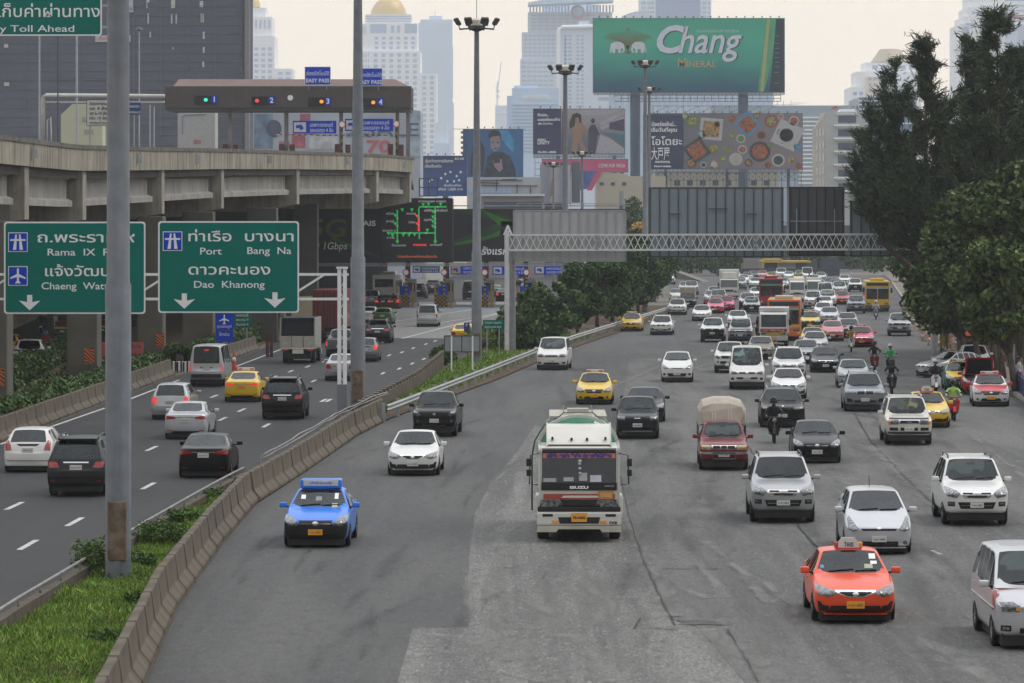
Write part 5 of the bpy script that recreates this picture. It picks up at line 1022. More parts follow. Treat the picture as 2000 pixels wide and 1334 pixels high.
mb.beam(W(1275,207,Z+1),W(1512,207,Z+1),.1);mb.build('scaffold',FRAME,fb)
for x in(1300,1420,1540):mb=MB();p=W(x,0,Z+1.2);mb.box(p.x-.3,p.x+.3,Z+1.3,Z+1.9,0,W(0,331,Z).z);mb.build('leg',FRAME,fb)
# billboard of two women in an arcade
Z=760
ub=billboard('billboard with two figures in a pale arcade and a dark blue lettered panel',1042,1220,213,301,Z,grad_mat('poster_arcade',[(0,(.16,.155,.17)),(1,(.30,.29,.33)),(.45,(.12,.13,.17))],'Z',.4))
mb=MB();mb.rect(1042,1096,213,301,Z-.062,.03);mb.build('printed_panel',mat('print_indigo',(.030,.032,.10),.6),ub)
for s_,x,y,h,w in(('ชีวิตเมือง...',1061,227,5,22),('บนทุกจังหวะก้าว',1072,236,5,44),('เริ่ม 2.9 ล้าน',1065,243,3,28),('IDEO',1058,275,4,16),('UNITY',1062,282,6.5,24),('02-021-4000',1068,299,4,36)):textpx(s_,x,y,h,Z-.1,SIGN_W,ub,width=w,bold=.02)
SK=mat('print_skin',(.30,.19,.13),.7,var=.2,scale=.3);HR=mat('print_hair',(.035,.025,.025),.7);DR=mat('print_dress',(.05,.045,.08),.7,var=.3,scale=.3);LB=mat('print_lines',(.36,.35,.40),.7);TEA=mat('print_teal',(.06,.16,.20),.7)
mb=MB();mb.flat([(1170,240),(1219,216),(1219,221),(1174,246)],Z-.065,.03);mb.flat([(1172,248),(1219,228),(1219,232),(1176,254)],Z-.065,.03);mb.flat([(1108,215),(1219,213.5),(1190,224),(1130,226)],Z-.065,.02);mb.flat([(1163,300),(1172,262),(1192,270),(1219,290),(1219,300)],Z-.065,.03);mb.build('printed_arcade',LB,ub)
mb=MB();mb.flat([(1172,258),(1219,262),(1219,284),(1195,268)],Z-.1,.02);mb.build('printed_floor',TEA,ub);mb=MB();mb.flat([(1190,240),(1219,232),(1219,256),(1190,252)],Z-.1,.02);mb.build('printed_shadow',DR,ub);mb=MB();mb.flat([(1098,218),(1106,222),(1110,300),(1098,300)],Z-.1,.02);mb.build('printed_shadow',DR,ub)
mb=MB();mb.flat([(1116,300),(1120,262),(1113,246),(1122,232),(1130,236),(1143,246),(1148,260),(1140,262),(1136,258),(1140,280),(1146,300),(1138,300),(1130,276),(1126,300)],Z-.11,.02);mb.flat(ell(1127,230,4,6,12),Z-.13,.02);mb.build('printed_figure',SK,ub)
mb=MB();mb.flat([(1112,240),(1118,224),(1127,220),(1135,224),(1136,240),(1132,240),(1130,229),(1124,230),(1122,246),(1113,252)],Z-.15,.02);mb.flat(ell(1158,236,4,5,10),Z-.11,.02);mb.build('printed_hair',HR,ub)
mb=MB();mb.flat([(1148,299),(1150,252),(1155,243),(1162,243),(1172,264),(1166,264),(1163,299)],Z-.13,.02);mb.build('printed_dress',DR,ub)
catwalk(ub,1042,1220,304,Z,24,4);toplamps(ub,1046,1220,212,Z,9)
mb=MB()
for x in range(1045,1222,14):mb.beam(W(x,308,Z+.8),W(x,345,Z+.8),.09)
for y in(318,330,343):mb.beam(W(1045,y,Z+.8),W(1222,y,Z+.8),.09)
mb.build('scaffold',FRAME,ub)
for x in(1090,1200):mb=MB();p=W(x,0,Z+1);mb.box(p.x-.35,p.x+.35,Z+1.25,Z+1.9,0,W(0,303,Z).z);mb.build('leg',FRAME,ub)
# billboard with the man on blue
Z=740
nb=billboard('blue billboard showing a dark haired man in a black jacket holding a phone',905,1021,253,346,Z,grad_mat('poster_blue',[(0,(.02,.045,.10)),(1,(.03,.13,.30)),(.5,(.025,.08,.20))],'X',.7))
mb=MB();mb.flat([(968,254),(992,254),(1004,275),(1003,300),(990,285),(980,272)],Z-.065,.03);mb.build('printed_glow',mat('print_cyan',(.05,.24,.48),.6,var=.4,scale=.3),nb)
mb=MB();mb.flat([(944,346),(952,308),(962,298),(980,296),(997,306),(1006,330),(1008,346)],Z-.065,.03);mb.flat([(918,340),(922,285),(935,270),(948,290),(944,345)],Z-.065,.02);mb.build('printed_jacket',mat('print_jacket',(.025,.035,.06),.7,var=.6,scale=.8),nb)
mb=MB();mb.flat([(957,270),(960,264),(972,262),(977,268),(977,284),(971,294),(965,296),(959,289)],Z-.1,.02);mb.flat([(962,314),(972,306),(980,312),(982,330),(975,336),(966,326)],Z-.1,.02);mb.build('printed_skin',mat('print_skin_cool',(.27,.22,.24),.7,var=.2,scale=.3),nb)
mb=MB();mb.flat([(955,272),(954,262),(962,254),(974,255),(979,263),(978,272),(975,265),(960,267)],Z-.12,.02);mb.build('printed_hair',HR,nb);mb=MB();mb.flat([(960,278),(965,277),(965,279),(960,280)],Z-.12,.01);mb.build('printed_eye',HR,nb);mb=MB();mb.flat([(970,277),(975,278),(975,280),(970,279)],Z-.12,.01);mb.build('printed_eye',HR,nb);mb=MB();mb.flat([(964,289),(972,289),(970,291),(965,291)],Z-.12,.01);mb.build('printed_mouth',HR,nb);mb=MB();mb.flat([(963,304),(976,304),(977,318),(964,319)],Z-.13,.01);mb.build('printed_phone',HR,nb)
toplamps(nb,905,1021,252,Z,7);mb=MB();mb.beam(W(885,252,Z+.5),W(1027,252,Z+.5),.1)
for y in range(256,346,10):mb.rect(900,904,y,y+5,Z+.4,.2)
mb.build('side_frame',FRAME,nb);mb=MB();a,b=W(918,348,Z),W(1021,420,Z)
for x in(915,1010):p=W(x,0,Z+.7);mb.box(p.x-.3,p.x+.3,Z+1.25,Z+1.8,0,p.z if False else W(0,347,Z).z)
mb.build('leg',FRAME,nb)
Z=700
ab=billboard('low blue billboard with small white lettering left of the third lamp mast',826,912,305,382,Z,grad_mat('poster_blue2',[(0,(.03,.10,.30)),(1,(.022,.04,.13)),(.55,(.03,.07,.20))],'Z'))
for s_,x,y,h,w in(('คุ้มกว่าทุกการเดินทาง',858,317,5.5,54),('เน็ตเต็มสปีด',846,327,5,32),('5G 4G',897,312,4,18),('เริ่มต้นเพียง',884,364,4,34),('เพียง 1,000 บาท',880,372,5,48)):textpx(s_,x,y,h,Z-.1,SIGN_W,ab,width=w,bold=.01)
mb=MB()
for x,y in((868,338),(878,334),(890,342),(895,350),(885,352),(860,346),(836,352),(842,348),(898,334),(872,352)):mb.rect(x,x+3.5,y,y+4,Z-.062,.03)
mb.build('printed_icons',SIGN_W,ab);toplamps(ab,828,912,304,Z,5);mb=MB();p=W(870,0,Z+.5);mb.box(p.x-.5,p.x+.5,Z+1.3,Z+2.2,0,W(0,383,Z).z);mb.build('leg',FRAME,ab)
Z=690
pb=billboard('pink banner with white lettering under the billboard of the two figures',1059,1226,311,336,Z+30,mat('print_pink',(.50,.10,.20),.6,var=.08,scale=.2),.8);textpx('COME FOR MEGA',1195,327,7,Z+29.9,SIGN_W,pb,width=52);mb=MB();mb.flat([(1146,372),(1160,340),(1168,334),(1176,336),(1156,372)],Z+29.9,.1);mb.build('printed_stripe',mat('print_pink',(.50,.10,.20)),pb);mb=MB();mb.flat([(1132,372),(1132,334),(1168,334),(1150,368)],Z+29.96,.04);mb.build('printed_blue',mat('print_blue',(.06,.12,.32),.6,var=.4,scale=.3),pb)
mb=MB()
for x in(1070,1215):p=W(x,0,Z+31);mb.box(p.x-.3,p.x+.3,Z+30.9,Z+31.4,0,W(0,337,Z+30).z)
mb.build('leg',FRAME,pb)
wb=billboard('tall white poster panel with a grey blurred figure behind the fourth mast',1056,1114,322,396,Z,grad_mat('poster_grey',[(0,(.32,.33,.37)),(1,(.42,.43,.46)),(.35,(.22,.24,.29)),(.55,(.40,.39,.40)),(.75,(.24,.26,.32))],'X',.15));mb=MB();mb.flat([(1077,352),(1081,344),(1083,365),(1079,382),(1074,384)],Z-.065,.03);mb.build('printed_arm',SK,wb);mb=MB();mb.rect(1116,1133,316,396,Z+2,1);mb.build('lattice_column',FRAME,wb)
mb=MB();p=W(1085,0,Z);mb.box(p.x-2,p.x+2,Z+1.3,Z+2.2,0,W(0,397,Z).z);mb.build('leg',FRAME,wb)
# buildings at the far end of the roads
Z=650
t=bld('long low beige hall with a flat grey roof behind the lit message board',940,1062,382,Z,20,mat('hall_beige',(.33,.30,.27),.85,var=.08),'building','building');mb=MB();mb.rect(945,1058,394,406,Z,.2);mb.build('window_band',WIN_D,t);mb=MB();mb.rect(938,1064,379,383,Z+.5,1.2);mb.build('roof_edge',TGREY,t)
t=bld('white flat fronted building with pipes on its wall above the message board',912,1060,346,690,14,mat('wall_pale',(.42,.44,.47),.85,var=.06,scale=.1),'building','building');mb=MB()
for a,b in(((930,352),(1020,352)),((932,356),(975,358)),((980,351),(1010,350)),((940,362),(1050,363)),((970,350),(970,372)),((1010,360),(1010,395)),((1036,364),(1036,390))):mb.beam(W(*a,689.8),W(*b,689.8),.15)
mb.build('pipe',STEEL_D,t);windows(t,915,1000,367,378,8,1,690,.8,.8)
t=bld('cream temple like building with a stepped gable behind the pink banner',1166,1300,344,720,20,mat('cream_wall',(.46,.42,.34),.85,var=.06,scale=.1),'building','building');mb=MB();mb.prism([W(x,y,720.0)for x,y in[(1166,346),(1166,338),(1172,338),(1172,328),(1176,322),(1180,328),(1180,336),(1186,336),(1186,326),(1190,320),(1194,328),(1194,337),(1226,340),(1226,346)]],(0,.01,0),(0,3,0));mb.build('gable',mat('cream_wall',(.46,.42,.34)),t);windows(t,1164,1230,356,362,3,1,720,.35,1,me=WD)
t=bld('cream wall with barred windows under the food billboard',1280,1520,334,830,20,mat('cream_pale',(.44,.41,.33),.85,var=.08,scale=.1),'building','building');windows(t,1285,1510,350,364,9,1,830,.45,.7,me=WD)
t=bld('far yellow roofed bus shelter like building across the end of the main road',1489,1576,512,700,8,mat('shelter_grey',(.24,.26,.28),.8,var=.1,scale=.2),'building','building',ybase=500);block(t,'front',1490,1576,512,527,699,1,mat('shelter_dark',(.04,.06,.09),.5));block(t,'screen_wall',1518,1554,513,527,698.6,.3,mat('shelter_pale',(.30,.31,.32),.7))
mb=MB();a=W(1489,513,698);b=W(1584,509.5,698);mb.box(a.x,b.x,697.5,708.5,a.z,b.z);a=W(1494,509.5,698);b=W(1528,506,698);mb.box(a.x,b.x,697.5,708,a.z+.003,b.z);a=W(1489,527,698);mb.box(a.x,a.x+.3,697.4,698,0,2.3);mb.build('roof',mat('shelter_yellow',(.50,.34,.06),.6),t)
t=bld('grey concrete wall block left of the yellow roofed far building',1452,1490,506,715,8,mat('far_grey',(.22,.215,.205),.85,var=.1,scale=.2),'building','building')
t=bld('wide dark blue grey hazy building closing the far end of the main road',1300,1720,440,790,30,mat('far_blue',(.06,.075,.095),.8,var=.2,scale=.03),'building','building')
windows(t,1310,1700,490,528,18,3,790,.5,.4,me=WD)
t=thing('far_barrier','long low dark barrier closing the main road beyond the traffic','barrier',W(1500,540,680));mb=MB();mb.box(W(1400,0,680).x,W(1640,0,680).x,680,681,0,1.3);mb.build('barrier',mat('far_dark',(.05,.06,.075),.8,var=.2,scale=.3),t)
# ------------------------------------------------------------------ trees
def blob(c,r,n,flat=1.0,k=.5):
    q=RNG.normal(size=(n,3));q/=np.linalg.norm(q,axis=1)[:,None];q*=RNG.uniform(0,1,(n,1))**k;q[:,2]*=flat;return np.asarray(c)+q*r
def tree(label,base,h,r,n,size,mats,name='broadleaf_tree',clumps=26,trunk=.35,low=.25,group=None,lean=(0,0),aspect=.55,flat=.75,tr=None):
    """trunk with limbs reaching into clumps of leaves."""
    base=Vector(base);t=thing(name,label,'tree',base,group);tr=tr or r*.055
    cs=[]
    for i in range(clumps):
        a=random.uniform(0,6.283);u=random.uniform(-1,1);rad=r*math.sqrt(random.uniform(.12,1))*math.sqrt(max(.15,1-u*u*.75))
        cs.append(Vector((base.x+lean[0]+rad*math.cos(a),base.y+lean[1]+rad*math.sin(a),base.z+h*(low+(1-low)*(.5+.46*u)))))
    mb=MB();fork=base+Vector((lean[0]*.4,lean[1]*.4,h*trunk));top=base+Vector((lean[0],lean[1],h*.82))
    mb.tube([base-Vector((0,0,.1)),base.lerp(fork,.5),fork,fork.lerp(top,.6),top],[tr*1.25,tr,tr*.9,tr*.5,tr*.15],8);mb.build('trunk',BARK,t,smooth=True)
    mb=MB()
    for c in cs[:18]:p=base.lerp(fork,random.uniform(.7,1.0));mb.tube([p,p.lerp(c,.5)+Vector((0,0,r*.08)),c],[tr*.45,tr*.28,tr*.08],5)
    mb.build('limbs',BARK,t,smooth=True)
    P=np.concatenate([blob(c,r*random.uniform(.24,.42),max(30,n//clumps),flat,.45)for c in cs]);P[:,2]=np.maximum(P[:,2],base.z+.1)
    leaves('crown',P,size,mats,t,aspect=aspect);return t
# dark median trees between expressway and main road
for px,Z,h,r,lb in((1010,262,3.0,1.7,'lowest bushy dark tree at the left end of the median tree row'),(1048,268,3.9,2.2,'round dark median tree right of the lattice gantry post'),(1078,292,4.2,2.2,'dark median tree left of the fourth lamp mast'),(1128,305,5.6,2.3,'upright dark median tree right of the fourth lamp mast'),(1166,322,6.0,2.8,'dense dark median tree second right of the fourth lamp mast'),(1196,340,6.9,3.0,'tall dark median tree in the middle of the row'),(1222,352,7.0,3.0,'dark median tree behind the yellow taxi'),(1246,380,7.6,3.0,'tall dark median tree left of the fifth lamp mast'),(1262,405,8.3,3.0,'high dark median tree at the fifth lamp mast'),(1272,440,8.6,3.0,'far dark median tree near the end of the row'),(1284,480,8.2,2.8,'farthest dark median tree beside the ramp wall')):
    tree(lb,((px-1000)/F*Z,Z,.05),h,r,5200,.20,LF_MID if Z<300 else[LF_MID[0],LF_MID[1],LF_MID[0]],group='trees of the median',clumps=24,trunk=.25,low=.12)
# tall casuarinas on the right
def casuarina(label,px,Z,ytop,r,n,seed,ylow=500):
    rg=random.Random(seed);X=(px-1000)/F*Z;top=W(px,ytop,Z).z;low=max(1.5,W(px,ylow,Z).z);X0=max(X,interp(MR,Z)+1.6+rg.uniform(0,1.5));t=thing('casuarina_tree',label,'tree',(X0,Z,0),'tall casuarina trees on the right')
    def ax(h):f=min(1,h/(low+3));return Vector((lerp(X0,X,f*f*(3-2*f)),Z,h))
    mb=MB();mb.tube([ax(top*q)for q in(0,.15,.3,.45,.6,.8,.97)],[.34,.3,.26,.2,.15,.08,.02],8);mb.build('trunk',BARK,t,smooth=True)
    mb=MB();pts=[];dirs=[];nb=62;fn=lambda f:(1-f)**1.05
    for i in range(nb):
        f=rg.uniform(0,1);hb=lerp(low-1.2,top*.97,f**.9);a=rg.uniform(0,6.283);L=r*fn(f)*rg.uniform(.35,1.25)+.5;rise=rg.uniform(.35,1.5)
        p0=ax(hb);d=Vector((math.cos(a),math.sin(a),rise)).normalized();p1=p0+d*L*.6;p2=p0+d*L+Vector((0,0,L*rg.uniform(.1,.5)))
        if p2.z>top:p2.z=top-rg.uniform(0,.5)
        mb.tube([p0,p1,p2],[.06*(1-f)+.02,.03,.008],4);tufts=max(3,int(L*3.2))
        for q in range(tufts):
            u=(q+rg.random())/tufts;u=.2+.85*u;c=p0.lerp(p1,u/.6)if u<.6 else p1.lerp(p2,(u-.6)/.4);k=int(n*.85/nb/tufts*rg.uniform(.5,1.5)*(.5+L/r))
            td=(d*.7+Vector((rg.gauss(0,.5),rg.gauss(0,.5),rg.gauss(.1,.4)))).normalized();w=np.abs(RNG.normal(size=(k,1)))*.42
            pts.append(np.array(c)+np.array(td)*w+RNG.normal(size=(k,3))*.13);dirs.append(np.tile(np.array(td),(k,1)))
    mb.build('limbs',BARK,t,smooth=True)
    leaves('crown',np.concatenate(pts),.26,LF_DARK,t,aspect=.13,dirs=np.concatenate(dirs),spread=.4)
for k,a in enumerate((('thin casuarina at the left side of the dark tree group',1700,258,205,3.0,12000),('leafy casuarina with a pointed top in front of the white apartments',1748,250,118,3.3,19000),('casuarina with the slender feathery tip left of the gap',1808,246,74,3.4,24000),('shorter casuarina filling the gap between the two dark groups',1848,252,190,2.6,14000),('casuarina left of the tallest one at the right',1902,242,58,3.1,22000),('tallest casuarina near the right margin',1948,238,16,3.6,30000),('casuarina cut by the right edge of the view',2000,240,84,3.2,20000),('low dark casuarina below the gap beside the leafy street trees',1772,262,285,3.2,16000),('casuarina behind the tallest one at the right',1980,256,118,3.2,17000),('squat dark casuarina low in the right hand group',1880,250,250,3.2,17000))):casuarina(*a,seed=k+3)
# leafy street trees below them
for px,Z,h,r,n,mt,lb in((1890,232,6.8,2.6,9000,LF_OLIVE,'olive green leafy tree reaching out over the kerb beside the lamp post'),(1915,222,8.4,2.7,10000,LF_OLIVE,'larger olive leafy tree behind the parked cars'),(1960,214,9.6,3.2,14000,LF_OLIVE,'broad leafy tree at the right margin above the red taxi'),(2010,206,11.6,3.2,14000,LF_OLIVE,'yellowish leafy tree cut by the right edge'),(1925,250,6.6,2.6,7000,LF_MID,'shaded leafy tree behind the orange shop sign'),(1895,262,7.6,2.9,9000,LF_MID,'leafy tree with drooping left branches next to the gantry end'),(1985,236,6.8,2.8,7000,LF_MID,'shaded leafy tree in the far right corner behind the railing'),(1945,226,10.5,3.0,11000,LF_OLIVE,'tall leafy tree in front of the tallest casuarina'),(1985,196,7.4,2.4,9000,LF_OLIVE,'nearest low leafy tree hanging over the blue railing'),(1850,268,7.8,2.4,8000,LF_MID,'shaded leafy tree between the gantry end and the casuarinas')):
    tree(lb,((px-1000)/F*Z,Z,.1),h,r,n,.19,mt,group='leafy street trees on the right',clumps=36,trunk=.3,low=.36,tr=.17,lean=(-1.0,0))
# row of far street trees with pale trunks
lbs=('nearest','second','third','fourth','fifth','sixth','seventh','eighth','ninth','tenth','eleventh')
for k in range(11):
    Z=340+44*k;X=interp(MR,Z)+3.2;tree(f'{lbs[k]} tree of the hazy row with bare pale trunks beyond the yellow bus',(X+random.uniform(-.4,.4),Z,.1),random.uniform(6.6,8.2),3.0,2600,.30,LF_MID,group='far street trees',clumps=18,trunk=.5,low=.52,tr=.2)
for k,(px,Z,h,r,lb)in enumerate(((1350,720,6.5,6,'hazy dark tree mass behind the ramp wall'),(1410,690,5.2,4.5,'rounded hazy tree with red flowers left of the box truck'),(1310,760,8.5,6,'hazy dark tree at the top of the ramp wall'),(1180,640,12,5,'hazy green tree below the cream gable building'),(1215,600,13,4,'pale hazy tree right of the fourth mast above the sign back'),(1545,900,13,3.4,'small round hazy tree left of the white apartments'),(1240,520,6.5,4,'hazy tree behind the median row left of the fifth mast'),(1640,800,9,6,'hazy tree mass at the far right end of the main road'),(1690,760,9,6,'hazy tree mass behind the trunk row'),(1760,600,10,6,'dark hazy trees behind the tall casuarinas'),(1460,740,7,5,'wide hazy tree in front of the far grey wall'),(1600,745,8,6,'wide hazy tree right of the yellow roofed far building'))):
    tree(lb,((px-1000)/F*Z,Z,0),h,r,2600,.42,LF_MID,group='far hazy trees',clumps=20,low=.15)
for k,(X,Z,h,r,lb)in enumerate(((-33,330,7,4,'dark tree in the shade behind the viaduct columns'),(-24,372,6,4,'shaded dark tree behind the white truck on the expressway'),(-44,380,8,5,'dark tree beyond the far left road'),(-28,420,7,4,'shaded tree behind the dark red container truck'),(-52,330,8,5,'dark tree at the left edge behind the far railing'))):
    tree(lb,(X,Z,0),h,r,2200,.32,LF_MID,group='shaded trees behind the viaduct',clumps=18,low=.1)
t=thing('yellow_flowering_tree','pale yellow flowering tree crown beside the fifth mast behind the gantry','tree',W(1250,470,500));p=W(1250,446,500);mb=MB();mb.tube([(p.x,500,0),(p.x,500,p.z)],.15,6);mb.build('trunk',BARK,t);leaves('crown',blob((p.x,500,p.z-.3),1.3,700),.2,[mat('yellow_bloom',(.45,.28,.08),.7)],t)
# ------------------------------------------------------------------ right hand verge: rubble, railing, shops, posts
sheet('pavement',MR,[(a,b+9)for a,b in MR],60,700,.12,mat('dusty_pavement',(.20,.175,.145),.95,var=.3,scale=.8,spec=.1))
mb=MB();zs=[60+5*i for i in range(110)];vs=[]
for a in zs:x=interp(MR,a);vs+=[(x-.15,a,0),(x+.1,a,0),(x+.1,a,.16),(x-.15,a,.16)]
fs=[]
for i in range(len(zs)-1):
    for j in range(4):fs.append((4*i+j,4*i+(j+1)%4,4*i+4+(j+1)%4,4*i+4+j))
mb.add(vs,fs);kind(mb.build('kerb',CONC),'structure')
def rock(mb,c,r,mi):
    n=8;vs=[]
    for k in range(n):a=k*.785;vs.append((c[0]+r*math.cos(a)*random.uniform(.6,1.1),c[1]+r*math.sin(a)*random.uniform(.6,1.1),c[2]))
    for k in range(n):a=k*.785;vs.append((c[0]+r*.7*math.cos(a)*random.uniform(.5,1.1),c[1]+r*.7*math.sin(a)*random.uniform(.5,1.1),c[2]+r*random.uniform(.5,1.0)))
    mb.add(vs,[tuple(range(n-1,-1,-1)),tuple(range(n,2*n))]+[(k,(k+1)%n,n+(k+1)%n,n+k)for k in range(n)],mi)
mb=MB()
for i in range(420):
    Z=random.uniform(228,420);x=interp(MR,Z)+random.uniform(-.9,3.5);rock(mb,(x,Z,.0 if x<interp(MR,Z)else .12),random.uniform(.08,.38),random.randrange(3))
o=mb.build('rubble',[mat('rubble_pink',(.27,.20,.165),.95,var=.3),mat('rubble_grey',(.20,.19,.18),.95,var=.3),mat('rubble_brown',(.15,.105,.075),.95,var=.3)]);kind(o,'stuff');tag(o,'broken concrete and brick rubble heaped along the right hand kerb','rubble')
mb=MB()
for i in range(140):Z=random.uniform(236,300);mb_x=interp(MR,Z)+1.6+random.gauss(0,.9);rock(mb,(mb_x,Z,.1+max(0,.9-abs(mb_x-interp(MR,Z)-1.6))),random.uniform(.25,.6),random.randrange(2))
o=mb.build('debris_heap',[mat('rubble_pink',(.27,.20,.165)),mat('rubble_brown',(.15,.105,.075))]);tag(o,'brown heap of earth and broken paving beside the grey lamp post on the right','debris heap')
for px,yb,yt,w,lb in((1075,0,0,0,''),):pass
for px,yb,yt,m,lb in((1838,690,615,STEEL_D,'slim dark sign post behind the rubble heap'),(1850,690,595,STEEL_D,'dark post beside the orange shop post'),(1815,668,590,STEEL,'thin pale pole left of the grey lamp post')):
    Z=ZG(yb);b=W(px,yt,Z);mb=MB();mb.lathe([(.07,.1),(.07,b.z)],8,o=(b.x,Z,0));tag(mb.build('roadside_post',m),lb,'post','posts on the right verge')
t=thing('striped_bollard','red and white striped post in the rubble left of the grey lamp post','bollard',G(1816,668));Z=ZG(668);mb=MB()
for k in range(4):mb.rect(1813.5,1817.5,650+4.5*k,654.5+4.5*k,Z,.15,k%2)
mb.build('post',[SIGN_W,SIGN_RED],t)
t=thing('orange_sign_post','orange upright sign panel among the trees behind the debris heap','sign',W(1852,680,262));mb=MB();mb.rect(1850,1854,628,670,262,.3);mb.build('panel',mat('orange_panel',(.60,.13,.03),.6),t);mb=MB();mb.rect(1848.5,1850,628,700,262.2,.2);mb.build('post',STEEL_D,t)
t=thing('street_stall','dark street stall with orange and red awnings in the shade of the trees','stall',(27.9,240,.12));mb=MB();mb.box(28.6,34,243,247,.12,2.7);mb.build('wall',mat('stall_dark',(.03,.028,.026),.9,var=.4,scale=1),t);mb=MB();p,q=W(1884,654,242),W(1914,642,242);mb.add([(p.x,241,p.z),(q.x,241,p.z),(q.x,243,q.z),(p.x,243,q.z),(p.x,241,p.z-.06),(q.x,241,p.z-.06),(q.x,243,q.z-.06),(p.x,243,q.z-.06)],[(0,1,2,3),(7,6,5,4),(0,4,5,1),(1,5,6,2),(2,6,7,3),(3,7,4,0)]);mb.build('awning',mat('awning_orange',(.5,.09,.03),.7),t);mb=MB();mb.rect(1890,1900,676,692,242,.1);mb.build('tarpaulin',mat('tarp_blue',(.04,.22,.5),.6),t);mb=MB();mb.rect(1835,1846,657,677,243,.1);mb.rect(1882,1898,660,668,242.5,.1);mb.build('boards',mat('board_olive',(.16,.14,.03),.7,var=.4),t)
t=thing('blue_railing','dark blue panel railing on a concrete kerb along the right edge of the pavement','railing',(25.6,176,.12));mb=MB();P=[G(1975,752),G(2003,786),G(2060,850)]
for a,b in zip(P,P[1:]):
    for h in(.12,1.05):mb.beam(a+Vector((0,0,h+.1)),b+Vector((0,0,h+.1)),.06)
    mb.beam(a+Vector((0,0,.62)),b+Vector((0,0,.62)),.03,.8)
mb.build('panel',mat('rail_blue',(.012,.02,.10),.6),t)
t=thing('fluted_post','pale ribbed roadside post in front of the dark trees at the right margin','post',G(1977,740));Z=214;mb=MB()
for k in range(4):mb.rect(1974+2.2*k,1975.4+2.2*k,672,742,Z,.1)
mb.build('post',STEEL,t)
# railing of the far left road
t=thing('bridge_railing','pale post and rail railing along the far left road behind the signs','railing',(-41,311,0));mb=MB();zs=list(range(240,430,3))
for h in(.35,.7,1.05):mb.tube([(interp(FL,a)+.3,a,h)for a in zs],.06,5)
for a in zs:x=interp(FL,a)+.3;mb.box(x-.1,x+.1,a-.1,a+.1,0,1.15)
mb.build('rail',CONC,t)
# small things at road level on the left
t=thing('traffic_cone','orange and white traffic cone on the expressway behind the grey van','traffic cone',G(457,721));p=G(457,721);mb=MB();mb.lathe([(.01,1.0),(.05,1.0),(.09,.72)],14,0,o=(p.x,p.y,0));mb.lathe([(.09,.72),(.12,.5)],14,1,o=(p.x,p.y,0));mb.lathe([(.12,.5),(.17,.06)],14,0,o=(p.x,p.y,0));mb.box(p.x-.24,p.x+.24,p.y-.24,p.y+.24,0,.06,0);mb.build('cone',[mat('cone_orange',(.5,.07,.04),.6),WHITE_P],t)
for i,px in enumerate((341,352,364)):
    p=G(px,726);mb=MB()
    for k in range(4):mb.box(p.x-.22+.11*k,p.x-.11+.11*k,p.y,p.y+.3,0,.6 if k%2 else .58,k%2)
    tag(mb.build('striped_block',[BLACK,WHITE_P]),'black and white striped kerb block beside the grey van','kerb block','striped kerb blocks')
for px in(522,530):
    p=G(px,697);mb=MB();mb.box(p.x-.11,p.x+.11,p.y,p.y+.2,0,1.5);tag(mb.build('marker_post',mat('post_maroon',(.10,.045,.045),.8,var=.3)),'weathered reddish marker post in front of the white truck','marker post','marker posts by the barrier')
# ------------------------------------------------------------------ vehicles
def paint(name,c,metal=.0,rough=.28):
    m=mat('paint_'+name,c,rough,metal=metal,var=.05,scale=1.5,spec=.3,coat=.3 if max(c)>.1 else .08);n=m.node_tree.nodes;l=m.node_tree.links;b=n['Principled BSDF']
    if 'inside' not in n:
        src=b.inputs['Base Color'].links[0].from_socket;g=n.new('ShaderNodeNewGeometry');g.name='inside';x=n.new('ShaderNodeMixRGB');l.new(g.outputs['Backfacing'],x.inputs[0]);l.new(src,x.inputs[1]);x.inputs[2].default_value=(.03,.03,.03,1);l.new(x.outputs[0],b.inputs['Base Color'])
    return m
PW=paint('white',(.66,.66,.64));PWW=paint('warm_white',(.58,.56,.50));PS=paint('silver',(.40,.41,.42),.45,.32);PSL=paint('light_silver',(.52,.53,.55),.35,.3);PG=paint('grey',(.17,.175,.185),.45,.3);PGD=paint('dark_grey',(.022,.0225,.025),.3,.3);PK=paint('black',(.006,.006,.007));PKG=paint('green_black',(.009,.016,.017));PBEI=paint('beige',(.40,.37,.31),.2);POR=paint('orange',(.74,.085,.03));PBL=paint('blue',(.025,.19,.72));PY=paint('yellow',(.66,.44,.03));PGR=paint('green',(.0,.10,.05));PPK=paint('pink',(.66,.06,.17));PRD=paint('red',(.44,.02,.03));PDR=paint('dark_red',(.16,.018,.022));PROS=paint('rose',(.50,.16,.18));PGLD=paint('gold_yellow',(.58,.38,.05));PBK2=mat('bumper_black',(.014,.014,.015),.5,var=.15);PGB=paint('grey_blue',(.24,.26,.29),.4,.3);PBUS_O=paint('bus_orange',(.56,.15,.03));PBUS_R=paint('bus_red',(.27,.02,.025));PBUS_Y=paint('bus_yellow',(.58,.36,.02));PCRM=paint('cream',(.50,.45,.33));PMAR=paint('maroon',(.10,.012,.014))
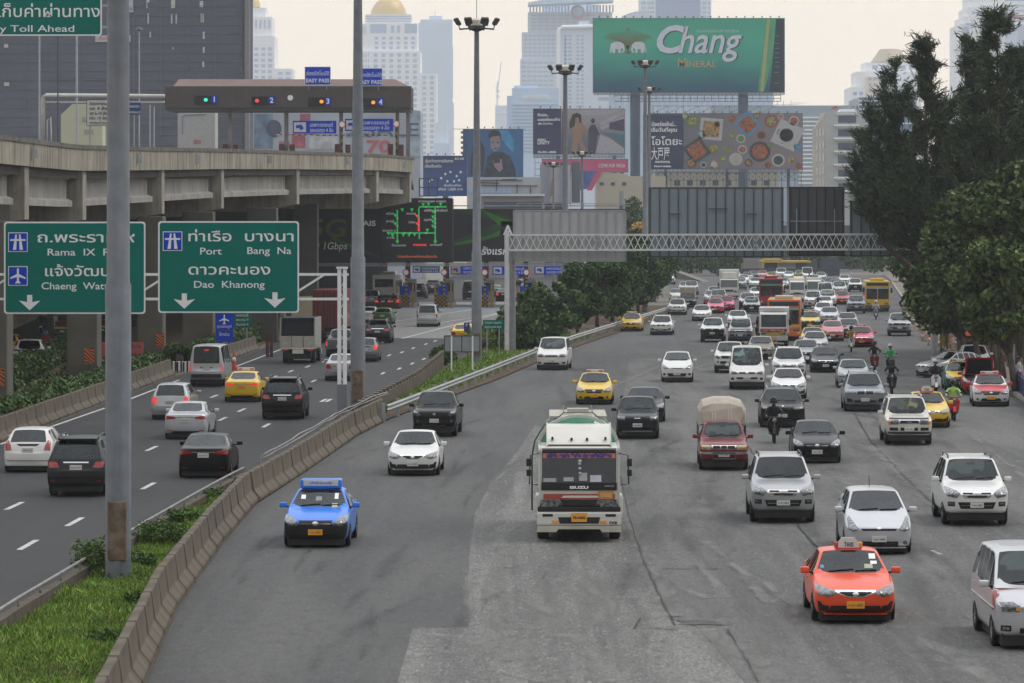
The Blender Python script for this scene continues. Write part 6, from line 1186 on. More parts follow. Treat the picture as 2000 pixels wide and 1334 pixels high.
def grid_patch(bvh,poly,face,off=.006,depth=.03,res=2):
    """a panel with the outline poly laid on a bodywork face ('front', 'rear', 'left', 'right') and sunk a little into it."""
    bm=bmesh.new()
    def P(a,z):return Vector((a,0,z))if face in('front','rear')else Vector((0,a,z))
    vs=[bm.verts.new(P(a,z))for a,z in poly];bm.faces.new(vs);bmesh.ops.triangulate(bm,faces=bm.faces[:])
    for _ in range(6):
        le=[e for e in bm.edges if e.calc_length()>.055]
        if not le:break
        bmesh.ops.subdivide_edges(bm,edges=le,cuts=1);bmesh.ops.triangulate(bm,faces=bm.faces[:])
    off+=.004
    d={'front':Vector((0,1,0)),'rear':Vector((0,-1,0)),'left':Vector((1,0,0)),'right':Vector((-1,0,0))}[face]
    for v in bm.verts:
        hit=bvh.ray_cast(v.co-d*8,d)
        p=hit[0]
        if p is None:p=bvh.find_nearest(v.co-d*3)[0];p=v.co+d*(p-v.co).dot(d)
        v.co=p-d*off
    be=[e for e in bm.edges if e.is_boundary];ret=bmesh.ops.extrude_edge_only(bm,edges=be)
    for g in ret['geom']:
        if isinstance(g,bmesh.types.BMVert):g.co+=d*(depth+off)
    bmesh.ops.recalc_face_normals(bm,faces=bm.faces[:]);return bm
def bm_mesh(bm,name,m,smooth=False):
    me=bpy.data.meshes.new(name);bm.to_mesh(me);bm.free();me.materials.append(m)
    if smooth:me.polygons.foreach_set('use_smooth',[True]*len(me.polygons))
    return me
class Proto:
    """a vehicle kept outside the scene: parts = (mesh, role, name, parent index, location)"""
    def __init__(s):s.parts=[]
    def add(s,name,me,role=None,par=-1,loc=(0,0,0)):s.parts.append((name,me,role,par,loc));return len(s.parts)-1
    def mb(s,name,mb,m,role=None,par=-1,smooth=False,bevel=0,seg=1):
        o=mb.build(name,m,smooth=smooth,bevel=bevel,seg=seg);me=o.data;bpy.data.objects.remove(o);return s.add(name,me,role,par)
def spawn(P,name,label,cat,loc,rz,paints,group=None,skip=(),scale=(1,1,1)):
    t=bpy.data.objects.new(name,None);COL.objects.link(t);t.location=loc;t.rotation_euler=(0,0,rz);t.scale=scale;tag(t,label,cat,group);objs={}
    for i,(n,me,role,par,l)in enumerate(P.parts):
        if n in skip or(role and role in skip)or(par>=0 and par not in objs):continue
        o=bpy.data.objects.new(n,me);COL.objects.link(o);o.parent=t if par<0 else objs[par];o.location=l;objs[i]=o
        m=paints.get(role)if role else None
        if m is None and role and role in('bonnet','roof','boot','front_bumper','rear_bumper','mirror','upper'):m=paints.get('upper')if role in('bonnet','roof','boot','upper')and paints.get('upper')else paints.get('body')
        if m is not None:o.material_slots[0].link='OBJECT';o.material_slots[0].material=m
    return t,objs
_tmpmesh={}
def tyre_mesh(r,w):
    mb=MB();mb.lathe([(r*.60,-w/2),(r*.92,-w/2),(r,-w*.34),(r,w*.34),(r*.92,w/2),(r*.60,w/2),(r*.60,-w/2)],22,axis='x');o=mb.build('tyre',RUBBER,smooth=False);me=o.data;bpy.data.objects.remove(o);return me
def rim_mesh(r,w,side):
    mb=MB();s=side;R_=r*.62;mb.lathe([(R_,-w*.45*s),(R_*.98,w*.42*s),(R_*.86,w*.44*s),(R_*.82,w*.2*s)],20,axis='x')
    for k in range(5):
        a=k*1.2566;c,q=math.cos(a),math.sin(a);mb.beam((w*.36*s,0,0),(w*.40*s,c*R_*.9,q*R_*.9),R_*.28,.03,up=(1,0,0))
    mb.lathe([(.01,w*.43*s),(R_*.25,w*.42*s),(R_*.27,w*.3*s)],12,axis='x');mb.lathe([(.01,w*.1*s),(R_*.9,w*.1*s)],16,axis='x')
    o=mb.build('rim',ALLOY);me=o.data;bpy.data.objects.remove(o);return me
def car_proto(L,Wd,H,zb,nose,cowl,belt,yc,yf,yr,yd,deck,rw,style,fascia,wr=.31,wb=(.86,.95),nosek=.80,tumble=.0,mids=2):
    """style: 'sedan', 'hatch' (hatch, estate, van) or 'pickup'. y runs from the nose (-L/2) to the tail; all sizes in metres."""
    h=Wd/2;y0,y1=-L/2,L/2;zm=zb+(nose-zb)*.52;S=[];top=[];side=[]
    def st(y,pts,zc,tk=None,sk=None):S.append((y,pts,zc));top.append(tk);side.append(sk)
    st(y0,[(h*.66,zb+.05),(h*.82,zm),(h*nosek*.98,nose-.09),(h*.68,nose-.03),(h*.42,nose)],nose+.01,'bonnet')
    st(y0+.2,[(h*.88,zb),(h*.985,zm),(h*.955,nose-.02),(h*.84,nose+.045),(h*.55,nose+.07)],nose+.08,'bonnet')
    f=.55;yq=lerp(y0+.2,yc,.5);st(yq,[(h*.95,zb),(h,zm),(h*.975,lerp(nose,belt,.5)),(h*.86,lerp(nose+.05,cowl,.62)),(h*.66,lerp(nose+.07,cowl+.02,.65))],lerp(nose+.08,cowl+.04,.68),'bonnet')
    st(yc,[(h*.96,zb),(h,zm),(h*.98,belt-.03),(h*.93,cowl-.01),(h*.88,cowl)],cowl+.04,'screen','win')
    ym=[yf+(yr-yf)*(i+1)/(mids+1)for i in range(mids)]
    st(yf,[(h*.96,zb),(h,zm),(h*.98,belt),(rw,H-.09),(rw-.05,H-.055)],H-.025,'roof','win')
    for y in ym:st(y,[(h*.96,zb),(h,zm),(h*.98,belt+.01),(rw,H-.075),(rw-.06,H-.03)],H,'roof','win')
    st(yr,[(h*.96,zb),(h,zm),(h*.98,belt+.03),(rw*.98,H-.11),(rw*.98-.05,H-.07)],H-.035,'rear','win' if style=='sedan' else None)
    if style=='sedan':
        st(yd,[(h*.95,zb),(h*.995,zm),(h*.965,deck-.05),(h*.84,deck),(h*.74,deck+.01)],deck+.025,'boot')
        st(y1-.16,[(h*.92,zb),(h*.97,zm),(h*.93,deck-.07),(h*.82,deck-.02),(h*.64,deck-.01)],deck,'boot')
        st(y1,[(h*.74,zb+.08),(h*.88,zm),(h*.84,deck-.13),(h*.72,deck-.06),(h*.5,deck-.05)],deck-.04)
    elif style=='hatch':
        st(yd,[(h*.95,zb),(h*.995,zm),(h*.965,belt-.02),(h*.87,belt+.02),(h*.78,belt+.03)],belt+.03,'boot')
        st(y1-.04,[(h*.92,zb),(h*.97,zm),(h*.95,zm+.2),(h*.88,belt-.16),(h*.7,belt-.15)],belt-.14,'boot')
        st(y1,[(h*.80,zb+.08),(h*.93,zm-.05),(h*.90,zm+.10),(h*.8,zm+.16),(h*.5,zm+.17)],zm+.17)
    else:
        st(yd,[(h*.96,zb),(h,zm),(h*.98,belt-.02),(h*.93,belt+.02),(h*.80,belt+.02)],belt+.02,'bed')
        st(y1-.1,[(h*.96,zb),(h,zm),(h*.98,belt-.02),(h*.93,belt+.02),(h*.80,belt+.02)],belt+.02,'bed')
        st(y1,[(h*.92,zb+.1),(h*.97,zm),(h*.95,belt-.05),(h*.90,belt),(h*.76,belt)],belt)
    ID=dict(body=0,bonnet=1,roof=2,boot=3,front_bumper=4,rear_bumper=5,windscreen=6,rear_window=7,bed_cover=8)
    bm=bmesh.new();cr=bm.edges.layers.float.new('crease_edge');cv_=bm.verts.layers.float.new('crease_vert');rings=[]
    for y,p,zc in S:
        (w1,z1),(w2,z2),(w3,z3),(w4,z4),(w5,z5)=p
        pts=[(0,z1)]+[(w,z)for w,z in p]+[(0,zc)]+[(-w,z)for w,z in p[::-1]]
        rings.append([bm.verts.new((x,y,z))for x,z in pts])
    n=12;winfaces=[];scr=[];rear=[]
    for i in range(len(S)-1):
        for j in range(n):
            f_=bm.faces.new((rings[i][j],rings[i+1][j],rings[i+1][(j+1)%n],rings[i][(j+1)%n]));k=0
            jj=j if j<6 else 11-j
            tk=top[i]
            if jj in(4,5):
                k={'bonnet':1,'roof':2,'boot':3,'bed':8}.get(tk,0)
                if tk=='screen' and jj==5:scr.append(f_)
                if tk=='rear' and jj==5:rear.append(f_)
                if tk in('screen','rear')and jj==4:k=0
            if i==0 and jj in(0,1,2):k=4 if jj<3 else k
            if i==len(S)-2 and jj in(0,1):k=5
            if jj==3 and side[i]=='win':winfaces.append((f_,i,1 if j<6 else-1))
            f_.material_index=k
    for r,sgn,idx in((rings[0],-1,0),(rings[-1],1,1)):
        y=r[0].co.y;bul=.10 if idx==0 else .06
        c=[bm.verts.new((0,y+sgn*bul,(r[q].co.z)))for q in(2,3,4)]
        rows=[(r[0],r[1],r[2],c[0],4 if idx==0 else 5),(c[0],r[2],r[3],c[1],4 if idx==0 else(5 if style!='hatch' else 3)),(c[1],r[3],r[4],c[2],1 if idx==0 else 3),(c[2],r[4],r[5],r[6],1 if idx==0 else 3)]
        rows2=[(r[0],c[0],r[10],r[11],rows[0][4]),(c[0],c[1],r[9],r[10],rows[1][4]),(c[1],c[2],r[8],r[9],rows[2][4]),(c[2],r[6],r[7],r[8],rows[3][4])]
        for a in rows+rows2:f_=bm.faces.new(a[:4]);f_.material_index=a[4]
    bmesh.ops.recalc_face_normals(bm,faces=bm.faces[:])
    # window frames
    nw=9;wnames={}
    for f_,i,sgn in winfaces:
        bmesh.ops.inset_individual(bm,faces=[f_],thickness=.032 if i>3 else .04,depth=0);f_.material_index=nw;wnames[nw]='side_window';nw+=1
    if scr:bmesh.ops.inset_region(bm,faces=scr,thickness=.018,depth=0);[setattr(f_,'material_index',6)for f_ in scr]
    if rear:bmesh.ops.inset_region(bm,faces=rear,thickness=.04,depth=0);[setattr(f_,'material_index',7)for f_ in rear]
    # creases along the shoulder, roof rail, glass edges and bumper lines
    for e_ in bm.edges:
        ms={f_.material_index for f_ in e_.link_faces}
        if len(ms)>1 and(ms&{6,7}or max(ms)>8):e_[cr]=1.0
        elif len(ms)>1:e_[cr]=.35
    for f_ in bm.faces:
        if f_.material_index in(6,7)or f_.material_index>8:
            for v in f_.verts:
                if f_.material_index>8 or abs(v.co.x)>.02:v[cv_]=.8
    for i in range(len(S)-1):
        for j,cv in((3,.55),(9,.55),(4,.5),(8,.5),(1,.6),(11,.6)):
            e_=bm.edges.get((rings[i][j],rings[i+1][j]))
            if e_ and e_[cr]<cv:e_[cr]=cv
    me=bpy.data.meshes.new('cage');bm.to_mesh(me);bm.free()
    o=bpy.data.objects.new('cage',me);COL.objects.link(o);sm=o.modifiers.new('s','SUBSURF');sm.levels=2;sm.render_levels=2
    dg=bpy.context.evaluated_depsgraph_get();dg.update();fm=bpy.data.meshes.new_from_object(o.evaluated_get(dg));bpy.data.objects.remove(o)
    vco=[v.co.copy()for v in fm.vertices];bvh=BVHTree.FromPolygons(vco,[tuple(p.vertices)for p in fm.polygons])
    P=Proto();P.bvh=bvh;P.L=L;P.H=H;P.W=Wd
    by={}
    for p in fm.polygons:by.setdefault(p.material_index,[]).append(tuple(p.vertices))
    def sub(k,name,m,role,par=-1):
        if k not in by:return-1
        idx={};vs=[];fs=[]
        for f_ in by[k]:
            g=[]
            for v in f_:
                if v not in idx:idx[v]=len(vs);vs.append(vco[v])
                g.append(idx[v])
            fs.append(g)
        q=bpy.data.meshes.new(name);q.from_pydata(vs,[],fs);q.materials.append(m);q.polygons.foreach_set('use_smooth',[True]*len(fs));q.update();return P.add(name,q,role,par)
    sub(0,'body',PW,'body');sub(1,'bonnet',PW,'bonnet');sub(2,'roof',PW,'roof');sub(3,'boot_lid' if style=='sedan' else 'tailgate',PW,'boot');sub(4,'front_bumper',PW,'front_bumper');sub(5,'rear_bumper',PW,'rear_bumper')
    sub(6,'windscreen',CAR_GLASS,'glass');sub(7,'rear_window',CAR_GLASS,'rear_glass');sub(8,'bed_cover',BLACK,'bed')
    for k,nm in wnames.items():sub(k,nm,CAR_GLASS_D,'side_glass')
    # running gear
    mb=MB();mb.box(-h*.86,h*.86,y0+.16,y1-.18,max(.07,zb-.20),zb+.05);P.mb('underbody_light_block',mb,BLACK)  # oversized black box, lowered to block light and deepen the shadow below
    ax=(y0+wb[0],y1-wb[1]);tw=.20 if wr<.34 else .24;TM=tyre_mesh(wr,tw)
    arch=MB()
    for y in ax:
        for s in(1,-1):
            d=Vector((-s,0,0));hit=bvh.ray_cast(Vector((s*4,y,wr+.1)),d)[0];xs=abs(hit.x)if hit else h
            i=P.add('wheel',TM,None,-1,(s*(xs-tw/2+.018),y,wr));P.add('rim',rim_mesh(wr,tw,s),'rim',i)
            A=[]
            for k in range(17):
                a=math.pi*(k/16*1.16-.08);A.append((s*(xs+.006),y+(wr+.065)*math.cos(a),wr+(wr+.065)*math.sin(a)))
            B=[(x-s*.16,yy,z)for x,yy,z in A]
            arch.add([(s*(xs+.006),y,wr)]+A,[(0,k+1,k+2)for k in range(16)]);arch.add(A+B,[(k,k+1,18+k,17+k)for k in range(16)])
    P.mb('wheel_arches',arch,BLACK)
    # cabin seen through the glass
    ys=lerp(yf,yr,.22);dk=mat('cabin_dark',(.022,.022,.024),.8,var=.3);seatm=mat('seat_cloth',(.05,.048,.045),.9,var=.3)
    mb=MB();mb.box(-h*.80,h*.80,yc+.05,yc+.62,belt-.22,belt-.05);P.mb('dashboard',mb,dk,bevel=.05);mb=MB();mb.box(-h*.85,h*.85,yc+.6,yr+.25,zb+.1,zb+.3);P.mb('cabin_floor',mb,dk)
    rows=[(ys,((-.37,.23),(.37,.23)))]+([(lerp(yf,yr,.80),((0,.60),))]if style!='pickup' else[])
    for yy,cs_ in rows:
        for cx,wd in cs_:
            mb=MB();mb.box(cx-wd,cx+wd,yy-.08,yy+.10,zb+.3,belt+.02);mb.box(cx-wd,cx+wd,yy-.5,yy,zb+.28,zb+.45);i=P.mb('seat' if wd<.4 else 'rear_seat',mb,seatm,bevel=.04)
            mb=MB()
            for hx in((cx,)if wd<.4 else(cx-.35,cx+.35)):mb.box(hx-.12,hx+.12,yy-.02,yy+.10,belt+.05,belt+.24)
            P.mb('headrest',mb,seatm,None,i,bevel=.04)
    mb=MB();mb.lathe([(.17,-.015),(.19,0),(.17,.015),(.155,0),(.17,-.015)],16,o=(.37,yc+.72,belt-.02),axis='y');P.mb('steering_wheel',mb,dk)
    mb=MB();mb.box(-.11,.11,yf-.02,yf+.02,H-.22,H-.15);P.mb('rear_view_mirror',mb,dk,bevel=.01)
    # mirrors
    for s in(1,-1):
        mb=MB();y=lerp(yc,yf,.38);x=h*.98;z=belt+.09;mb.box(s*(x+.05)-.10+s*.07,s*(x+.05)+.10+s*.07,y-.05,y+.08,z-.06,z+.08);i=P.mb('mirror',mb,PW,'mirror',bevel=.03,seg=2,smooth=True)
        mb=MB();mb.beam((s*(x-.08),y+.03,z-.05),(s*(x+.09),y+.02,z-.03),.05,.04);P.mb('mirror_arm',mb,BLACK,None,i)
    # faces
    def patch(name,poly,face,m,role=None,off=.006,par=-1,mirror=False,res=2):
        r=P.add(name,bm_mesh(grid_patch(bvh,poly,face,off,.03,res),name,m),role,par)
        if mirror:P.add(name,bm_mesh(grid_patch(bvh,[(-a,z)for a,z in poly][::-1],face,off,.03,res),name,m),role,par)
        return r
    P.patch=patch
    for q in fascia:patch(*q[:4],**(q[4]if len(q)>4 else{}))
    # wipers and door handles, number plates
    mb=MB();c=cowl+.045
    for x0,x1 in((-.55*h,.05*h),(.1*h,.62*h)):
        pa=[]
        for t_ in(0,.5,1):x=lerp(x0,x1,t_);yy=yc+.06+.05*t_;hit=bvh.ray_cast(Vector((x,yy,4)),Vector((0,0,-1)))[0];pa.append((x,yy,hit.z+.015))
        mb.tube(pa,.012,4)
    P.mb('wipers',mb,BLACK)
    if style!='none':
        mb=MB()
        for s in(1,-1):
            for y in(lerp(yf,yr,.36),lerp(yf,yr,.86)):
                hit=bvh.ray_cast(Vector((s*4,y,belt-.12)),Vector((-s,0,0)))[0]
                if hit:mb.box(hit.x-.015,hit.x+.015,y-.10,y+.10,belt-.14,belt-.11)
        P.mb('door_handles',mb,PW,'body')
        for face,z,yy in(('front',lerp(zb,nose,.40),y0),('rear',(deck-.28 if style=='sedan' else belt-.22 if style=='hatch' else belt-.45),y1)):
            d=1 if face=='front' else-1;hit=bvh.ray_cast(Vector((0,yy-d*3,z)),Vector((0,d,0)))[0];yh=hit.y if hit else yy
            mb=MB();mb.box(-.19,.19,yh-d*.045 if d>0 else yh-.01,yh+.01 if d>0 else yh+.045,z-.075,z+.075);i=P.mb('number_plate',mb,PLATE_W,face+'_plate')
            if d>0:me_=text_me('1กก 482',.075,.30);me_.transform(Matrix.Translation((0,yh-.048,z-.03)));P.add('plate_lettering',me_,None,i)
            else:me_=text_me('2ขท 917',.075,.30);me_.transform(Matrix.Translation((0,yh+.048,z-.03))@Matrix.Rotation(math.pi,4,'Z'));P.add('plate_lettering',me_,None,i)
    P.fa=wb[0];P.ra=wb[1];return P
def text_me(s,size,width,m=None,bold=.0):
    o=text(s,size,m or INK,None,(0,0,0),width=width,th=.002,bold=bold);me=o.data;bpy.data.objects.remove(o);return me
def R4(x0,x1,z0,z1):return[(x0,z0),(x1,z0),(x1,z1),(x0,z1)]
T=True;MIR=dict(mirror=True)
# each face: (part, outline, side, material, options)
TL='tail_lamp';HL='headlamp';GRI=mat('grille_black',(.016,.016,.017),.45,var=.3,scale=8)
F_SEDAN=[(HL,[(.38,.66),(.60,.585),(.81,.63),(.85,.84),(.74,.81),(.44,.72)],'front',LAMP,MIR),('grille',[(-.44,.70),(-.18,.585),(.18,.585),(.44,.70),(.44,.735),(-.44,.735)],'front',CHROME),('grille_mesh',[(-.36,.675),(-.17,.605),(.17,.605),(.36,.675),(.32,.70),(-.32,.70)],'front',GRI,dict(off=.012)),('badge',ell(0,.655,.07,.045,12),'front',CHROME,dict(off=.02)),
           ('lower_grille',[(-.60,.25),(.60,.25),(.52,.40),(-.52,.40)],'front',GRI),('fog_lamp_recess',[(.58,.255),(.78,.28),(.81,.50),(.75,.48),(.70,.41),(.56,.39)],'front',BLACK,MIR),('lip',R4(-.68,.68,.215,.24),'front',PW,dict(role='front_bumper',off=.02)),
           (TL,[(.38,.83),(.80,.80),(.82,.93),(.66,.95),(.40,.90)],'rear',TAIL,dict(mirror=True,role='tail')),('chrome_strip',R4(-.38,.38,.87,.90),'rear',CHROME),('reflector',R4(.55,.74,.35,.38),'rear',TAIL,MIR),('diffuser',R4(-.55,.55,.24,.33),'rear',BLACK)]
F_OLD=[(HL,[(.47,.60),(.74,.60),(.83,.70),(.84,.88),(.60,.80),(.48,.70)],'front',LAMP,MIR),('grille',[(-.42,.66),(-.32,.56),(.32,.56),(.42,.66),(.45,.74),(-.45,.74)],'front',GRI),('grille_bar',R4(-.40,.40,.64,.66),'front',CHROME,dict(off=.014)),('badge',ell(0,.66,.085,.055,12),'front',CHROME,dict(off=.022)),
         ('lower_grille',[(-.50,.27),(.50,.27),(.42,.40),(-.42,.40)],'front',GRI),('fog_lamp',ell(.64,.36,.06,.05,10),'front',BLACK,MIR),
         (TL,[(.48,.68),(.80,.68),(.82,.92),(.60,.93),(.52,.88)],'rear',TAIL,dict(mirror=True,role='tail')),('boot_line',R4(-.45,.45,.80,.815),'rear',BLACK),('bumper_line',R4(-.75,.75,.47,.485),'rear',BLACK)]
F_WISH=[(HL,[(.50,.66),(.66,.60),(.80,.66),(.80,.92),(.74,.98),(.62,.80)],'front',LAMP,MIR),('grille',[(-.48,.685),(-.42,.63),(.42,.63),(.48,.685)],'front',GRI),('badge',ell(0,.70,.06,.03,10),'front',CHROME,dict(off=.02)),('lower_grille',R4(-.50,.50,.22,.35),'front',GRI),('fog_lamp',ell(.68,.32,.06,.05,10),'front',LAMP,MIR),('lip',R4(-.70,.70,.18,.205),'front',PW,dict(role='front_bumper',off=.02)),(TL,R4(.60,.80,.70,1.0),'rear',TAIL,dict(mirror=True,role='tail'))]
F_SUV=[(HL,[(.46,.93),(.58,.80),(.84,.86),(.90,1.09),(.80,1.10),(.58,1.02)],'front',LAMP,MIR),('grille',[(-.48,.93),(-.34,.80),(.34,.80),(.48,.93),(.44,.98),(-.44,.98)],'front',CHROME),('grille_mesh',[(-.26,.82),(.26,.82),(.30,.88),(-.30,.88)],'front',GRI,dict(off=.013)),('grille_mesh',R4(-.40,-.12,.915,.965),'front',GRI,dict(off=.013)),('grille_mesh',R4(.12,.40,.915,.965),'front',GRI,dict(off=.013)),('badge',R4(-.10,.10,.91,.955),'front',ALLOY,dict(off=.02)),
         ('lower_grille',[(-.46,.50),(.46,.50),(.54,.69),(-.54,.69)],'front',GRI),('lower_bar',R4(-.44,.44,.585,.60),'front',ALLOY,dict(off=.014)),('fog_lamp_recess',R4(.62,.82,.57,.70),'front',BLACK,MIR),('fog_lamp',R4(.66,.80,.62,.67),'front',LAMP,dict(mirror=True,off=.012)),
         (TL,[(.52,.93),(.86,.92),(.88,1.12),(.62,1.10)],'rear',TAIL,dict(mirror=True,role='tail')),('chrome_strip',R4(-.40,.40,1.07,1.11),'rear',CHROME),('reflector',R4(.62,.80,.50,.54),'rear',TAIL,MIR),('step',R4(-.8,.8,.40,.55),'rear',BLACK)]
F_BOXY=[(HL,R4(.42,.80,.82,1.0),'front',LAMP,MIR),('corner_lamp',R4(.72,.82,.84,.98),'front',AMBER,dict(mirror=True,off=.012)),('grille',R4(-.40,.40,.84,1.01),'front',CHROME),('grille_mesh',R4(-.36,.36,.87,.98),'front',GRI,dict(off=.013)),('badge',ell(0,.925,.11,.04,12),'front',PG,dict(off=.02)),('bug_shield',[(-.78,1.03),(.78,1.03),(.76,1.08),(-.76,1.08)],'front',BLACK,dict(off=.02)),
          ('lower_grille',R4(-.34,.34,.58,.70),'front',GRI),('fog_lamp_recess',R4(.44,.76,.58,.70),'front',BLACK,MIR),('skid_strip',R4(-.86,.86,.45,.54),'front',mat('dark_cladding',(.05,.052,.056),.6),dict(off=.01)),(TL,R4(.66,.86,.85,1.25),'rear',TAIL,dict(mirror=True,role='tail'))]
F_PICK=[(HL,[(.52,.90),(.66,.84),(.86,.92),(.86,1.08),(.72,1.06)],'front',LAMP,MIR),('grille',[(-.46,.86),(.46,.86),(.50,1.02),(-.50,1.02)],'front',GRI),('badge',ell(0,.94,.07,.05,10),'front',CHROME,dict(off=.02)),('lower_grille',R4(-.55,.55,.56,.70),'front',BLACK),('fog_lamp',ell(.68,.66,.07,.06,12),'front',LAMP,MIR),('skid_strip',R4(-.48,.48,.46,.50),'front',ALLOY,dict(off=.012)),(TL,R4(.76,.88,.72,1.0),'rear',TAIL,dict(mirror=True,role='tail')),('step_bumper',R4(-.85,.85,.46,.60),'rear',ALLOY,dict(off=.03)),('tailgate_handle',R4(-.12,.12,.92,.96),'rear',BLACK)]
F_OLDPICK=[(HL,R4(.50,.80,.76,.92),'front',LAMP,MIR),('grille',R4(-.44,.44,.78,.92),'front',GRI),('badge',R4(-.12,.12,.83,.87),'front',CHROME,dict(off=.02)),('bull_bar',R4(-.84,.84,.42,.56),'front',BLACK,dict(off=.05)),('lower_grille',R4(-.60,.60,.30,.38),'front',ALLOY),(TL,R4(.76,.86,.72,1.0),'rear',TAIL,dict(mirror=True,role='tail')),('step_bumper',R4(-.82,.82,.46,.60),'rear',BLACK,dict(off=.03))]
F_VAN=[(HL,[(.46,.84),(.80,.82),(.86,.98),(.58,.95)],'front',mat('lamp_dark',(.06,.065,.07),.12,var=.6,scale=12,coat=.5),MIR),('grille',R4(-.42,.42,.84,.93),'front',GRI),('grille_bar',R4(-.07,.07,.83,.95),'front',CHROME,dict(off=.014)),('lower_grille',[(-.52,.56),(.52,.56),(.58,.66),(-.58,.66)],'front',GRI),('fog_lamp_recess',R4(.68,.84,.52,.64),'front',BLACK,MIR),(TL,[(.78,.82),(.87,.82),(.85,1.18),(.77,1.18)],'rear',TAIL,dict(mirror=True,role='tail')),('plate_bar',R4(-.34,.34,1.0,1.05),'rear',BLACK),('high_brake_lamp',R4(-.11,.11,1.93,1.98),'rear',TAIL,dict(role='tail')),('bumper_line',R4(-.84,.84,.62,.64),'rear',BLACK)]
F_MINI=[(HL,[(.46,.78),(.80,.78),(.85,.96),(.58,.98),(.46,.90)],'front',LAMP,MIR),('corner_lamp',R4(.46,.53,.80,.88),'front',AMBER,dict(mirror=True,off=.012)),('grille',[(-.42,.78),(.42,.78),(.44,.92),(-.44,.92)],'front',CHROME),('grille_mesh',R4(-.36,.36,.80,.84),'front',GRI,dict(off=.013)),('grille_mesh',R4(-.36,.36,.86,.90),'front',GRI,dict(off=.013)),('lower_grille',R4(-.45,.45,.34,.45),'front',GRI),('fog_lamp_recess',R4(.62,.82,.38,.50),'front',BLACK,MIR),('fog_lamp',R4(.66,.79,.41,.47),'front',LAMP,dict(mirror=True,off=.014)),(TL,R4(.76,.88,.80,1.1),'rear',TAIL,dict(mirror=True,role='tail')),('tailgate_handle',R4(-.3,.3,.97,1.02),'rear',CHROME),('bumper_line',R4(-.84,.84,.55,.57),'rear',BLACK)]
F_HATCH=[(HL,[(.44,.72),(.62,.68),(.79,.76),(.80,.90),(.62,.86)],'front',LAMP,MIR),('grille',[(-.42,.74),(-.3,.69),(.3,.69),(.42,.74),(.40,.77),(-.40,.77)],'front',CHROME),('grille_mesh',R4(-.28,.28,.71,.74),'front',GRI,dict(off=.013)),('lower_grille',[(-.44,.32),(.44,.32),(.54,.47),(-.54,.47)],'front',GRI),('fog_lamp_recess',ell(.68,.42,.08,.06,10),'front',BLACK,MIR),(TL,[(.56,.78),(.78,.76),(.80,1.08),(.68,1.12),(.60,.95)],'rear',TAIL,dict(mirror=True,role='tail')),('tailgate_trim',[(-.4,.99),(.4,.99),(.3,.92),(-.3,.92)],'rear',BLACK),('bumper_line',R4(-.72,.72,.40,.42),'rear',BLACK)]
F_BMW=[(HL,[(.44,.86),(.60,.83),(.84,.88),(.85,.98),(.60,.96),(.46,.94)],'front',LAMP,MIR),('grille',[(-.36,.82),(-.04,.82),(-.04,.96),(-.36,.96)],'front',GRI),('grille',[(.04,.82),(.36,.82),(.36,.96),(.04,.96)],'front',GRI),('badge',ell(0,1.0,.045,.03,10),'front',CHROME,dict(off=.02)),('lower_grille',R4(-.52,.52,.44,.54),'front',GRI),('air_intake',[(.56,.46),(.82,.44),(.84,.64),(.62,.60)],'front',BLACK,MIR),('skid_strip',R4(-.4,.4,.35,.38),'front',ALLOY,dict(off=.012)),(TL,[(.46,.93),(.84,.93),(.86,1.08),(.50,1.06)],'rear',TAIL,dict(mirror=True,role='tail')),('chrome_strip',R4(-.46,.46,1.06,1.10),'rear',CHROME)]
K={}
K['sedan']=car_proto(4.6,1.78,1.47,.22,.72,.96,.93,-1.05,-.30,.95,1.62,1.06,.63,'sedan',F_SEDAN)
K['older_sedan']=car_proto(4.5,1.76,1.48,.22,.74,.98,.94,-1.02,-.28,.92,1.58,1.07,.63,'sedan',F_OLD,nosek=.86)
K['estate']=car_proto(4.55,1.75,1.60,.20,.74,1.04,1.0,-1.35,-.45,1.75,2.16,1.0,.63,'hatch',F_WISH,nosek=.84)
K['suv']=car_proto(4.75,1.88,1.86,.36,.98,1.18,1.15,-1.05,-.40,1.85,2.28,1.1,.69,'hatch',F_SUV,wr=.37,nosek=.88)
K['boxy_suv']=car_proto(4.8,1.86,1.84,.38,1.03,1.14,1.12,-.95,-.42,2.0,2.32,1.1,.69,'hatch',F_BOXY,wr=.37,nosek=.93)
K['pickup']=car_proto(5.2,1.84,1.80,.42,1.06,1.18,1.14,-1.25,-.62,.60,.92,1.14,.66,'pickup',F_PICK,wr=.37,nosek=.90)
K['older_pickup']=car_proto(5.0,1.74,1.66,.34,.92,1.06,1.03,-1.15,-.58,.40,.68,1.03,.64,'pickup',F_OLDPICK,wr=.35,nosek=.93)
K['crossover']=car_proto(4.75,1.93,1.74,.30,.96,1.10,1.08,-1.15,-.42,1.70,2.22,1.1,.69,'hatch',F_BMW,wr=.37,nosek=.88)
K['high_van']=car_proto(5.2,1.88,2.24,.38,.96,1.22,1.18,-2.05,-1.35,2.45,2.56,1.2,.76,'hatch',F_VAN,wr=.34,wb=(1.0,1.0),nosek=.93,mids=3)
K['minibus']=car_proto(4.85,1.86,1.92,.28,.96,1.20,1.14,-1.52,-.75,2.1,2.38,1.15,.74,'hatch',F_MINI,wr=.33,wb=(.95,.95),nosek=.90,mids=3)
K['hatchback']=car_proto(3.95,1.70,1.53,.22,.80,1.06,1.0,-1.15,-.35,1.35,1.86,1.0,.62,'hatch',F_HATCH,wr=.29,wb=(.78,.62))
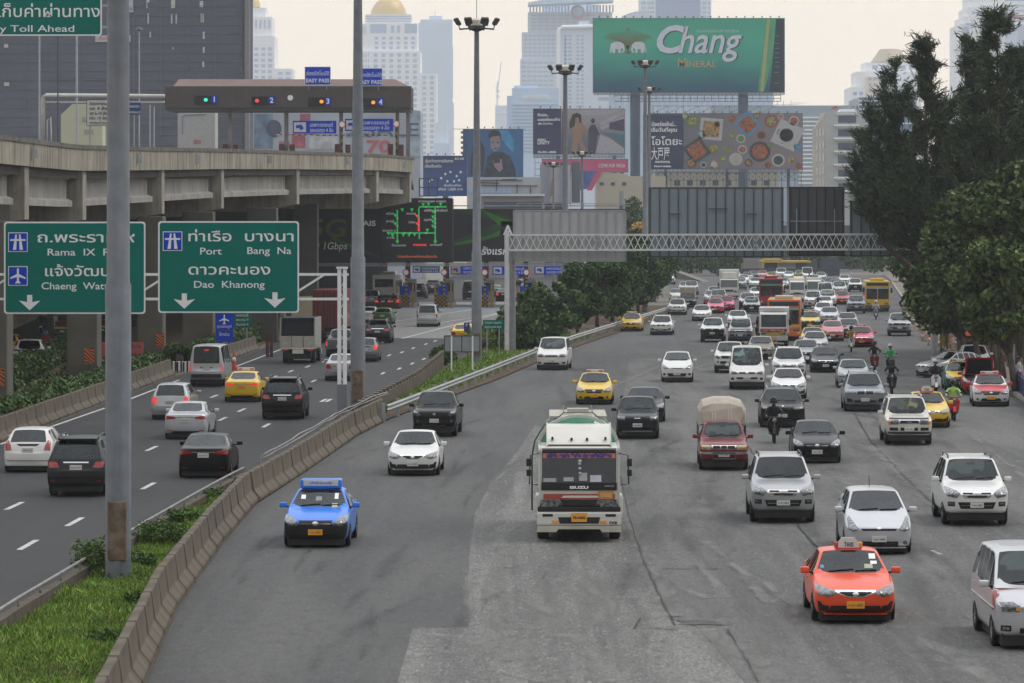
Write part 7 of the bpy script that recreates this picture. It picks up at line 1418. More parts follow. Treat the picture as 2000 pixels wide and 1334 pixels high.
# extras
def extra(Pr,name,role,fn,m,**k):mb=MB();fn(mb);Pr.mb(name,mb,m,role,**k)
for kk in('suv','boxy_suv','crossover'):
    Pr=K[kk]
    for s in(1,-1):
        def fn(mb,s=s):mb.tube([(s*(.62),-.1,Pr.H-.04),(s*.62,0,Pr.H+.04),(s*.62,1.5,Pr.H+.04),(s*.62,1.65,Pr.H-.05)],.025,6)
        extra(Pr,'roof_rail',None,fn,ALLOY if kk!='suv' else STEEL_D,smooth=True)
    def fn(mb):mb.box(-.62,.62,1.62,2.05,Pr.H-.075,Pr.H-.03)
    extra(Pr,'rear_spoiler','body',fn,PW,bevel=.02)
# tanker truck, lorries, buses ------------------------------------------------
def rbox(P,name,x0,x1,y0,y1,z0,z1,m,role=None,par=-1,b=.03,seg=2):mb=MB();mb.box(x0,x1,y0,y1,z0,z1);return P.mb(name,mb,m,role,par,bevel=b,seg=seg)
def wheels(P,xs,ys,r,w):
    TM=tyre_mesh(r,w)
    for y in ys:
        for s in(1,-1):i=P.add('wheel',TM,None,-1,(s*xs,y,r));P.add('rim',rim_mesh(r,w,s),'rim',i)
def prism_part(P,name,poly,y0,y1,m,role=None,par=-1,b=0.0):
    mb=MB();mb.prism([(x,0,z)for x,z in poly],(0,y0,0),(0,y1,0));return P.mb(name,mb,m,role,par,bevel=b)
def side_prism(P,name,poly,x0,x1,m,role=None,par=-1,b=0.0):
    mb=MB();mb.prism([(0,y,z)for y,z in poly],(x0,0,0),(x1,0,0));return P.mb(name,mb,m,role,par,bevel=b)
TRW=paint('truck_white',(.56,.56,.52),rough=.4)
P=Proto();P.L=8.2;P.fa=1.3;P.ra=1.5;P.W=2.35;K['tanker']=P;y0=-4.1
side_prism(P,'cab',[(y0+.02,.98),(y0,1.5),(y0+.16,2.74),(y0+.30,2.84),(y0+1.9,2.86),(y0+1.9,.98)],-1.1,1.1,TRW,'body',b=.07)
side_prism(P,'windscreen',[(y0-.012,1.62),(y0+.125,2.66),(y0+.2,2.66),(y0+.06,1.62)],-1.0,1.0,GLASS_D,None,b=.012)
side_prism(P,'sun_visor',[(y0+.10,2.655),(y0+.05,2.65),(y0+.06,2.74),(y0+.18,2.78)],-1.0,1.0,BLACK,None,b=.01)
rbox(P,'cowl_panel',-1.02,1.02,y0-.035,y0+.05,1.40,1.66,BLACK,b=.02)
def yb_(z):return y0-.02+(z-1.62)*.132
i=side_prism(P,'banner',[(yb_(2.46)-.012,2.46),(yb_(2.62)-.012,2.62),(yb_(2.62)+.02,2.62),(yb_(2.46)+.02,2.46)],-.98,.98,mat('banner_red',(.62,.20,.15),.6))
me_=text_me('บริษัท ขนส่ง จำกัด ปลอดภัยไว้ก่อน',.16,1.75,mat('banner_blue',(.04,.05,.25),.6),.012);me_.transform(Matrix.Translation((0,yb_(2.5)-.035,2.49)));P.add('banner_lettering',me_,None,i)
me_=text_me('ISUZU',.12,.5,SIGN_W,.006);me_.transform(Matrix.Translation((0,y0-.042,1.46)));P.add('maker_lettering',me_)
me_=text_me('DECA',.05,.25,SIGN_W);me_.transform(Matrix.Translation((.82,y0-.042,1.53)));P.add('side_lettering',me_)
for x0_,x1_,z0_,z1_,m in((.30,.60,1.68,1.90,mat('paper_white',(.5,.52,.6),.6)),(-.42,-.15,1.70,1.83,mat('paper_green',(.35,.42,.38),.6)),(.0,.22,1.72,1.98,mat('paper_grey',(.36,.37,.36),.6)),(-.97,-.62,1.68,1.80,mat('paper_pale',(.3,.34,.34),.6))):
    side_prism(P,'dashboard_paper',[(yb_(z0_)-.006,z0_),(yb_(z1_)-.006,z1_),(yb_(z1_)+.02,z1_),(yb_(z0_)+.02,z0_)],x0_,x1_,m)
mb=MB()
for z,r in((2.36,.06),(2.27,.05),(2.12,.05),(1.96,.05)):mb.lathe([(.01,-r),(r*.8,-r*.5),(r,0),(r*.8,r*.5),(.01,r)],8,o=(.02,yb_(z)-.03,z))
P.mb('garland',mb,mat('garland',(.38,.45,.40),.6,var=.6,scale=9))
prism_part(P,'red_stripe',[(-.96,1.16),(.96,1.16),(.96,1.30),(-.96,1.30)],y0-.02,y0+.03,mat('stripe_red',(.32,.06,.04),.5),b=.006)
prism_part(P,'white_stripe',[(-.5,1.20),(.58,1.20),(.58,1.26),(-.4,1.26)],y0-.028,y0+.02,TRW)
i=prism_part(P,'permit_plate',R4(.52,.92,1.17,1.38),y0-.05,y0,mat('permit_orange',(.50,.20,.05),.5));prism_part(P,'permit_lettering',R4(.56,.88,1.22,1.33),y0-.056,y0-.05,mat('permit_tan',(.5,.33,.12),.5),par=i)
prism_part(P,'grille',[(-.50,1.14),(.50,1.14),(.42,1.0),(-.42,1.0)],y0-.05,y0+.03,BLACK,b=.01)
for s in(1,-1):
    pl=[(s*.52,1.14),(s*1.0,1.14),(s*1.0,.98),(s*.58,.98)];prism_part(P,'headlamp',pl if s>0 else pl[::-1],y0-.06,y0+.03,LAMP,b=.015)
rbox(P,'step_bar',-1.12,1.12,y0-.10,y0+.1,.83,.96,BLACK,b=.02)
rbox(P,'front_bumper',-1.14,1.14,y0-.14,y0+.4,.46,.825,TRW,'body',b=.05)
prism_part(P,'lower_lip',[(-1.14,.28),(-.62,.28),(-.56,.36),(.56,.36),(.62,.28),(1.14,.28),(1.12,.455),(-1.12,.455)],y0-.13,y0+.25,mat('lip_cream',(.45,.43,.36),.6))
prism_part(P,'intake',[(-.52,.52),(.52,.52),(.56,.68),(-.56,.68)],y0-.155,y0-.10,BLACK,b=.006)
for s in(1,-1):rbox(P,'slot',s*.85-.14,s*.85+.14,y0-.15,y0-.1,.70,.77,BLACK,b=.005);rbox(P,'fog_lamp',s*.65-.09,s*.65+.09,y0-.15,y0-.1,.51,.59,AMBER,b=.005)
i=rbox(P,'number_plate',-.21,.21,y0-.19,y0-.155,.56,.80,PLATE_Y,b=.005);me_=text_me('70-4402',.10,.34,INK,.003);me_.transform(Matrix.Translation((0,y0-.195,.64)));P.add('plate_lettering',me_,None,i)
me_=text_me('FXR',.1,.22,PGD,.004);me_.transform(Matrix.Translation((.93,y0-.145,.50)));P.add('model_lettering',me_)
side_prism(P,'roof_fairing',[(y0+.30,2.87),(y0+.38,2.95),(y0+1.25,3.46),(y0+1.75,3.50),(y0+1.75,2.87)],-.88,.88,paint('fairing_white',(.58,.57,.51),rough=.4),'fairing',b=.09)
mb=MB()
for x in(-.72,-.2,.22,.72):zf=3.08 if abs(x)>.5 else 3.05;mb.box(x-.03,x+.03,y0+.42,y0+.56,zf-.03,zf+.05)
P.mb('fairing_bolts',mb,BLACK)
for s in(1,-1):
    mb=MB();mb.tube([(s*1.08,y0+.1,2.62),(s*1.32,y0-.08,2.56),(s*1.34,y0-.08,1.62),(s*1.12,y0+.05,1.58)],.02,6);i=P.mb('mirror_arm',mb,BLACK,smooth=True)
    rbox(P,'mirror',s*1.36-.07,s*1.36+.07,y0-.14,y0-.04,2.20,2.46,BLACK,None,i,b=.03);rbox(P,'mirror',s*1.36-.065,s*1.36+.065,y0-.14,y0-.04,1.88,2.10,BLACK,None,i,b=.03)
rbox(P,'side_fender',-1.19,-1.0,y0+.5,y0+1.5,.6,1.25,TRW,'body',b=.08);rbox(P,'side_fender',1.0,1.19,y0+.5,y0+1.5,.6,1.25,TRW,'body',b=.08)
TGRN=paint('tank_green',(.02,.16,.08));mb=MB();prof=[(.02,y0+2.2),(.9,y0+2.25),(1.06,y0+2.4),(1.06,y0+7.8),(.9,y0+7.95),(.02,y0+8.0)];mb.lathe([(r,yy)for r,yy in prof],28,o=(0,0,2.6),axis='y');P.mb('tank',mb,TGRN,smooth=False)
mb=MB();mb.lathe([(1.05,y0+2.5),(1.16,y0+2.5),(1.16,y0+2.9),(1.05,y0+2.9)],28,o=(0,0,2.6),axis='y');mb.lathe([(1.05,y0+6.8),(1.1,y0+6.8),(1.1,y0+7.2),(1.05,y0+7.2)],28,o=(0,0,2.6),axis='y');P.mb('tank_band',mb,TRW)
mb=MB();mb.box(-.8,.8,y0+3.2,y0+7.0,3.60,3.66);mb.box(-.3,.3,y0+4,y0+4.6,3.72,3.86);P.mb('walkway',mb,mat('walkway_cream',(.40,.38,.32),.7))
mb=MB()
for s in(1,-1):mb.tube([(s*.7,y0+2.8,3.5),(s*.4,y0+2.8,3.80),(s*.4,y0+7.2,3.80)],.018,5)
mb.tube([(-.4,y0+2.8,3.80),(.4,y0+2.8,3.80)],.018,5);P.mb('handrail',mb,STEEL_D)
mb=MB();mb.tube([(-1.28,y0+2.2,.7),(-1.28,y0+2.2,2.4),(-1.2,y0+2.2,2.9),(-.95,y0+2.25,3.4),(-.9,y0+2.5,3.5)],.025,6);P.mb('guard_pipe',mb,mat('pipe_green',(.01,.08,.04),.5),smooth=True)
rbox(P,'chassis',-.45,.45,y0+.6,y0+8.0,.6,.95,BLACK);rbox(P,'side_tank',-1.2,-.8,y0+2.6,y0+4,.5,1.0,PG);rbox(P,'underside_filler',-.98,.98,y0+.3,y0+7.8,.24,.98,BLACK);wheels(P,.98,(y0+1.3,y0+5.9,y0+7.0),.52,.30)  # black box under the truck, lowered to shut out light between the wheels
for q in P.parts:
    for v in q[1].vertices:
        if q[3]<0 or q[0]!='rim':
            if v.co.z>1.4 and q[0]not in('tyre',):v.co.z=1.4+(v.co.z-1.4)*.82
# box lorry seen from the front and stake lorry / container lorry seen from behind
def lorry(kind_,L,Wd,H):
    P=Proto();P.L=L;P.fa=1.2;P.ra=1.2;P.W=Wd;h=Wd/2;y0=-L/2
    side_prism(P,'cab',[(y0+.02,.75),(y0,1.3),(y0+.22,2.35),(y0+.4,2.42),(y0+1.7,2.42),(y0+1.7,.75)],-h*.9,h*.9,PW,'body',b=.06)
    side_prism(P,'windscreen',[(y0+.005,1.40),(y0+.19,2.28),(y0+.26,2.28),(y0+.08,1.40)],-h*.82,h*.82,GLASS,None,b=.01)
    for s in(1,-1):rbox(P,'side_window',s*h*.9-.012,s*h*.9+.012,y0+.35,y0+1.3,1.42,2.2,GLASS_D,b=.005);rbox(P,'headlamp',s*h*.65-.17,s*h*.65+.17,y0-.03,y0+.05,.85,1.02,LAMP,b=.02)
    rbox(P,'grille',-h*.45,h*.45,y0-.02,y0+.05,.9,1.12,GRI,b=.01);rbox(P,'front_bumper',-h*.95,h*.95,y0-.1,y0+.3,.42,.74,PW,'front_bumper',b=.04);i=rbox(P,'number_plate',-.2,.2,y0-.13,y0-.1,.5,.68,PLATE_Y,b=.003)
    for s in(1,-1):rbox(P,'mirror',s*(h*.9+.2)-.09,s*(h*.9+.2)+.09,y0+.1,y0+.18,1.5,1.95,BLACK,b=.02)
    rbox(P,'chassis',-h*.8,h*.8,y0+.4,-y0-.2,.28,.85,BLACK);wheels(P,h*.82,(y0+1.2,-y0-1.5),.45,.28)
    yb0,yb1=y0+1.8,-y0
    if kind_=='box':
        rbox(P,'cargo_box',-h,h,yb0,yb1,.9,H,PWW,'cargo',b=.03);rbox(P,'wind_deflector',-h*.72,h*.72,yb0-.9,yb0-.02,2.45,H-.3,PWW,'deflector',b=.12);rbox(P,'rear_door',-h*.95,h*.95,yb1-.01,yb1+.02,1.0,H-.1,PWW,'cargo',b=.01)
    elif kind_=='stake':
        rbox(P,'bed_floor',-h,h,yb0,yb1,.9,1.02,PWW,'cargo')
        for s in(1,-1):rbox(P,'bed_side',s*h-.04,s*h+.04,yb0,yb1,1.03,H,mat('stake_grey',(.32,.32,.29),.7),None)
        rbox(P,'canvas',-h*.93,h*.93,yb1-.35,yb1-.3,1.75,H-.06,mat('canvas_dark',(.02,.022,.026),.9));rbox(P,'canvas_roof',-h*.95,h*.95,yb0,yb1-.1,H-.05,H+.02,mat('canvas_dark',(.02,.022,.026),.9))
        for k in range(3):rbox(P,'tail_board',lerp(-h,h,k/3)+.02,lerp(-h,h,(k+1)/3)-.02,yb1-.05,yb1+.02,1.03,1.72,mat('stake_pale',(.36,.35,.30),.7,var=.15),b=.015)
        rbox(P,'rear_panel',-h*.35,h*.3,yb1-.02,yb1+.06,.62,.88,PWW)
        for s in(1,-1):rbox(P,'tail_lamp',s*h*.75-.2,s*h*.75+.2,yb1-.02,yb1+.05,.78,.9,TAIL,'tail')
    else:
        rbox(P,'container',-h,h,yb0,yb1,1.1,H,PDR,'cargo',b=.02)
        mb=MB()
        for k in range(10):x=lerp(-h,h,(k+.5)/10);mb.box(x-.04,x+.04,yb1,yb1+.03,1.2,H-.1)
        P.mb('door_ribs',mb,mat('container_rib',(.06,.018,.018),.7));rbox(P,'rear_bar',-h,h,yb1-.1,yb1+.02,.6,.8,STEEL_D)
        mb=MB()
        for x in(-.5,-.15,.15,.5):mb.tube([(x*h,yb1+.05,1.2),(x*h,yb1+.05,H-.1)],.025,5)
        P.mb('lock_rods',mb,STEEL_D)
        for s in(1,-1):rbox(P,'tail_lamp',s*h*.75-.2,s*h*.75+.2,yb1,yb1+.05,.82,.95,TAIL,'tail')
    return P
K['box_lorry']=lorry('box',7.6,2.35,3.5);K['stake_lorry']=lorry('stake',6.6,2.15,2.85);K['container_lorry']=lorry('container',10,2.5,3.9);K['small_box_lorry']=lorry('box',5.4,1.85,2.7)
def bus(L,Wd,H,style):
    P=Proto();P.L=L;P.fa=2.2;P.ra=2.8;P.W=Wd;h=Wd/2;y0=-L/2;zs=.38
    rbox(P,'body',-h,h,y0,-y0,zs,H,PBUS_O,'body',b=.10,seg=3)
    rbox(P,'roof_unit',-h*.55,h*.55,y0+.8,y0+3.2,H-.02,H+.28,PW,'roof',b=.08)
    if style=='coach':
        rbox(P,'rear_window',-h*.8,h*.8,-y0-.03,-y0+.012,H-1.35,H-.45,GLASS_D,b=.05)
        for s in(1,-1):rbox(P,'tail_lamp',s*h*.82-.12,s*h*.82+.12,-y0-.02,-y0+.03,.9,1.4,TAIL,'tail',b=.02)
        rbox(P,'rear_bumper',-h,h,-y0-.2,-y0+.06,zs-.02,.72,PW,'roof',b=.04);rbox(P,'engine_door',-h*.7,h*.7,-y0-.02,-y0+.015,.85,1.55,PW,'roof',b=.02)
    rbox(P,'destination_board',-h*.88,h*.88,y0-.015,y0+.02,H-.48,H-.16,mat('board_glass',(.02,.035,.055),.2),b=.02)
    for s in(1,-1):
        rbox(P,'windscreen',s*h*.46-h*.43,s*h*.46+h*.43,y0-.018,y0+.02,1.28,H-.58,GLASS_D,b=.03)
        rbox(P,'headlamp',s*h*.72-.2,s*h*.72+.2,y0-.04,y0+.03,.72,.92,LAMP,b=.03);rbox(P,'mirror',s*(h+.16)-.09,s*(h+.16)+.09,y0-.25,y0-.12,1.9,2.4,BLACK,b=.03)
        for k in range(6):yy=lerp(y0+.4,-y0-.4,(k+.5)/6);rbox(P,'side_window',s*h-.012,s*h+.012,yy-(L-.8)/13,yy+(L-.8)/13,1.45,H-.6,GLASS_D,b=.004)
    rbox(P,'sun_strip',-h*.88,h*.88,y0-.024,y0-.018,H-.78,H-.60,mat('sun_strip',(.3,.34,.35),.4),'strip',b=.002)
    rbox(P,'front_bumper',-h,h,y0-.10,y0+.3,zs-.05,.68,PGD,'front_bumper',b=.05);rbox(P,'front_stripe',-h*.99,h*.99,y0-.012,y0+.02,1.0,1.18,mat('bus_stripe',(.5,.36,.08),.5),'stripe',b=.004);rbox(P,'number_plate',-.22,.22,y0-.13,y0-.1,.45,.6,PLATE_Y,b=.003)
    rbox(P,'underside_filler',-h*.9,h*.9,y0+.3,-y0-.3,.22,zs+.02,BLACK);wheels(P,h-.18,(y0+2.2,-y0-2.8),.48,.28);return P
K['bus']=bus(11,2.5,3.1,'city');K['coach']=bus(11,2.5,3.4,'coach')
# passenger pickup with a high canvas hood and a small two row bus
import copy
P=Proto();src=K['older_pickup'];P.parts=[p for p in src.parts if p[0]not in('bed_cover','grille','bull_bar','badge','headlamp','lower_grille')];P.L,P.W,P.fa,P.ra,P.H,P.bvh=src.L,src.W,src.fa,src.ra,src.H,src.bvh;K['passenger_pickup']=P
keep={}
P.parts=[]
for i_,p in enumerate(src.parts):
    if p[0]in('bed_cover','grille','bull_bar','badge','headlamp','lower_grille'):continue
    keep[i_]=len(P.parts);P.parts.append((p[0],p[1],p[2],keep.get(p[3],-1)if p[3]>=0 else-1,p[4]))
def addpatch(P,name,poly,m,off=.008,mirror=False):
    P.add(name,bm_mesh(grid_patch(P.bvh,poly,'front',off),name,m))
    if mirror:P.add(name,bm_mesh(grid_patch(P.bvh,[(-a,z)for a,z in poly][::-1],'front',off),name,m))
addpatch(P,'headlamp',R4(.46,.78,.74,.90),mat('lamp_yellowed',(.42,.38,.24),.2,metal=.3,var=.3,scale=12),mirror=True);addpatch(P,'corner_lamp',R4(.74,.80,.76,.86),AMBER,.014,True);addpatch(P,'grille',R4(-.44,.44,.76,.90),CHROME);addpatch(P,'grille_mesh',R4(-.38,-.14,.78,.88),GRI,.016);addpatch(P,'grille_mesh',R4(.14,.38,.78,.88),GRI,.016);addpatch(P,'grille_mesh',R4(-.09,.09,.78,.88),GRI,.016)
addpatch(P,'chrome_bumper',R4(-.84,.84,.58,.66),CHROME,.05)
mb=MB();y=-2.62;mb.tube([(-.40,y,.35),(-.40,y,.64),(.40,y,.64),(.40,y,.35)],.035,6);mb.tube([(-.4,y,.42),(.4,y,.42)],.03,6);P.mb('nudge_bar',mb,STEEL_D,smooth=True)
CANV=mat('canvas_hood',(.42,.37,.31),.85,var=.12,scale=2,dirt=((1,1,1),3,.4,(.28,.24,.2)))
mb=MB();hp=[(-.86,1.42),(-.86,2.02),(-.70,2.28),(-.3,2.40),(.3,2.40),(.70,2.28),(.86,2.02),(.86,1.42)];n_=len(hp)
f0=[(x*.98,.42,z)for x,z in hp];f1=[(x,.80,z)for x,z in hp];f2=[(x,2.55,z)for x,z in hp]
f0=[(-.62,.36,1.52),(-.80,.40,1.9),(-.70,.46,2.10),(-.3,.52,2.22),(.3,.52,2.22),(.70,.46,2.10),(.80,.40,1.9),(.62,.36,1.52)]
mb.add(f0+f1+f2,[tuple(range(n_))]+[(k,(k+1)%n_,n_+(k+1)%n_,n_+k)for k in range(n_)]+[(n_+k,n_+(k+1)%n_,2*n_+(k+1)%n_,2*n_+k)for k in range(n_)]);P.mb('canvas_hood',mb,CANV)
mb=MB()
for x in(-.34,-.24,.24,.34):mb.beam((x,.335+.0,1.54),(x,.50,2.20),.035)
P.mb('hood_straps',mb,mat('strap_white',(.5,.48,.44),.7))
mb=MB()
for s in(1,-1):
    for yy in(.8,1.4,2.0,2.5):mb.tube([(s*.85,yy,1.0),(s*.85,yy,1.5)],.025,5)
    mb.tube([(s*.85,.7,1.25),(s*.85,2.5,1.25)],.02,5)
P.mb('hood_frame',mb,STEEL_D);mb=MB();mb.box(-.8,.8,.7,2.45,1.0,1.06);P.mb('bench',mb,BLACK)
P=lorry('box',6.2,2.15,2.75);K['passenger_truck']=P
mb=MB()
rbox(P,'name_panel',-.96,.96,-3.135,-3.08,1.06,1.28,mat('panel_red',(.42,.03,.03),.5),b=.004);rbox(P,'yellow_panel',-.75,.75,-3.13,-3.07,.86,1.02,mat('panel_yellow',(.5,.34,.03),.5),b=.004)
me_=text_me('สาย 1286 มีนบุรี',.13,1.5,SIGN_W);me_.transform(Matrix.Translation((0,-3.14,1.12)));P.add('route_lettering',me_)
# three wheeled taxi seen from behind
P=Proto();P.L=2.9;P.fa=.5;P.ra=.45;P.W=1.35;K['tuk_tuk']=P
side_prism(P,'body',[(-1.2,.35),(-1.25,.9),(-.75,1.0),(-.55,.45),(.1,.45),(.2,.95),(1.4,.95),(1.42,.32),(-1.0,.28)],-.62,.62,PGR,'body',b=.03);rbox(P,'roof',-.66,.66,-1.15,1.42,1.72,1.84,mat('roof_cream',(.42,.38,.2),.7),'roof',b=.05)
mb=MB()
for s in(1,-1):
    for yy in(-1.1,.1,1.35):mb.tube([(s*.6,yy,.9),(s*.6,yy,1.74)],.025,5)
P.mb('roof_posts',mb,ALLOY);rbox(P,'seat',-.55,.55,.5,1.3,.95,1.3,PDR,b=.04);rbox(P,'yellow_band',-.63,.63,1.40,1.435,.72,.84,PY,b=.004);rbox(P,'windscreen',-.55,.55,-1.2,-1.17,1.05,1.68,GLASS,b=.005)
for s in(1,-1):rbox(P,'tail_lamp',s*.48-.08,s*.48+.08,1.41,1.45,.52,.66,TAIL,'tail')
rbox(P,'number_plate',-.17,.17,1.42,1.45,.45,.58,PLATE_W);TM=tyre_mesh(.26,.14)
for x,y in((0,-1.0),(-.55,1.0),(.55,1.0)):i=P.add('wheel',TM,None,-1,(x,y,.26));P.add('rim',rim_mesh(.26,.14,1 if x>=0 else-1),'rim',i)
# scooter
P=Proto();P.L=1.85;P.fa=.3;P.ra=.3;P.W=.7;K['scooter']=P;TM=tyre_mesh(.29,.10)
for y in(-.63,.62):i=P.add('wheel',TM,None,-1,(0,y,.29));P.add('rim',rim_mesh(.29,.1,1),'rim',i)
side_prism(P,'body',[(-.42,.50),(-.50,.82),(-.40,.98),(-.30,.80),(-.22,.46),(.12,.42),(.2,.66),(.78,.80),(.86,.72),(.55,.45),(.2,.30),(-.25,.32)],-.14,.14,PK,'body',b=.035)
prism_part(P,'leg_shield',[(-.20,.48),(.20,.48),(.24,.86),(.12,.98),(-.12,.98),(-.24,.86)],-.50,-.44,PK,'body',b=.015);side_prism(P,'front_mudguard',[(-.98,.40),(-.85,.60),(-.5,.64),(-.42,.52),(-.7,.58),(-.9,.42)],-.07,.07,PK,'body',b=.01)
mb=MB();mb.tube([(0,-.63,.29),(0,-.50,.70),(0,-.40,1.0)],.04,6);P.mb('fork',mb,STEEL_D);mb=MB();mb.tube([(-.34,-.30,1.04),(-.18,-.38,1.02),(.18,-.38,1.02),(.34,-.30,1.04)],.018,6);P.mb('handlebar',mb,STEEL_D)
mb=MB();mb.lathe([(.01,-.60),(.085,-.58),(.10,-.52),(.08,-.44)],12,o=(0,0,.90),axis='y');P.mb('headlamp',mb,LAMP);rbox(P,'saddle',-.15,.15,.02,.80,.76,.86,BLACK,b=.04)
for s in(1,-1):
    mb=MB();mb.tube([(s*.26,-.34,1.04),(s*.32,-.36,1.20)],.008,4);i=P.mb('mirror',mb,BLACK);mb=MB();mb.box(s*.33-.055,s*.33+.055,-.37,-.35,1.19,1.27);P.mb('mirror_glass',mb,BLACK,None,i,bevel=.01)
rbox(P,'tail_lamp',-.08,.08,.80,.88,.70,.78,TAIL,'tail',b=.015);rbox(P,'number_plate',-.11,.11,.82,.845,.50,.64,PLATE_W,b=.003);mb=MB();mb.tube([(.14,.1,.3),(.16,.75,.38)],.05,8);P.mb('exhaust',mb,STEEL_D)
# ------------------------------------------------------------------ people (one continuous skinned figure each)
def figure(joints,edges,root,name):
    me=bpy.data.meshes.new(name);names=list(joints);ix={n:i for i,n in enumerate(names)}
    me.from_pydata([joints[n][0]for n in names],[(ix[a],ix[b])for a,b in edges],[]);o=bpy.data.objects.new(name,me);COL.objects.link(o)
    o.modifiers.new('skin','SKIN')
    if not me.skin_vertices:me.attributes.new
    sv=me.skin_vertices[0].data
    for n in names:r=joints[n][1];sv[ix[n]].radius=r if isinstance(r,tuple)else(r,r);sv[ix[n]].use_root=(n==root)
    s=o.modifiers.new('sub','SUBSURF');s.levels=1;s.render_levels=1
    dg=bpy.context.evaluated_depsgraph_get();dg.update();fm=bpy.data.meshes.new_from_object(o.evaluated_get(dg));bpy.data.objects.remove(o);return fm
def person_mesh(pose):
    J={};E_=[]
    if pose=='ride':
        J.update(pelvis=((0,.30,.90),(.15,.13)),waist=((0,.27,1.05),(.14,.11)),chest=((0,.20,1.28),(.17,.12)),neckb=((0,.16,1.43),(.09,.08)),neck=((0,.14,1.50),.052),head=((0,.11,1.60),(.085,.10)),crown=((0,.12,1.70),(.075,.09)),nose=((0,.005,1.605),.018))
        for s,n in((1,'r'),(-1,'l')):
            J.update({n+'hip':((s*.11,.22,.88),.10),n+'knee':((s*.22,-.20,.80),.068),n+'ankle':((s*.17,-.10,.42),.045),n+'toe':((s*.18,-.26,.37),.04),n+'sh':((s*.19,.17,1.38),.07),n+'el':((s*.33,-.03,1.19),.05),n+'wr':((s*.30,-.24,1.08),.034),n+'palm':((s*.30,-.30,1.07),(.035,.022))})
            E_+=[('pelvis',n+'hip'),(n+'hip',n+'knee'),(n+'knee',n+'ankle'),(n+'ankle',n+'toe'),('chest',n+'sh'),(n+'sh',n+'el'),(n+'el',n+'wr'),(n+'wr',n+'palm')]
            for k in range(4):J[f'{n}f{k}']=((s*(.27+.022*k),-.345,1.065),.009);J[f'{n}g{k}']=((s*(.27+.022*k),-.345+.01,1.025-.003*(k%2)),.008);E_+=[(n+'palm',f'{n}f{k}'),(f'{n}f{k}',f'{n}g{k}')]
            J[n+'th']=((s*.255,-.30,1.045),.010);E_.append((n+'palm',n+'th'))
    else:
        J.update(pelvis=((0,0,.92),(.15,.11)),waist=((0,0,1.08),(.13,.10)),chest=((0,-.02,1.30),(.17,.11)),neckb=((0,-.02,1.45),(.09,.08)),neck=((0,-.03,1.52),.05),head=((0,-.06,1.62),(.08,.095)),crown=((0,-.05,1.71),(.07,.085)),nose=((0,-.165,1.62),.018))
        for s,n in((1,'r'),(-1,'l')):
            J.update({n+'hip':((s*.10,0,.88),.10),n+'knee':((s*.12,-.04*(s>0),.48),.062),n+'ankle':((s*.12,.03,.09),.042),n+'toe':((s*.14,-.13,.045),.038),n+'sh':((s*.19,-.02,1.40),.065),n+'el':((s*.27,.05,1.13),.045),n+'wr':((s*.22,-.13,.98),.032),n+'palm':((s*.21,-.19,.955),(.034,.02))})
            E_+=[('pelvis',n+'hip'),(n+'hip',n+'knee'),(n+'knee',n+'ankle'),(n+'ankle',n+'toe'),('chest',n+'sh'),(n+'sh',n+'el'),(n+'el',n+'wr'),(n+'wr',n+'palm')]
            for k in range(4):J[f'{n}f{k}']=((s*(.18+.02*k),-.235,.935),.009);J[f'{n}g{k}']=((s*(.18+.02*k),-.255,.90),.008);E_+=[(n+'palm',f'{n}f{k}'),(f'{n}f{k}',f'{n}g{k}')]
            J[n+'th']=((s*.165,-.19,.935),.010);E_.append((n+'palm',n+'th'))
    E_+=[('pelvis','waist'),('waist','chest'),('chest','neckb'),('neckb','neck'),('neck','head'),('head','crown'),('head','nose')]
    fm=figure(J,E_,'pelvis','body');fm.materials.clear()
    for m in(mat('cloth_a',(.1,.1,.1)),mat('cloth_b',(.05,.05,.06)),mat('skin',(.30,.17,.11),.6),mat('shoe',(.03,.03,.03),.7)):fm.materials.append(m)
    zc=.93
    for p in fm.polygons:
        c=p.center;k=0
        if pose=='ride':
            if c.z>1.49:k=2
            elif c.z<.44:k=3
            elif c.z<.99 and not(abs(c.x)>.2 and c.y<-.2 and c.z>1.0):k=1
            elif abs(c.x)>.2 and c.y<-.25:k=2
        else:
            if c.z>1.5:k=2
            elif c.z<.10:k=3
            elif c.z<.96 and not(c.y<-.12 and c.z>.85):k=1
            elif c.y<-.14 and c.z<1.02:k=2
        p.material_index=k;p.use_smooth=True
    return fm
RIDER=person_mesh('ride');STAND=person_mesh('stand')
mb=MB();mb.lathe([(.145,-.09),(.150,0),(.135,.08),(.09,.135),(.01,.155)],16,o=(0,.12,1.66));_o=mb.build('helmet',PK,smooth=True);HELM=_o.data;bpy.data.objects.remove(_o)
mb=MB();mb.add([(x,-.035 if abs(x)<.09 else .0,z)for z in(1.585,1.665)for x in(-.12,-.06,.06,.12)],[(0,1,5,4),(1,2,6,5),(2,3,7,6)]);_o=mb.build('visor',GLASS_D,fixn=False);VIS=_o.data;bpy.data.objects.remove(_o)
mb=MB();mb.lathe([(.085,-.02),(.098,.03),(.09,.09),(.05,.125),(.005,.135)],14,o=(0,-.035,1.64));_o=mb.build('hair',mat('hair_black',(.012,.011,.01),.7),smooth=True);HAIR=_o.data;bpy.data.objects.remove(_o)
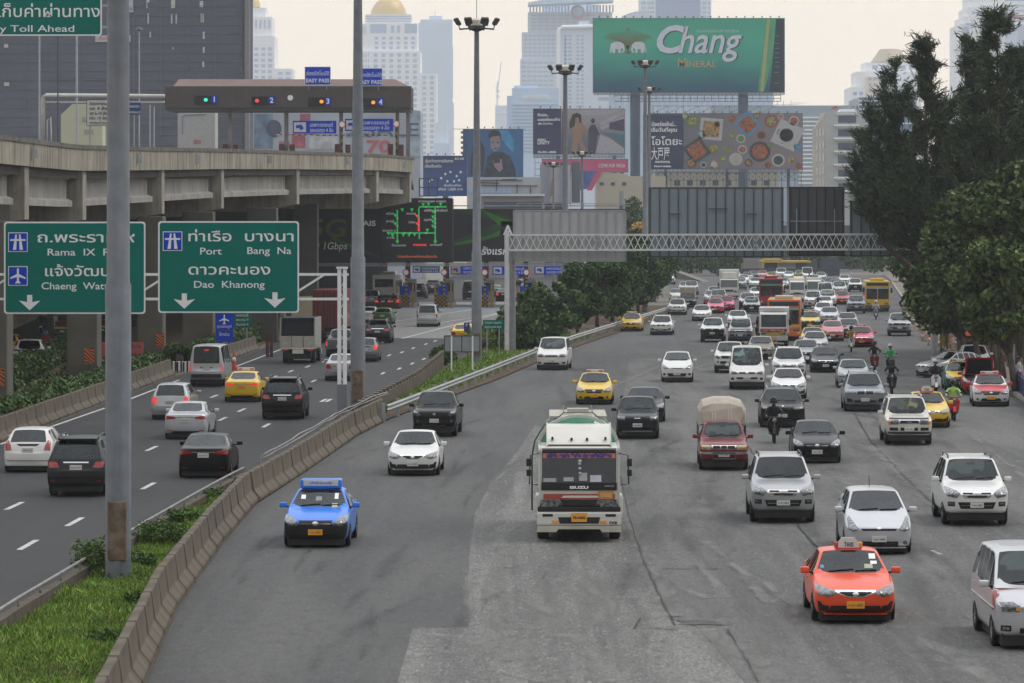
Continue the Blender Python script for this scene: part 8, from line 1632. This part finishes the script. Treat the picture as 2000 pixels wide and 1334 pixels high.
def person(label,loc,rz,top,legs,helmet=None,pose='ride',group=None,skin=None):
    o=bpy.data.objects.new('person',RIDER if pose=='ride' else STAND);COL.objects.link(o);o.location=loc;o.rotation_euler=(0,0,rz);tag(o,label,'person',group)
    for k,m in((0,top),(1,legs)):o.material_slots[k].link='OBJECT';o.material_slots[k].material=m
    if pose=='ride':
        h=bpy.data.objects.new('helmet',HELM);COL.objects.link(h);h.parent=o;h.material_slots[0].link='OBJECT';h.material_slots[0].material=helmet
        v=bpy.data.objects.new('visor',VIS);COL.objects.link(v);v.parent=h
    else:h=bpy.data.objects.new('hair',HAIR);COL.objects.link(h);h.parent=o
    mb=MB();y_=-.0 if pose=='ride' else-.165
    return o
# ------------------------------------------------------------------ traffic
CARS={'sedan','older_sedan','estate','suv','boxy_suv','pickup','older_pickup','crossover','high_van','minibus','hatchback','passenger_pickup'}
SLOPE=[(60,.0),(90,.02),(130,.03),(200,.055),(300,.085),(420,.06),(700,.055)]
SLOPE_E=[(60,.01),(150,.01),(250,.03),(411,.04)]
def place(kd,px,py,label,paints,away=False,cat='car',name=None,group=None,dx=0.0,skip=(),scale=(1,1,1),face=0.0):
    """px, py: middle of the near end and the row where its near tyres touch the road, read off the photo."""
    P=K[kd];Zw=ZG(py);s=interp(SLOPE_E if away else SLOPE,Zw)+dx;L=P.L*scale[1];ov=(P.ra if away else P.fa)*scale[1]
    Zf=Zw-ov*.9;Xf=(px-1000)/F*Zf;c=Vector((Xf+s*L/2,Zf+L/2,0))
    rz=math.pi-math.atan(s)if away else-math.atan(s)
    pn=dict(paints);pn.setdefault('glass',CAR_GLASS if kd in K and kd in CARS else GLASS)
    grp=group or('cars and vans driving away on the expressway' if away else 'cars and vans coming towards the view')
    t,o=spawn(P,name or kd,label,cat,c,rz+face,pn,grp,skip,scale);t['_']=0;del t['_'];return t,P,o
def box_part(t,name,x0,x1,y0,y1,z0,z1,m,b=.02):mb=MB();mb.box(x0,x1,y0,y1,z0,z1);o=mb.build(name,m,None,bevel=b);o.parent=t;return o
TXW=mat('taxi_sign_white',(.55,.53,.50),.5);TXR=mat('taxi_sign_red',(.45,.05,.05),.5)
def taxi_sign(t,H,kind_='dome',y=-.15):
    if kind_=='dome':
        mb=MB();mb.prism([(x,0,z)for x,z in((-.2,H),(.2,H),(.2,H+.10),(.12,H+.20),(-.12,H+.20),(-.2,H+.10))],(0,y-.1,0),(0,y+.1,0));o=mb.build('taxi_sign',TXW,bevel=.03);o.parent=t
        for x,m in((-.25,TXR),(.25,AMBER)):mb=MB();mb.box(x-.06,x+.06,y-.08,y+.08,H,H+.13);q=mb.build('sign_end',m,bevel=.02);q.parent=o
        me=text_me('TAXI',.13,.2,INK,.003);me.transform(Matrix.Translation((0,y-.105,H+.04)));q=link('sign_lettering',me);q.parent=o
        mb=MB();mb.box(-.28,.28,y-.12,y+.12,H-.06,H+.012);q=mb.build('sign_foot',TXR,bevel=.01);q.parent=o
    elif kind_=='bar':
        o=box_part(t,'taxi_sign',-.42,.42,y-.1,y+.1,H+.01,H+.14,TXW)
        for x in(-.3,.28):mb=MB();mb.box(x-.1,x+.1,y-.103,y+.103,H+.04,H+.11);q=mb.build('sign_end',TXR,bevel=.01);q.parent=o
    else:
        o=box_part(t,'taxi_sign',-.56,.56,y-.12,y+.45,H-.02,H+.23,PBL,.06)
        mb=MB();mb.box(-.47,.47,y-.135,y-.115,H+.05,H+.21);q=mb.build('sign_panel',TXW,bevel=.01);q.parent=o
        me=text_me('แท็กซี่ ปลอดภัย',.09,.6,PBL,.002);me.transform(Matrix.Translation((0,y-.14,H+.10)));q2=link('sign_lettering',me);q2.parent=o
YP=dict(front_plate=PLATE_Y,rear_plate=PLATE_Y)
def body(c,**k):d=dict(body=c);d.update(k);return d
DK=dict(glass=CAR_GLASS_D)
# nearest oncoming vehicles
t,P,o=place('sedan',1671,1212,'orange taxi with a white roof sign, nearest car in the oncoming lanes',body(POR,**YP),cat='taxi',name='taxi');taxi_sign(t,1.46)
for x0,x1,z0,z1,m in((.42,.56,1.16,1.26,SIGN_W),(.44,.58,1.06,1.12,SIGN_W),(.30,.48,.98,1.06,mat('sticker_cream',(.40,.42,.3),.6)),(-.66,-.58,.98,1.04,mat('sticker_blue',(.1,.25,.5),.6))):
    q=link('windscreen_sticker',bm_mesh(grid_patch(P.bvh,R4(x0,x1,z0+.1,z1+.1),'front',.006,.0),'windscreen_sticker',m));q.parent=t
t,P,o=place('minibus',2036,1262,'silver boxy minibus cut by the right edge with a worn red front wing',body(PSL),cat='van',dx=-.005)
q=link('worn_wing',bm_mesh(grid_patch(P.bvh,[(-2.1,.80),(-1.75,.86),(-1.62,1.12),(-1.72,1.2),(-2.0,1.06)],'left',.004,.0),'worn_wing',mat('worn_red',(.36,.10,.10),.6,var=.4,scale=6)));q.parent=t
q=link('side_strip',bm_mesh(grid_patch(P.bvh,R4(-2.0,2.0,.78,.82),'left',.02,.03),'side_strip',CHROME));q.parent=t
t,P,o=place('estate',1717,1079,'silver estate car with an aerial on its roof behind the orange taxi',body(PSL))
mb=MB();mb.tube([(-.05,.6,1.55),(-.05,.75,1.85)],.012,5);q=mb.build('aerial',BLACK);q.parent=t
place('suv',1908,1024,'white sport utility car with roof rails right of the silver estate car',body(PW))
place('suv',1530,1019,'silver sport utility car with a dark windscreen beside the tanker truck',body(PS,**DK))
t,P,o=place('older_sedan',616,1066,'bright blue taxi with a black bumper and a rooftop advert box',body(PBL,front_bumper=PBK2,**YP),cat='taxi',name='taxi');taxi_sign(t,1.47,'box')
for x0,x1,z0,z1,m in((-.5,-.38,1.20,1.3,SIGN_W),(.35,.5,1.0,1.1,mat('sticker_cream',(.40,.42,.3))),(-.1,.06,1.16,1.26,mat('sticker_grey',(.25,.27,.27),.6)),(.4,.5,1.2,1.34,SIGN_W)):
    q=link('windscreen_sticker',bm_mesh(grid_patch(P.bvh,R4(x0,x1,z0,z1),'front',.006,.0),'windscreen_sticker',m));q.parent=t
place('tanker',1131,1052,'large white and green tanker truck in the middle of the main road',dict(body=TRW),cat='truck',name='tanker_truck',group='trucks on the main road',dx=-.015)
place('sedan',806,927,'white saloon car with a mesh grille driving behind the blue taxi',body(PW))
place('pickup',848,852,'black pickup with bright headlamps following the white saloon',body(PK,front_bumper=PK,**DK),cat='pickup')
place('older_pickup',1245,856,'old dark green pickup beside the tanker truck',body(PKG,**DK),cat='pickup')
place('sedan',1259,823,'dark grey saloon hidden behind the dark green pickup',body(PGD))
place('passenger_pickup',1414,917,'dark red passenger pickup with a tall beige canvas hood',body(PDR),cat='pickup',name='passenger_pickup',group='passenger trucks')
place('older_sedan',1596,903,'black saloon with pale headlamps left of the white boxy car',body(PK))
place('crossover',1529,834,'glossy black car with a wide dark windscreen behind the black motor scooter',body(PK,**DK),scale=(1,1,.93))
place('boxy_suv',1776,868,'white boxy off road car with a dark bonnet guard',body(PWW))
t,P,o=place('sedan',1816,834,'yellow taxi half hidden behind the white boxy off road car',body(PY,**YP),cat='taxi',name='taxi');taxi_sign(t,1.46)
place('crossover',1690,803,'metallic grey luxury car with bright headlamps and a double grille',body(PGB,**DK))
place('older_sedan',1668,757,'silver grey saloon behind the metallic grey luxury car',body(PS))
t,P,o=place('older_sedan',1936,793,'red and white taxi parked nearest on the right edge of the road',body(PW,bonnet=PRD,roof=PRD,boot=PRD,mirror=PRD,**YP),cat='taxi',name='taxi',group='cars stopped by the right kerb',dx=.03);taxi_sign(t,1.47,'bar')
# car with its bonnet raised
t,P,o=place('older_sedan',1914,770,'red taxi with its bonnet raised behind the red and white taxi',body(PRD,**YP),cat='taxi',name='taxi',group='cars stopped by the right kerb',skip=('bonnet',),dx=.03);taxi_sign(t,1.47,'bar')
mb=MB();mb.add([(-.72,-1.0,1.0),(.72,-1.0,1.0),(.70,-1.55,1.86),(-.70,-1.55,1.86),(-.72,-.96,1.02),(.72,-.96,1.02),(.70,-1.51,1.89),(-.70,-1.51,1.89)],[(0,1,2,3),(7,6,5,4),(0,4,5,1),(1,5,6,2),(2,6,7,3),(3,7,4,0)],0);q=mb.build('bonnet',[PRD],bevel=.02);q.parent=t
box_part(t,'bonnet_lining',-.64,.64,-1.02,-1.0,1.02,1.06,BLACK);mb=MB();mb.add([(-.64,-1.06,1.04),(.64,-1.06,1.04),(.60,-1.585,1.80),(-.60,-1.585,1.80)],[(0,1,2,3)]);q=mb.build('bonnet_underside',BLACK,fixn=False);q.parent=t;box_part(t,'engine',-.6,.6,-2.0,-1.05,.55,.82,STEEL_D,.05)
t,P,o=place('older_sedan',1880,763,'green and yellow taxi stopped behind the raised bonnet',body(PGR,bonnet=PY,roof=PY,boot=PY,**YP),cat='taxi',name='taxi',group='cars stopped by the right kerb',dx=.0);taxi_sign(t,1.47,'bar')
P=K['sedan'];p=G(1852,738);spawn(P,'sedan','silver saloon standing almost side on by the rubble at the right kerb','car',(p.x+.5,p.y+1.5,0),R(-58),dict(body=PS,glass=CAR_GLASS,side_glass=CAR_GLASS),'cars stopped by the right kerb')
place('estate',1906,728,'white car parked in the shade behind the stopped taxis',body(PW),group='cars stopped by the right kerb')
place('high_van',1459,760,'white high roofed van with a dark split grille in mid road',body(PW),cat='van')
place('suv',1541,745,'white sport utility car right of the white high roofed van',body(PW,**DK))
place('sedan',1613,727,'black saloon with a bright chrome grille in mid road',body(PK))
place('sedan',1541,778,'white saloon half hidden behind the glossy black car',body(PW))
place('pickup',1425,728,'white pickup mostly hidden behind the white high roofed van',body(PW),cat='pickup')
place('older_sedan',1574,710,'pale grey saloon between the white utility car and the minibus truck',body(PS))
place('older_sedan',1486,702,'beige saloon behind the white high roofed van',body(PBEI))
place('hatchback',1322,746,'white small people carrier alone in the middle lane',body(PW),scale=(1.02,1.1,1.08))
t,P,o=place('older_sedan',1160,789,'yellow taxi just behind the tanker truck',body(PY,**YP),cat='taxi',name='taxi');taxi_sign(t,1.47,'bar')
place('minibus',1077,722,'pearl white people carrier by the guard rail',body(PW),cat='van',dx=.02)
t,P,o=place('older_sedan',1232,647,'golden yellow taxi beside the trees of the median',body(PGLD,**YP),cat='taxi',name='taxi');taxi_sign(t,1.47,'bar')
place('crossover',1291,654,'white car just right of the golden yellow taxi',body(PW,**DK),scale=(.93,.95,.88))
place('pickup',1391,668,'white pickup with a black lower bumper left of the grey pickup',body(PW,front_bumper=PBK2),cat='pickup')
place('boxy_suv',1446,671,'grey boxy car with roof rails right of the white pickup',body(PS))
t,P,o=place('passenger_truck',1511,676,'small white passenger truck with a red and yellow nose in front of the orange bus',dict(body=PW,cargo=PW,front_bumper=PSL),cat='passenger truck',group='passenger trucks')
for a in(('bus',1531,664,'orange city bus with a wide dark destination board',dict(body=PBUS_O,roof=PCRM,strip=None),'bus'),('bus',1714,608,'yellow city bus alone near the right kerb',dict(body=PBUS_Y,roof=PBUS_Y,stripe=PBUS_Y,front_bumper=mat('bus_brown',(.09,.07,.05),.6)),'bus'),('bus',1506,600,'dark red city bus behind the orange bus',dict(body=PBUS_R,roof=PBUS_R,strip=mat('strip_green',(.05,.28,.18),.5),stripe=PBUS_R),'bus')):
    place(a[0],a[1],a[2],a[3],{k:v for k,v in a[4].items()if v},cat='bus',group='city buses')
t,P,o=place('older_sedan',1582,643,'yellow and green taxi right of the orange bus',body(PGR,bonnet=PY,roof=PY,boot=PY,mirror=PY,**YP),cat='taxi',name='taxi');taxi_sign(t,1.47,'bar')
place('hatchback',1626,666,'rose red car with a silver plate left of the pink taxi',body(PROS))
place('sedan',1592,690,'white saloon with a yellow roofed taxi close behind it',body(PW))
t,P,o=place('older_sedan',1588,681,'yellow taxi hidden behind the white saloon',body(PY,**YP),cat='taxi',name='taxi',dx=-.01);taxi_sign(t,1.47,'bar')
place('sedan',1655,645,'silver saloon behind the rose red car',body(PS));place('older_sedan',1658,660,'dark grey saloon between the rose red car and the pink taxi',body(PG,**DK))
t,P,o=place('sedan',1683,678,'bright pink red taxi beside the leading motorcyclist',body(paint('pink_red',(.55,.03,.09)),**YP),cat='taxi',name='taxi');taxi_sign(t,1.47,'bar')
place('pickup',1757,656,'grey pickup driving alone along the right side',body(PS),cat='pickup')
place('sedan',1608,621,'white saloon behind the yellow and green taxi',body(PW));place('hatchback',1611,608,'white hatchback further back behind the yellow and green taxi',body(PW))
place('pickup',1673,612,'grey pickup left of the yellow bus',body(PGB),cat='pickup')
t,P,o=place('older_sedan',1645,595,'red taxi with a pale roof sign left of the yellow bus',body(PRD,**YP),cat='taxi',name='taxi');taxi_sign(t,1.47,'bar')
place('pickup',1671,570,'white pickup far back on the right side behind the yellow bus',body(PW,front_bumper=PBK2),cat='pickup')
place('sedan',1370,627,'white saloon with a long bonnet in the left middle lane',body(PW));place('crossover',1322,615,'white car near the end of the median trees',body(PW,**DK),scale=(.93,.95,.9))
t,P,o=place('older_sedan',1397,612,'pink taxi, the nearer of the two pink taxis',body(PPK,**YP),cat='taxi',name='taxi');taxi_sign(t,1.47,'bar')
t,P,o=place('older_sedan',1418,607,'deep pink taxi just behind the other pink taxi',body(paint('deep_pink',(.52,.02,.15)),**YP),cat='taxi',name='taxi');taxi_sign(t,1.47,'bar')
t,P,o=place('older_pickup',1343,603,'dark pickup with a canvas hood above its cab near the ramp',body(PGD),cat='pickup',name='passenger_pickup');
hood=box_part(t,'canvas_hood',-.82,.82,.3,2.3,1.1,2.25,CANV,.12)
place('suv',1306,556,'white car coming down the ramp at the far left',body(PW));place('box_lorry',1424,584,'pale box lorry with a wind deflector at the far left of the traffic',dict(body=TRW,cargo=TRW),cat='lorry',group='trucks on the main road')
place('pickup',1460,606,'silver pickup ahead of the dark red bus',body(PSL,front_bumper=PBK2),cat='pickup');place('older_pickup',1468,612,'dark nosed silver car close to the left of the dark red bus',body(PS,front_bumper=PK),cat='pickup')
far=[('small_box_lorry',1590,588,'white small box lorry right of the dark red bus',dict(body=PW,cargo=PWW),'lorry'),('small_box_lorry',1557,590,'white narrow lorry between the dark red bus and the other small lorry',dict(body=PW,cargo=PW),'lorry'),('high_van',1612,590,'white van behind the small box lorry',body(PW),'van'),('suv',1617,600,'white utility car in front of the far white van',body(PW),'car'),
       ('suv',1588,603,'white utility car under the small box lorry',body(PW),'car'),('high_van',1577,549,'white van near the far end of the main road',body(PW),'van'),('hatchback',1541,548,'white car far back left of the far white van',body(PW),'car'),('older_sedan',1560,552,'green and yellow taxi far back among the white cars',body(PGR,roof=PY,bonnet=PY),'taxi'),('older_sedan',1562,545,'pale green taxi at the farthest end of the queue',body(paint('pale_green',(.2,.45,.25))),'taxi'),
       ('hatchback',1453,556,'white car right behind the box lorry',body(PW),'car'),('older_sedan',1460,549,'silver blue car far behind the box lorry',body(PGB),'car'),('sedan',1475,562,'white car ahead of the dark red bus on its left',body(PW),'car'),('older_sedan',1494,558,'pink taxi far back above the dark red bus',body(PPK),'taxi'),('older_sedan',1489,545,'pale pink taxi at the far end of the queue',body(paint('pale_pink',(.55,.22,.26))),'taxi'),('sedan',1516,556,'white car above the right end of the dark red bus',body(PW),'car'),('older_sedan',1508,549,'yellow topped far taxi behind the dark red bus',body(PY),'taxi'),('hatchback',1521,572,'white car directly behind the dark red bus roof',body(PW),'car'),
       ('older_sedan',1395,583,'white car beside the left wheel of the box lorry',body(PW),'car'),('hatchback',1389,594,'silver car left of the box lorry bumper',body(PS),'car'),('suv',1403,599,'dark windowed silver car behind the pink taxis',body(PS),'car'),('older_sedan',1400,604,'pale yellow taxi between the pink taxis and the silver car',body(paint('pale_yellow',(.55,.46,.2))),'taxi'),('pickup',1350,576,'silver pickup behind the canvas hooded pickup',body(PS),'pickup'),('hatchback',1321,590,'white car behind the end of the median trees',body(PW),'car'),('older_sedan',1338,572,'silver car at the foot of the ramp',body(PS),'car'),
       ('older_sedan',1478,585,'white car left of the dark red bus front',body(PW),'car'),('older_sedan',1634,566,'grey saloon far back in the right lanes',body(PG),'car'),('hatchback',1620,563,'dark car far back right of the small box lorry',body(PGD),'car'),('sedan',1548,564,'white saloon behind the narrow white lorry',body(PW),'car'),('older_sedan',1533,562,'silver saloon far back between bus and lorry',body(PS),'car'),('suv',1445,566,'silver utility car tucked behind the box lorry',body(PS),'car'),('sedan',1558,572,'pale saloon behind the small lorries',body(PBEI),'car'),('sedan',1600,566,'white saloon behind the far white van in the right lanes',body(PW),'car')]
far+=[(kd,px,py,lb,body(c),'car')for kd,px,py,lb,c in(('sedan',1420,553,'silver saloon above the box lorry roof line',PS),('hatchback',1437,549,'white hatchback at the far left end of the queue',PW),('older_sedan',1472,545,'dark saloon at the far end between two white cars',PGD),('suv',1526,545,'white utility car at the far end of the middle lanes',PW),('sedan',1604,549,'silver saloon beside the far white van',PS),('hatchback',1590,556,'white hatchback left of the far grey saloon',PW),('older_sedan',1650,556,'white saloon far back near the right kerb',PW),('suv',1640,578,'silver utility car behind the red taxi near the yellow bus',PSL),('older_sedan',1620,632,'silver saloon between the white saloon and the rose red car',PSL),('sedan',1440,640,'white saloon behind the grey boxy car',PW))]
for kd,px,py,lb,pn,ct in far:place(kd,px,py,lb,pn,cat=ct,name='taxi' if ct=='taxi' else None)
# expressway, driving away
ON=dict(tail=TAIL_ON)
E1=[('hatchback',54,921,'white hatchback at the left edge beside the dark sport utility car',body(PW),'car'),('suv',148,967,'dark grey sport utility car just left of the nearest lamp mast',body(PGD),'car'),('sedan',397,931,'long black saloon with a white plate right of the nearest mast',body(PK),'car'),('sedan',362,856,'bright silver saloon ahead of the long black saloon',body(PSL),'car'),('estate',332,818,'silver people carrier with lit brake lamps',body(PS,**ON),'car'),('suv',551,818,'glossy black sport utility car right of the yellow taxi',body(PK,rear_glass=CAR_GLASS_D),'car'),
      ('high_van',403,754,'grey high roofed van with lit brake lamps beside the barrier end',body(PS,rear_glass=CAR_GLASS_D,**ON),'van'),('older_sedan',664,743,'silver grey saloon behind the white gantry post',body(PS),'car'),('hatchback',712,706,'silver car right behind the second lamp mast',body(PG,**ON),'car'),('crossover',737,670,'black sport utility car right of the second lamp mast',body(PK,rear_glass=CAR_GLASS_D),'car'),('pickup',662,696,'grey pickup beside the white stake truck',body(PG,**ON),'pickup'),('minibus',834,638,'silver minibus on the pale toll apron',body(PS,rear_glass=CAR_GLASS_D),'van'),('sedan',718,631,'white saloon left of the green and yellow taxi',body(PW),'car'),
      ('suv',726,600,'silver blue car queueing at the left toll booths',body(PGB,**ON),'car'),('older_sedan',748,603,'dark car queueing beside the silver blue car',body(PGD,**ON),'car'),('older_sedan',764,603,'dark red car queueing at the first toll booth',body(PMAR,**ON),'car'),('suv',817,583,'dark car in the toll lane right of the first booth',body(PGD),'car'),('suv',845,575,'dark car beyond the toll lanes behind the second booth',body(PGD),'car'),('high_van',918,585,'dark van in the toll lane left of the third lamp mast',body(PGD,rear_glass=CAR_GLASS_D),'van'),('older_sedan',982,588,'dark red lamped car in the toll lane right of the third mast',body(PK,**ON),'car'),('crossover',1020,560,'dark car far beyond the toll lanes near the median trees',body(PGD),'car')]
for kd,px,py,lb,pn,ct in E1:place(kd,px,py,lb,pn,True,ct)
t,P,o=place('sedan',472,784,'yellow taxi ahead of the black sport utility car on the expressway',body(PY,tail=TAIL_ON,**YP),True,'taxi','taxi');taxi_sign(t,1.46,'bar')
t,P,o=place('older_sedan',747,634,'green taxi with a yellow roof on the expressway',body(PGR,roof=PY,boot=PGR,**YP),True,'taxi','taxi')
t,P,o=place('older_sedan',903,672,'yellow roofed taxi hidden behind the low grey sign back',body(PY,**YP),True,'taxi','taxi')
t,P,o=place('older_sedan',966,580,'green taxi with a yellow roof in the toll lane behind the third mast',body(PGR,roof=PY,**YP),True,'taxi','taxi')
place('older_sedan',1028,575,'green and yellow taxi far beyond the toll lanes',body(PGR,roof=PY,**YP),True,'taxi','taxi')
place('stake_lorry',581,709,'white stake truck with a dark canvas back on the expressway',dict(body=PW),True,'truck','stake_truck','trucks on the expressway')
place('container_lorry',643,668,'dark red container truck behind the white gantry post',dict(body=PDR),True,'truck','container_truck','trucks on the expressway');place('small_box_lorry',590,640,'pale green lorry half hidden behind the Port sign',dict(body=PCRM,cargo=PCRM),True,'truck','lorry','trucks on the expressway')
place('coach',750,597,'white coach at the left toll lanes',dict(body=PW,roof=PW,stripe=PW),True,'bus','coach','trucks on the expressway');place('box_lorry',848,562,'white box lorry beyond the toll lanes behind the second booth',dict(body=PW,cargo=PW),True,'truck','lorry','trucks on the expressway')
# far left road
place('pickup',52,722,'white pickup on the far left road beyond the hedge',body(PW),True,'pickup',group='traffic on the far left road',dx=-.06);place('hatchback',12,698,'yellow car cut by the left edge beyond the white pickup',body(PY),True,'car',group='traffic on the far left road',dx=-.06)
for px,py,lb in((121,660,'green and yellow three wheeled taxi half hidden by a viaduct column'),(199,657,'green three wheeled taxi behind the nearest lamp mast')):place('tuk_tuk',px,py,lb,dict(body=PGR),True,'three wheeler',group='traffic on the far left road',dx=-.06)
# motorcycles and their riders
GRNJ=mat('jacket_green',(.06,.42,.12),.7,var=.1);VEST=mat('vest_lime',(.38,.58,.16),.7,var=.15);BLKJ=mat('jacket_black',(.014,.014,.016),.7,var=.3);NAVJ=mat('jacket_navy',(.02,.03,.07),.7);REDJ=mat('jacket_red',(.28,.02,.03),.7);JEAN=mat('jeans',(.03,.05,.11),.8,var=.2);YELJ=mat('jacket_yellow',(.42,.33,.05),.7);GRYJ=mat('jacket_grey',(.13,.13,.14),.7);BLUS=mat('shirt_blue',(.36,.40,.52),.7,var=.1);HBK=paint('helmet_black',(.012,.012,.013));HWT=paint('helmet_white',(.5,.5,.5));HBL=paint('helmet_blue',(.05,.10,.3))
for px,py,bp,top,legs,hel,lb,away in((1513,866,PK,BLKJ,BLKJ,HBK,'in black with a pale bag strap, nearest in mid road',False),(1865,822,PRD,VEST,BLKJ,HBK,'in a lime green vest beside the red and white taxi',False),(1829,771,PW,BLKJ,JEAN,HWT,'in dark clothes beside the stopped green taxi',False),(1743,770,PK,BLKJ,BLKJ,HBK,'in black below the rider in the green shirt',False),(1740,733,PK,GRNJ,JEAN,HWT,'in a bright green shirt and white helmet',False),(1709,726,PDR,BLKJ,BLKJ,HBK,'in a black hooded jacket on a dark red bike',False),(1663,688,PW,YELJ,BLKJ,HBK,'in yellow and black in front of the pink red taxi',False),(1711,625,PGB,BLUS,JEAN,HWT,'in blue in front of the yellow bus',False),(1598,610,PK,NAVJ,BLKJ,HBL,'in navy beside the white far saloon',False),(1481,664,PK,GRYJ,BLKJ,HBK,'in grey left of the small passenger truck',False),
                                         (87,700,PK,REDJ,BLKJ,HBL,'in a red jacket on the far left road',True),(79,652,PK,BLKJ,BLKJ,HBK,'in black farther along the far left road',True),(1581,556,PK,NAVJ,BLKJ,HBK,'in dark clothes in front of the far white van',False)):
    g_='motor scooters between the cars' if not away else 'traffic on the far left road'
    t,P,o=place('scooter',px,py,'motor scooter of the rider '+lb,dict(body=bp),away,'motorcycle','motor_scooter',g_,dx=-.06 if away else 0)
    person('rider '+lb,t.location,t.rotation_euler[2],top,legs,hel,'ride','motorcycle riders')
p=G(1974,792);person('person in a pale blue shirt standing by the dark blue railing on the right',(G(1971,762).x,ZG(768),.12),R(75),BLUS,BLKJ,None,'stand')
# ------------------------------------------------------------------ haze
hz=MB();hz.box(-2600,2600,-40,6100,-1.2,470);ho=hz.build('haze',bpy.data.materials.new('haze'));kind(ho,'stuff')
hm=ho.data.materials[0];hm.use_nodes=True;hn=hm.node_tree.nodes;hn.remove(hn['Principled BSDF']);pv=hn.new('ShaderNodeVolumePrincipled');pv.inputs['Color'].default_value=(.90,.95,1.0,1);pv.inputs['Density'].default_value=HAZE;pv.inputs['Anisotropy'].default_value=.35
hm.node_tree.links.new(pv.outputs[0],hn['Material Output'].inputs['Volume'])
ho['label']='thin pale blue haze lying over the whole city';ho['category']='haze'
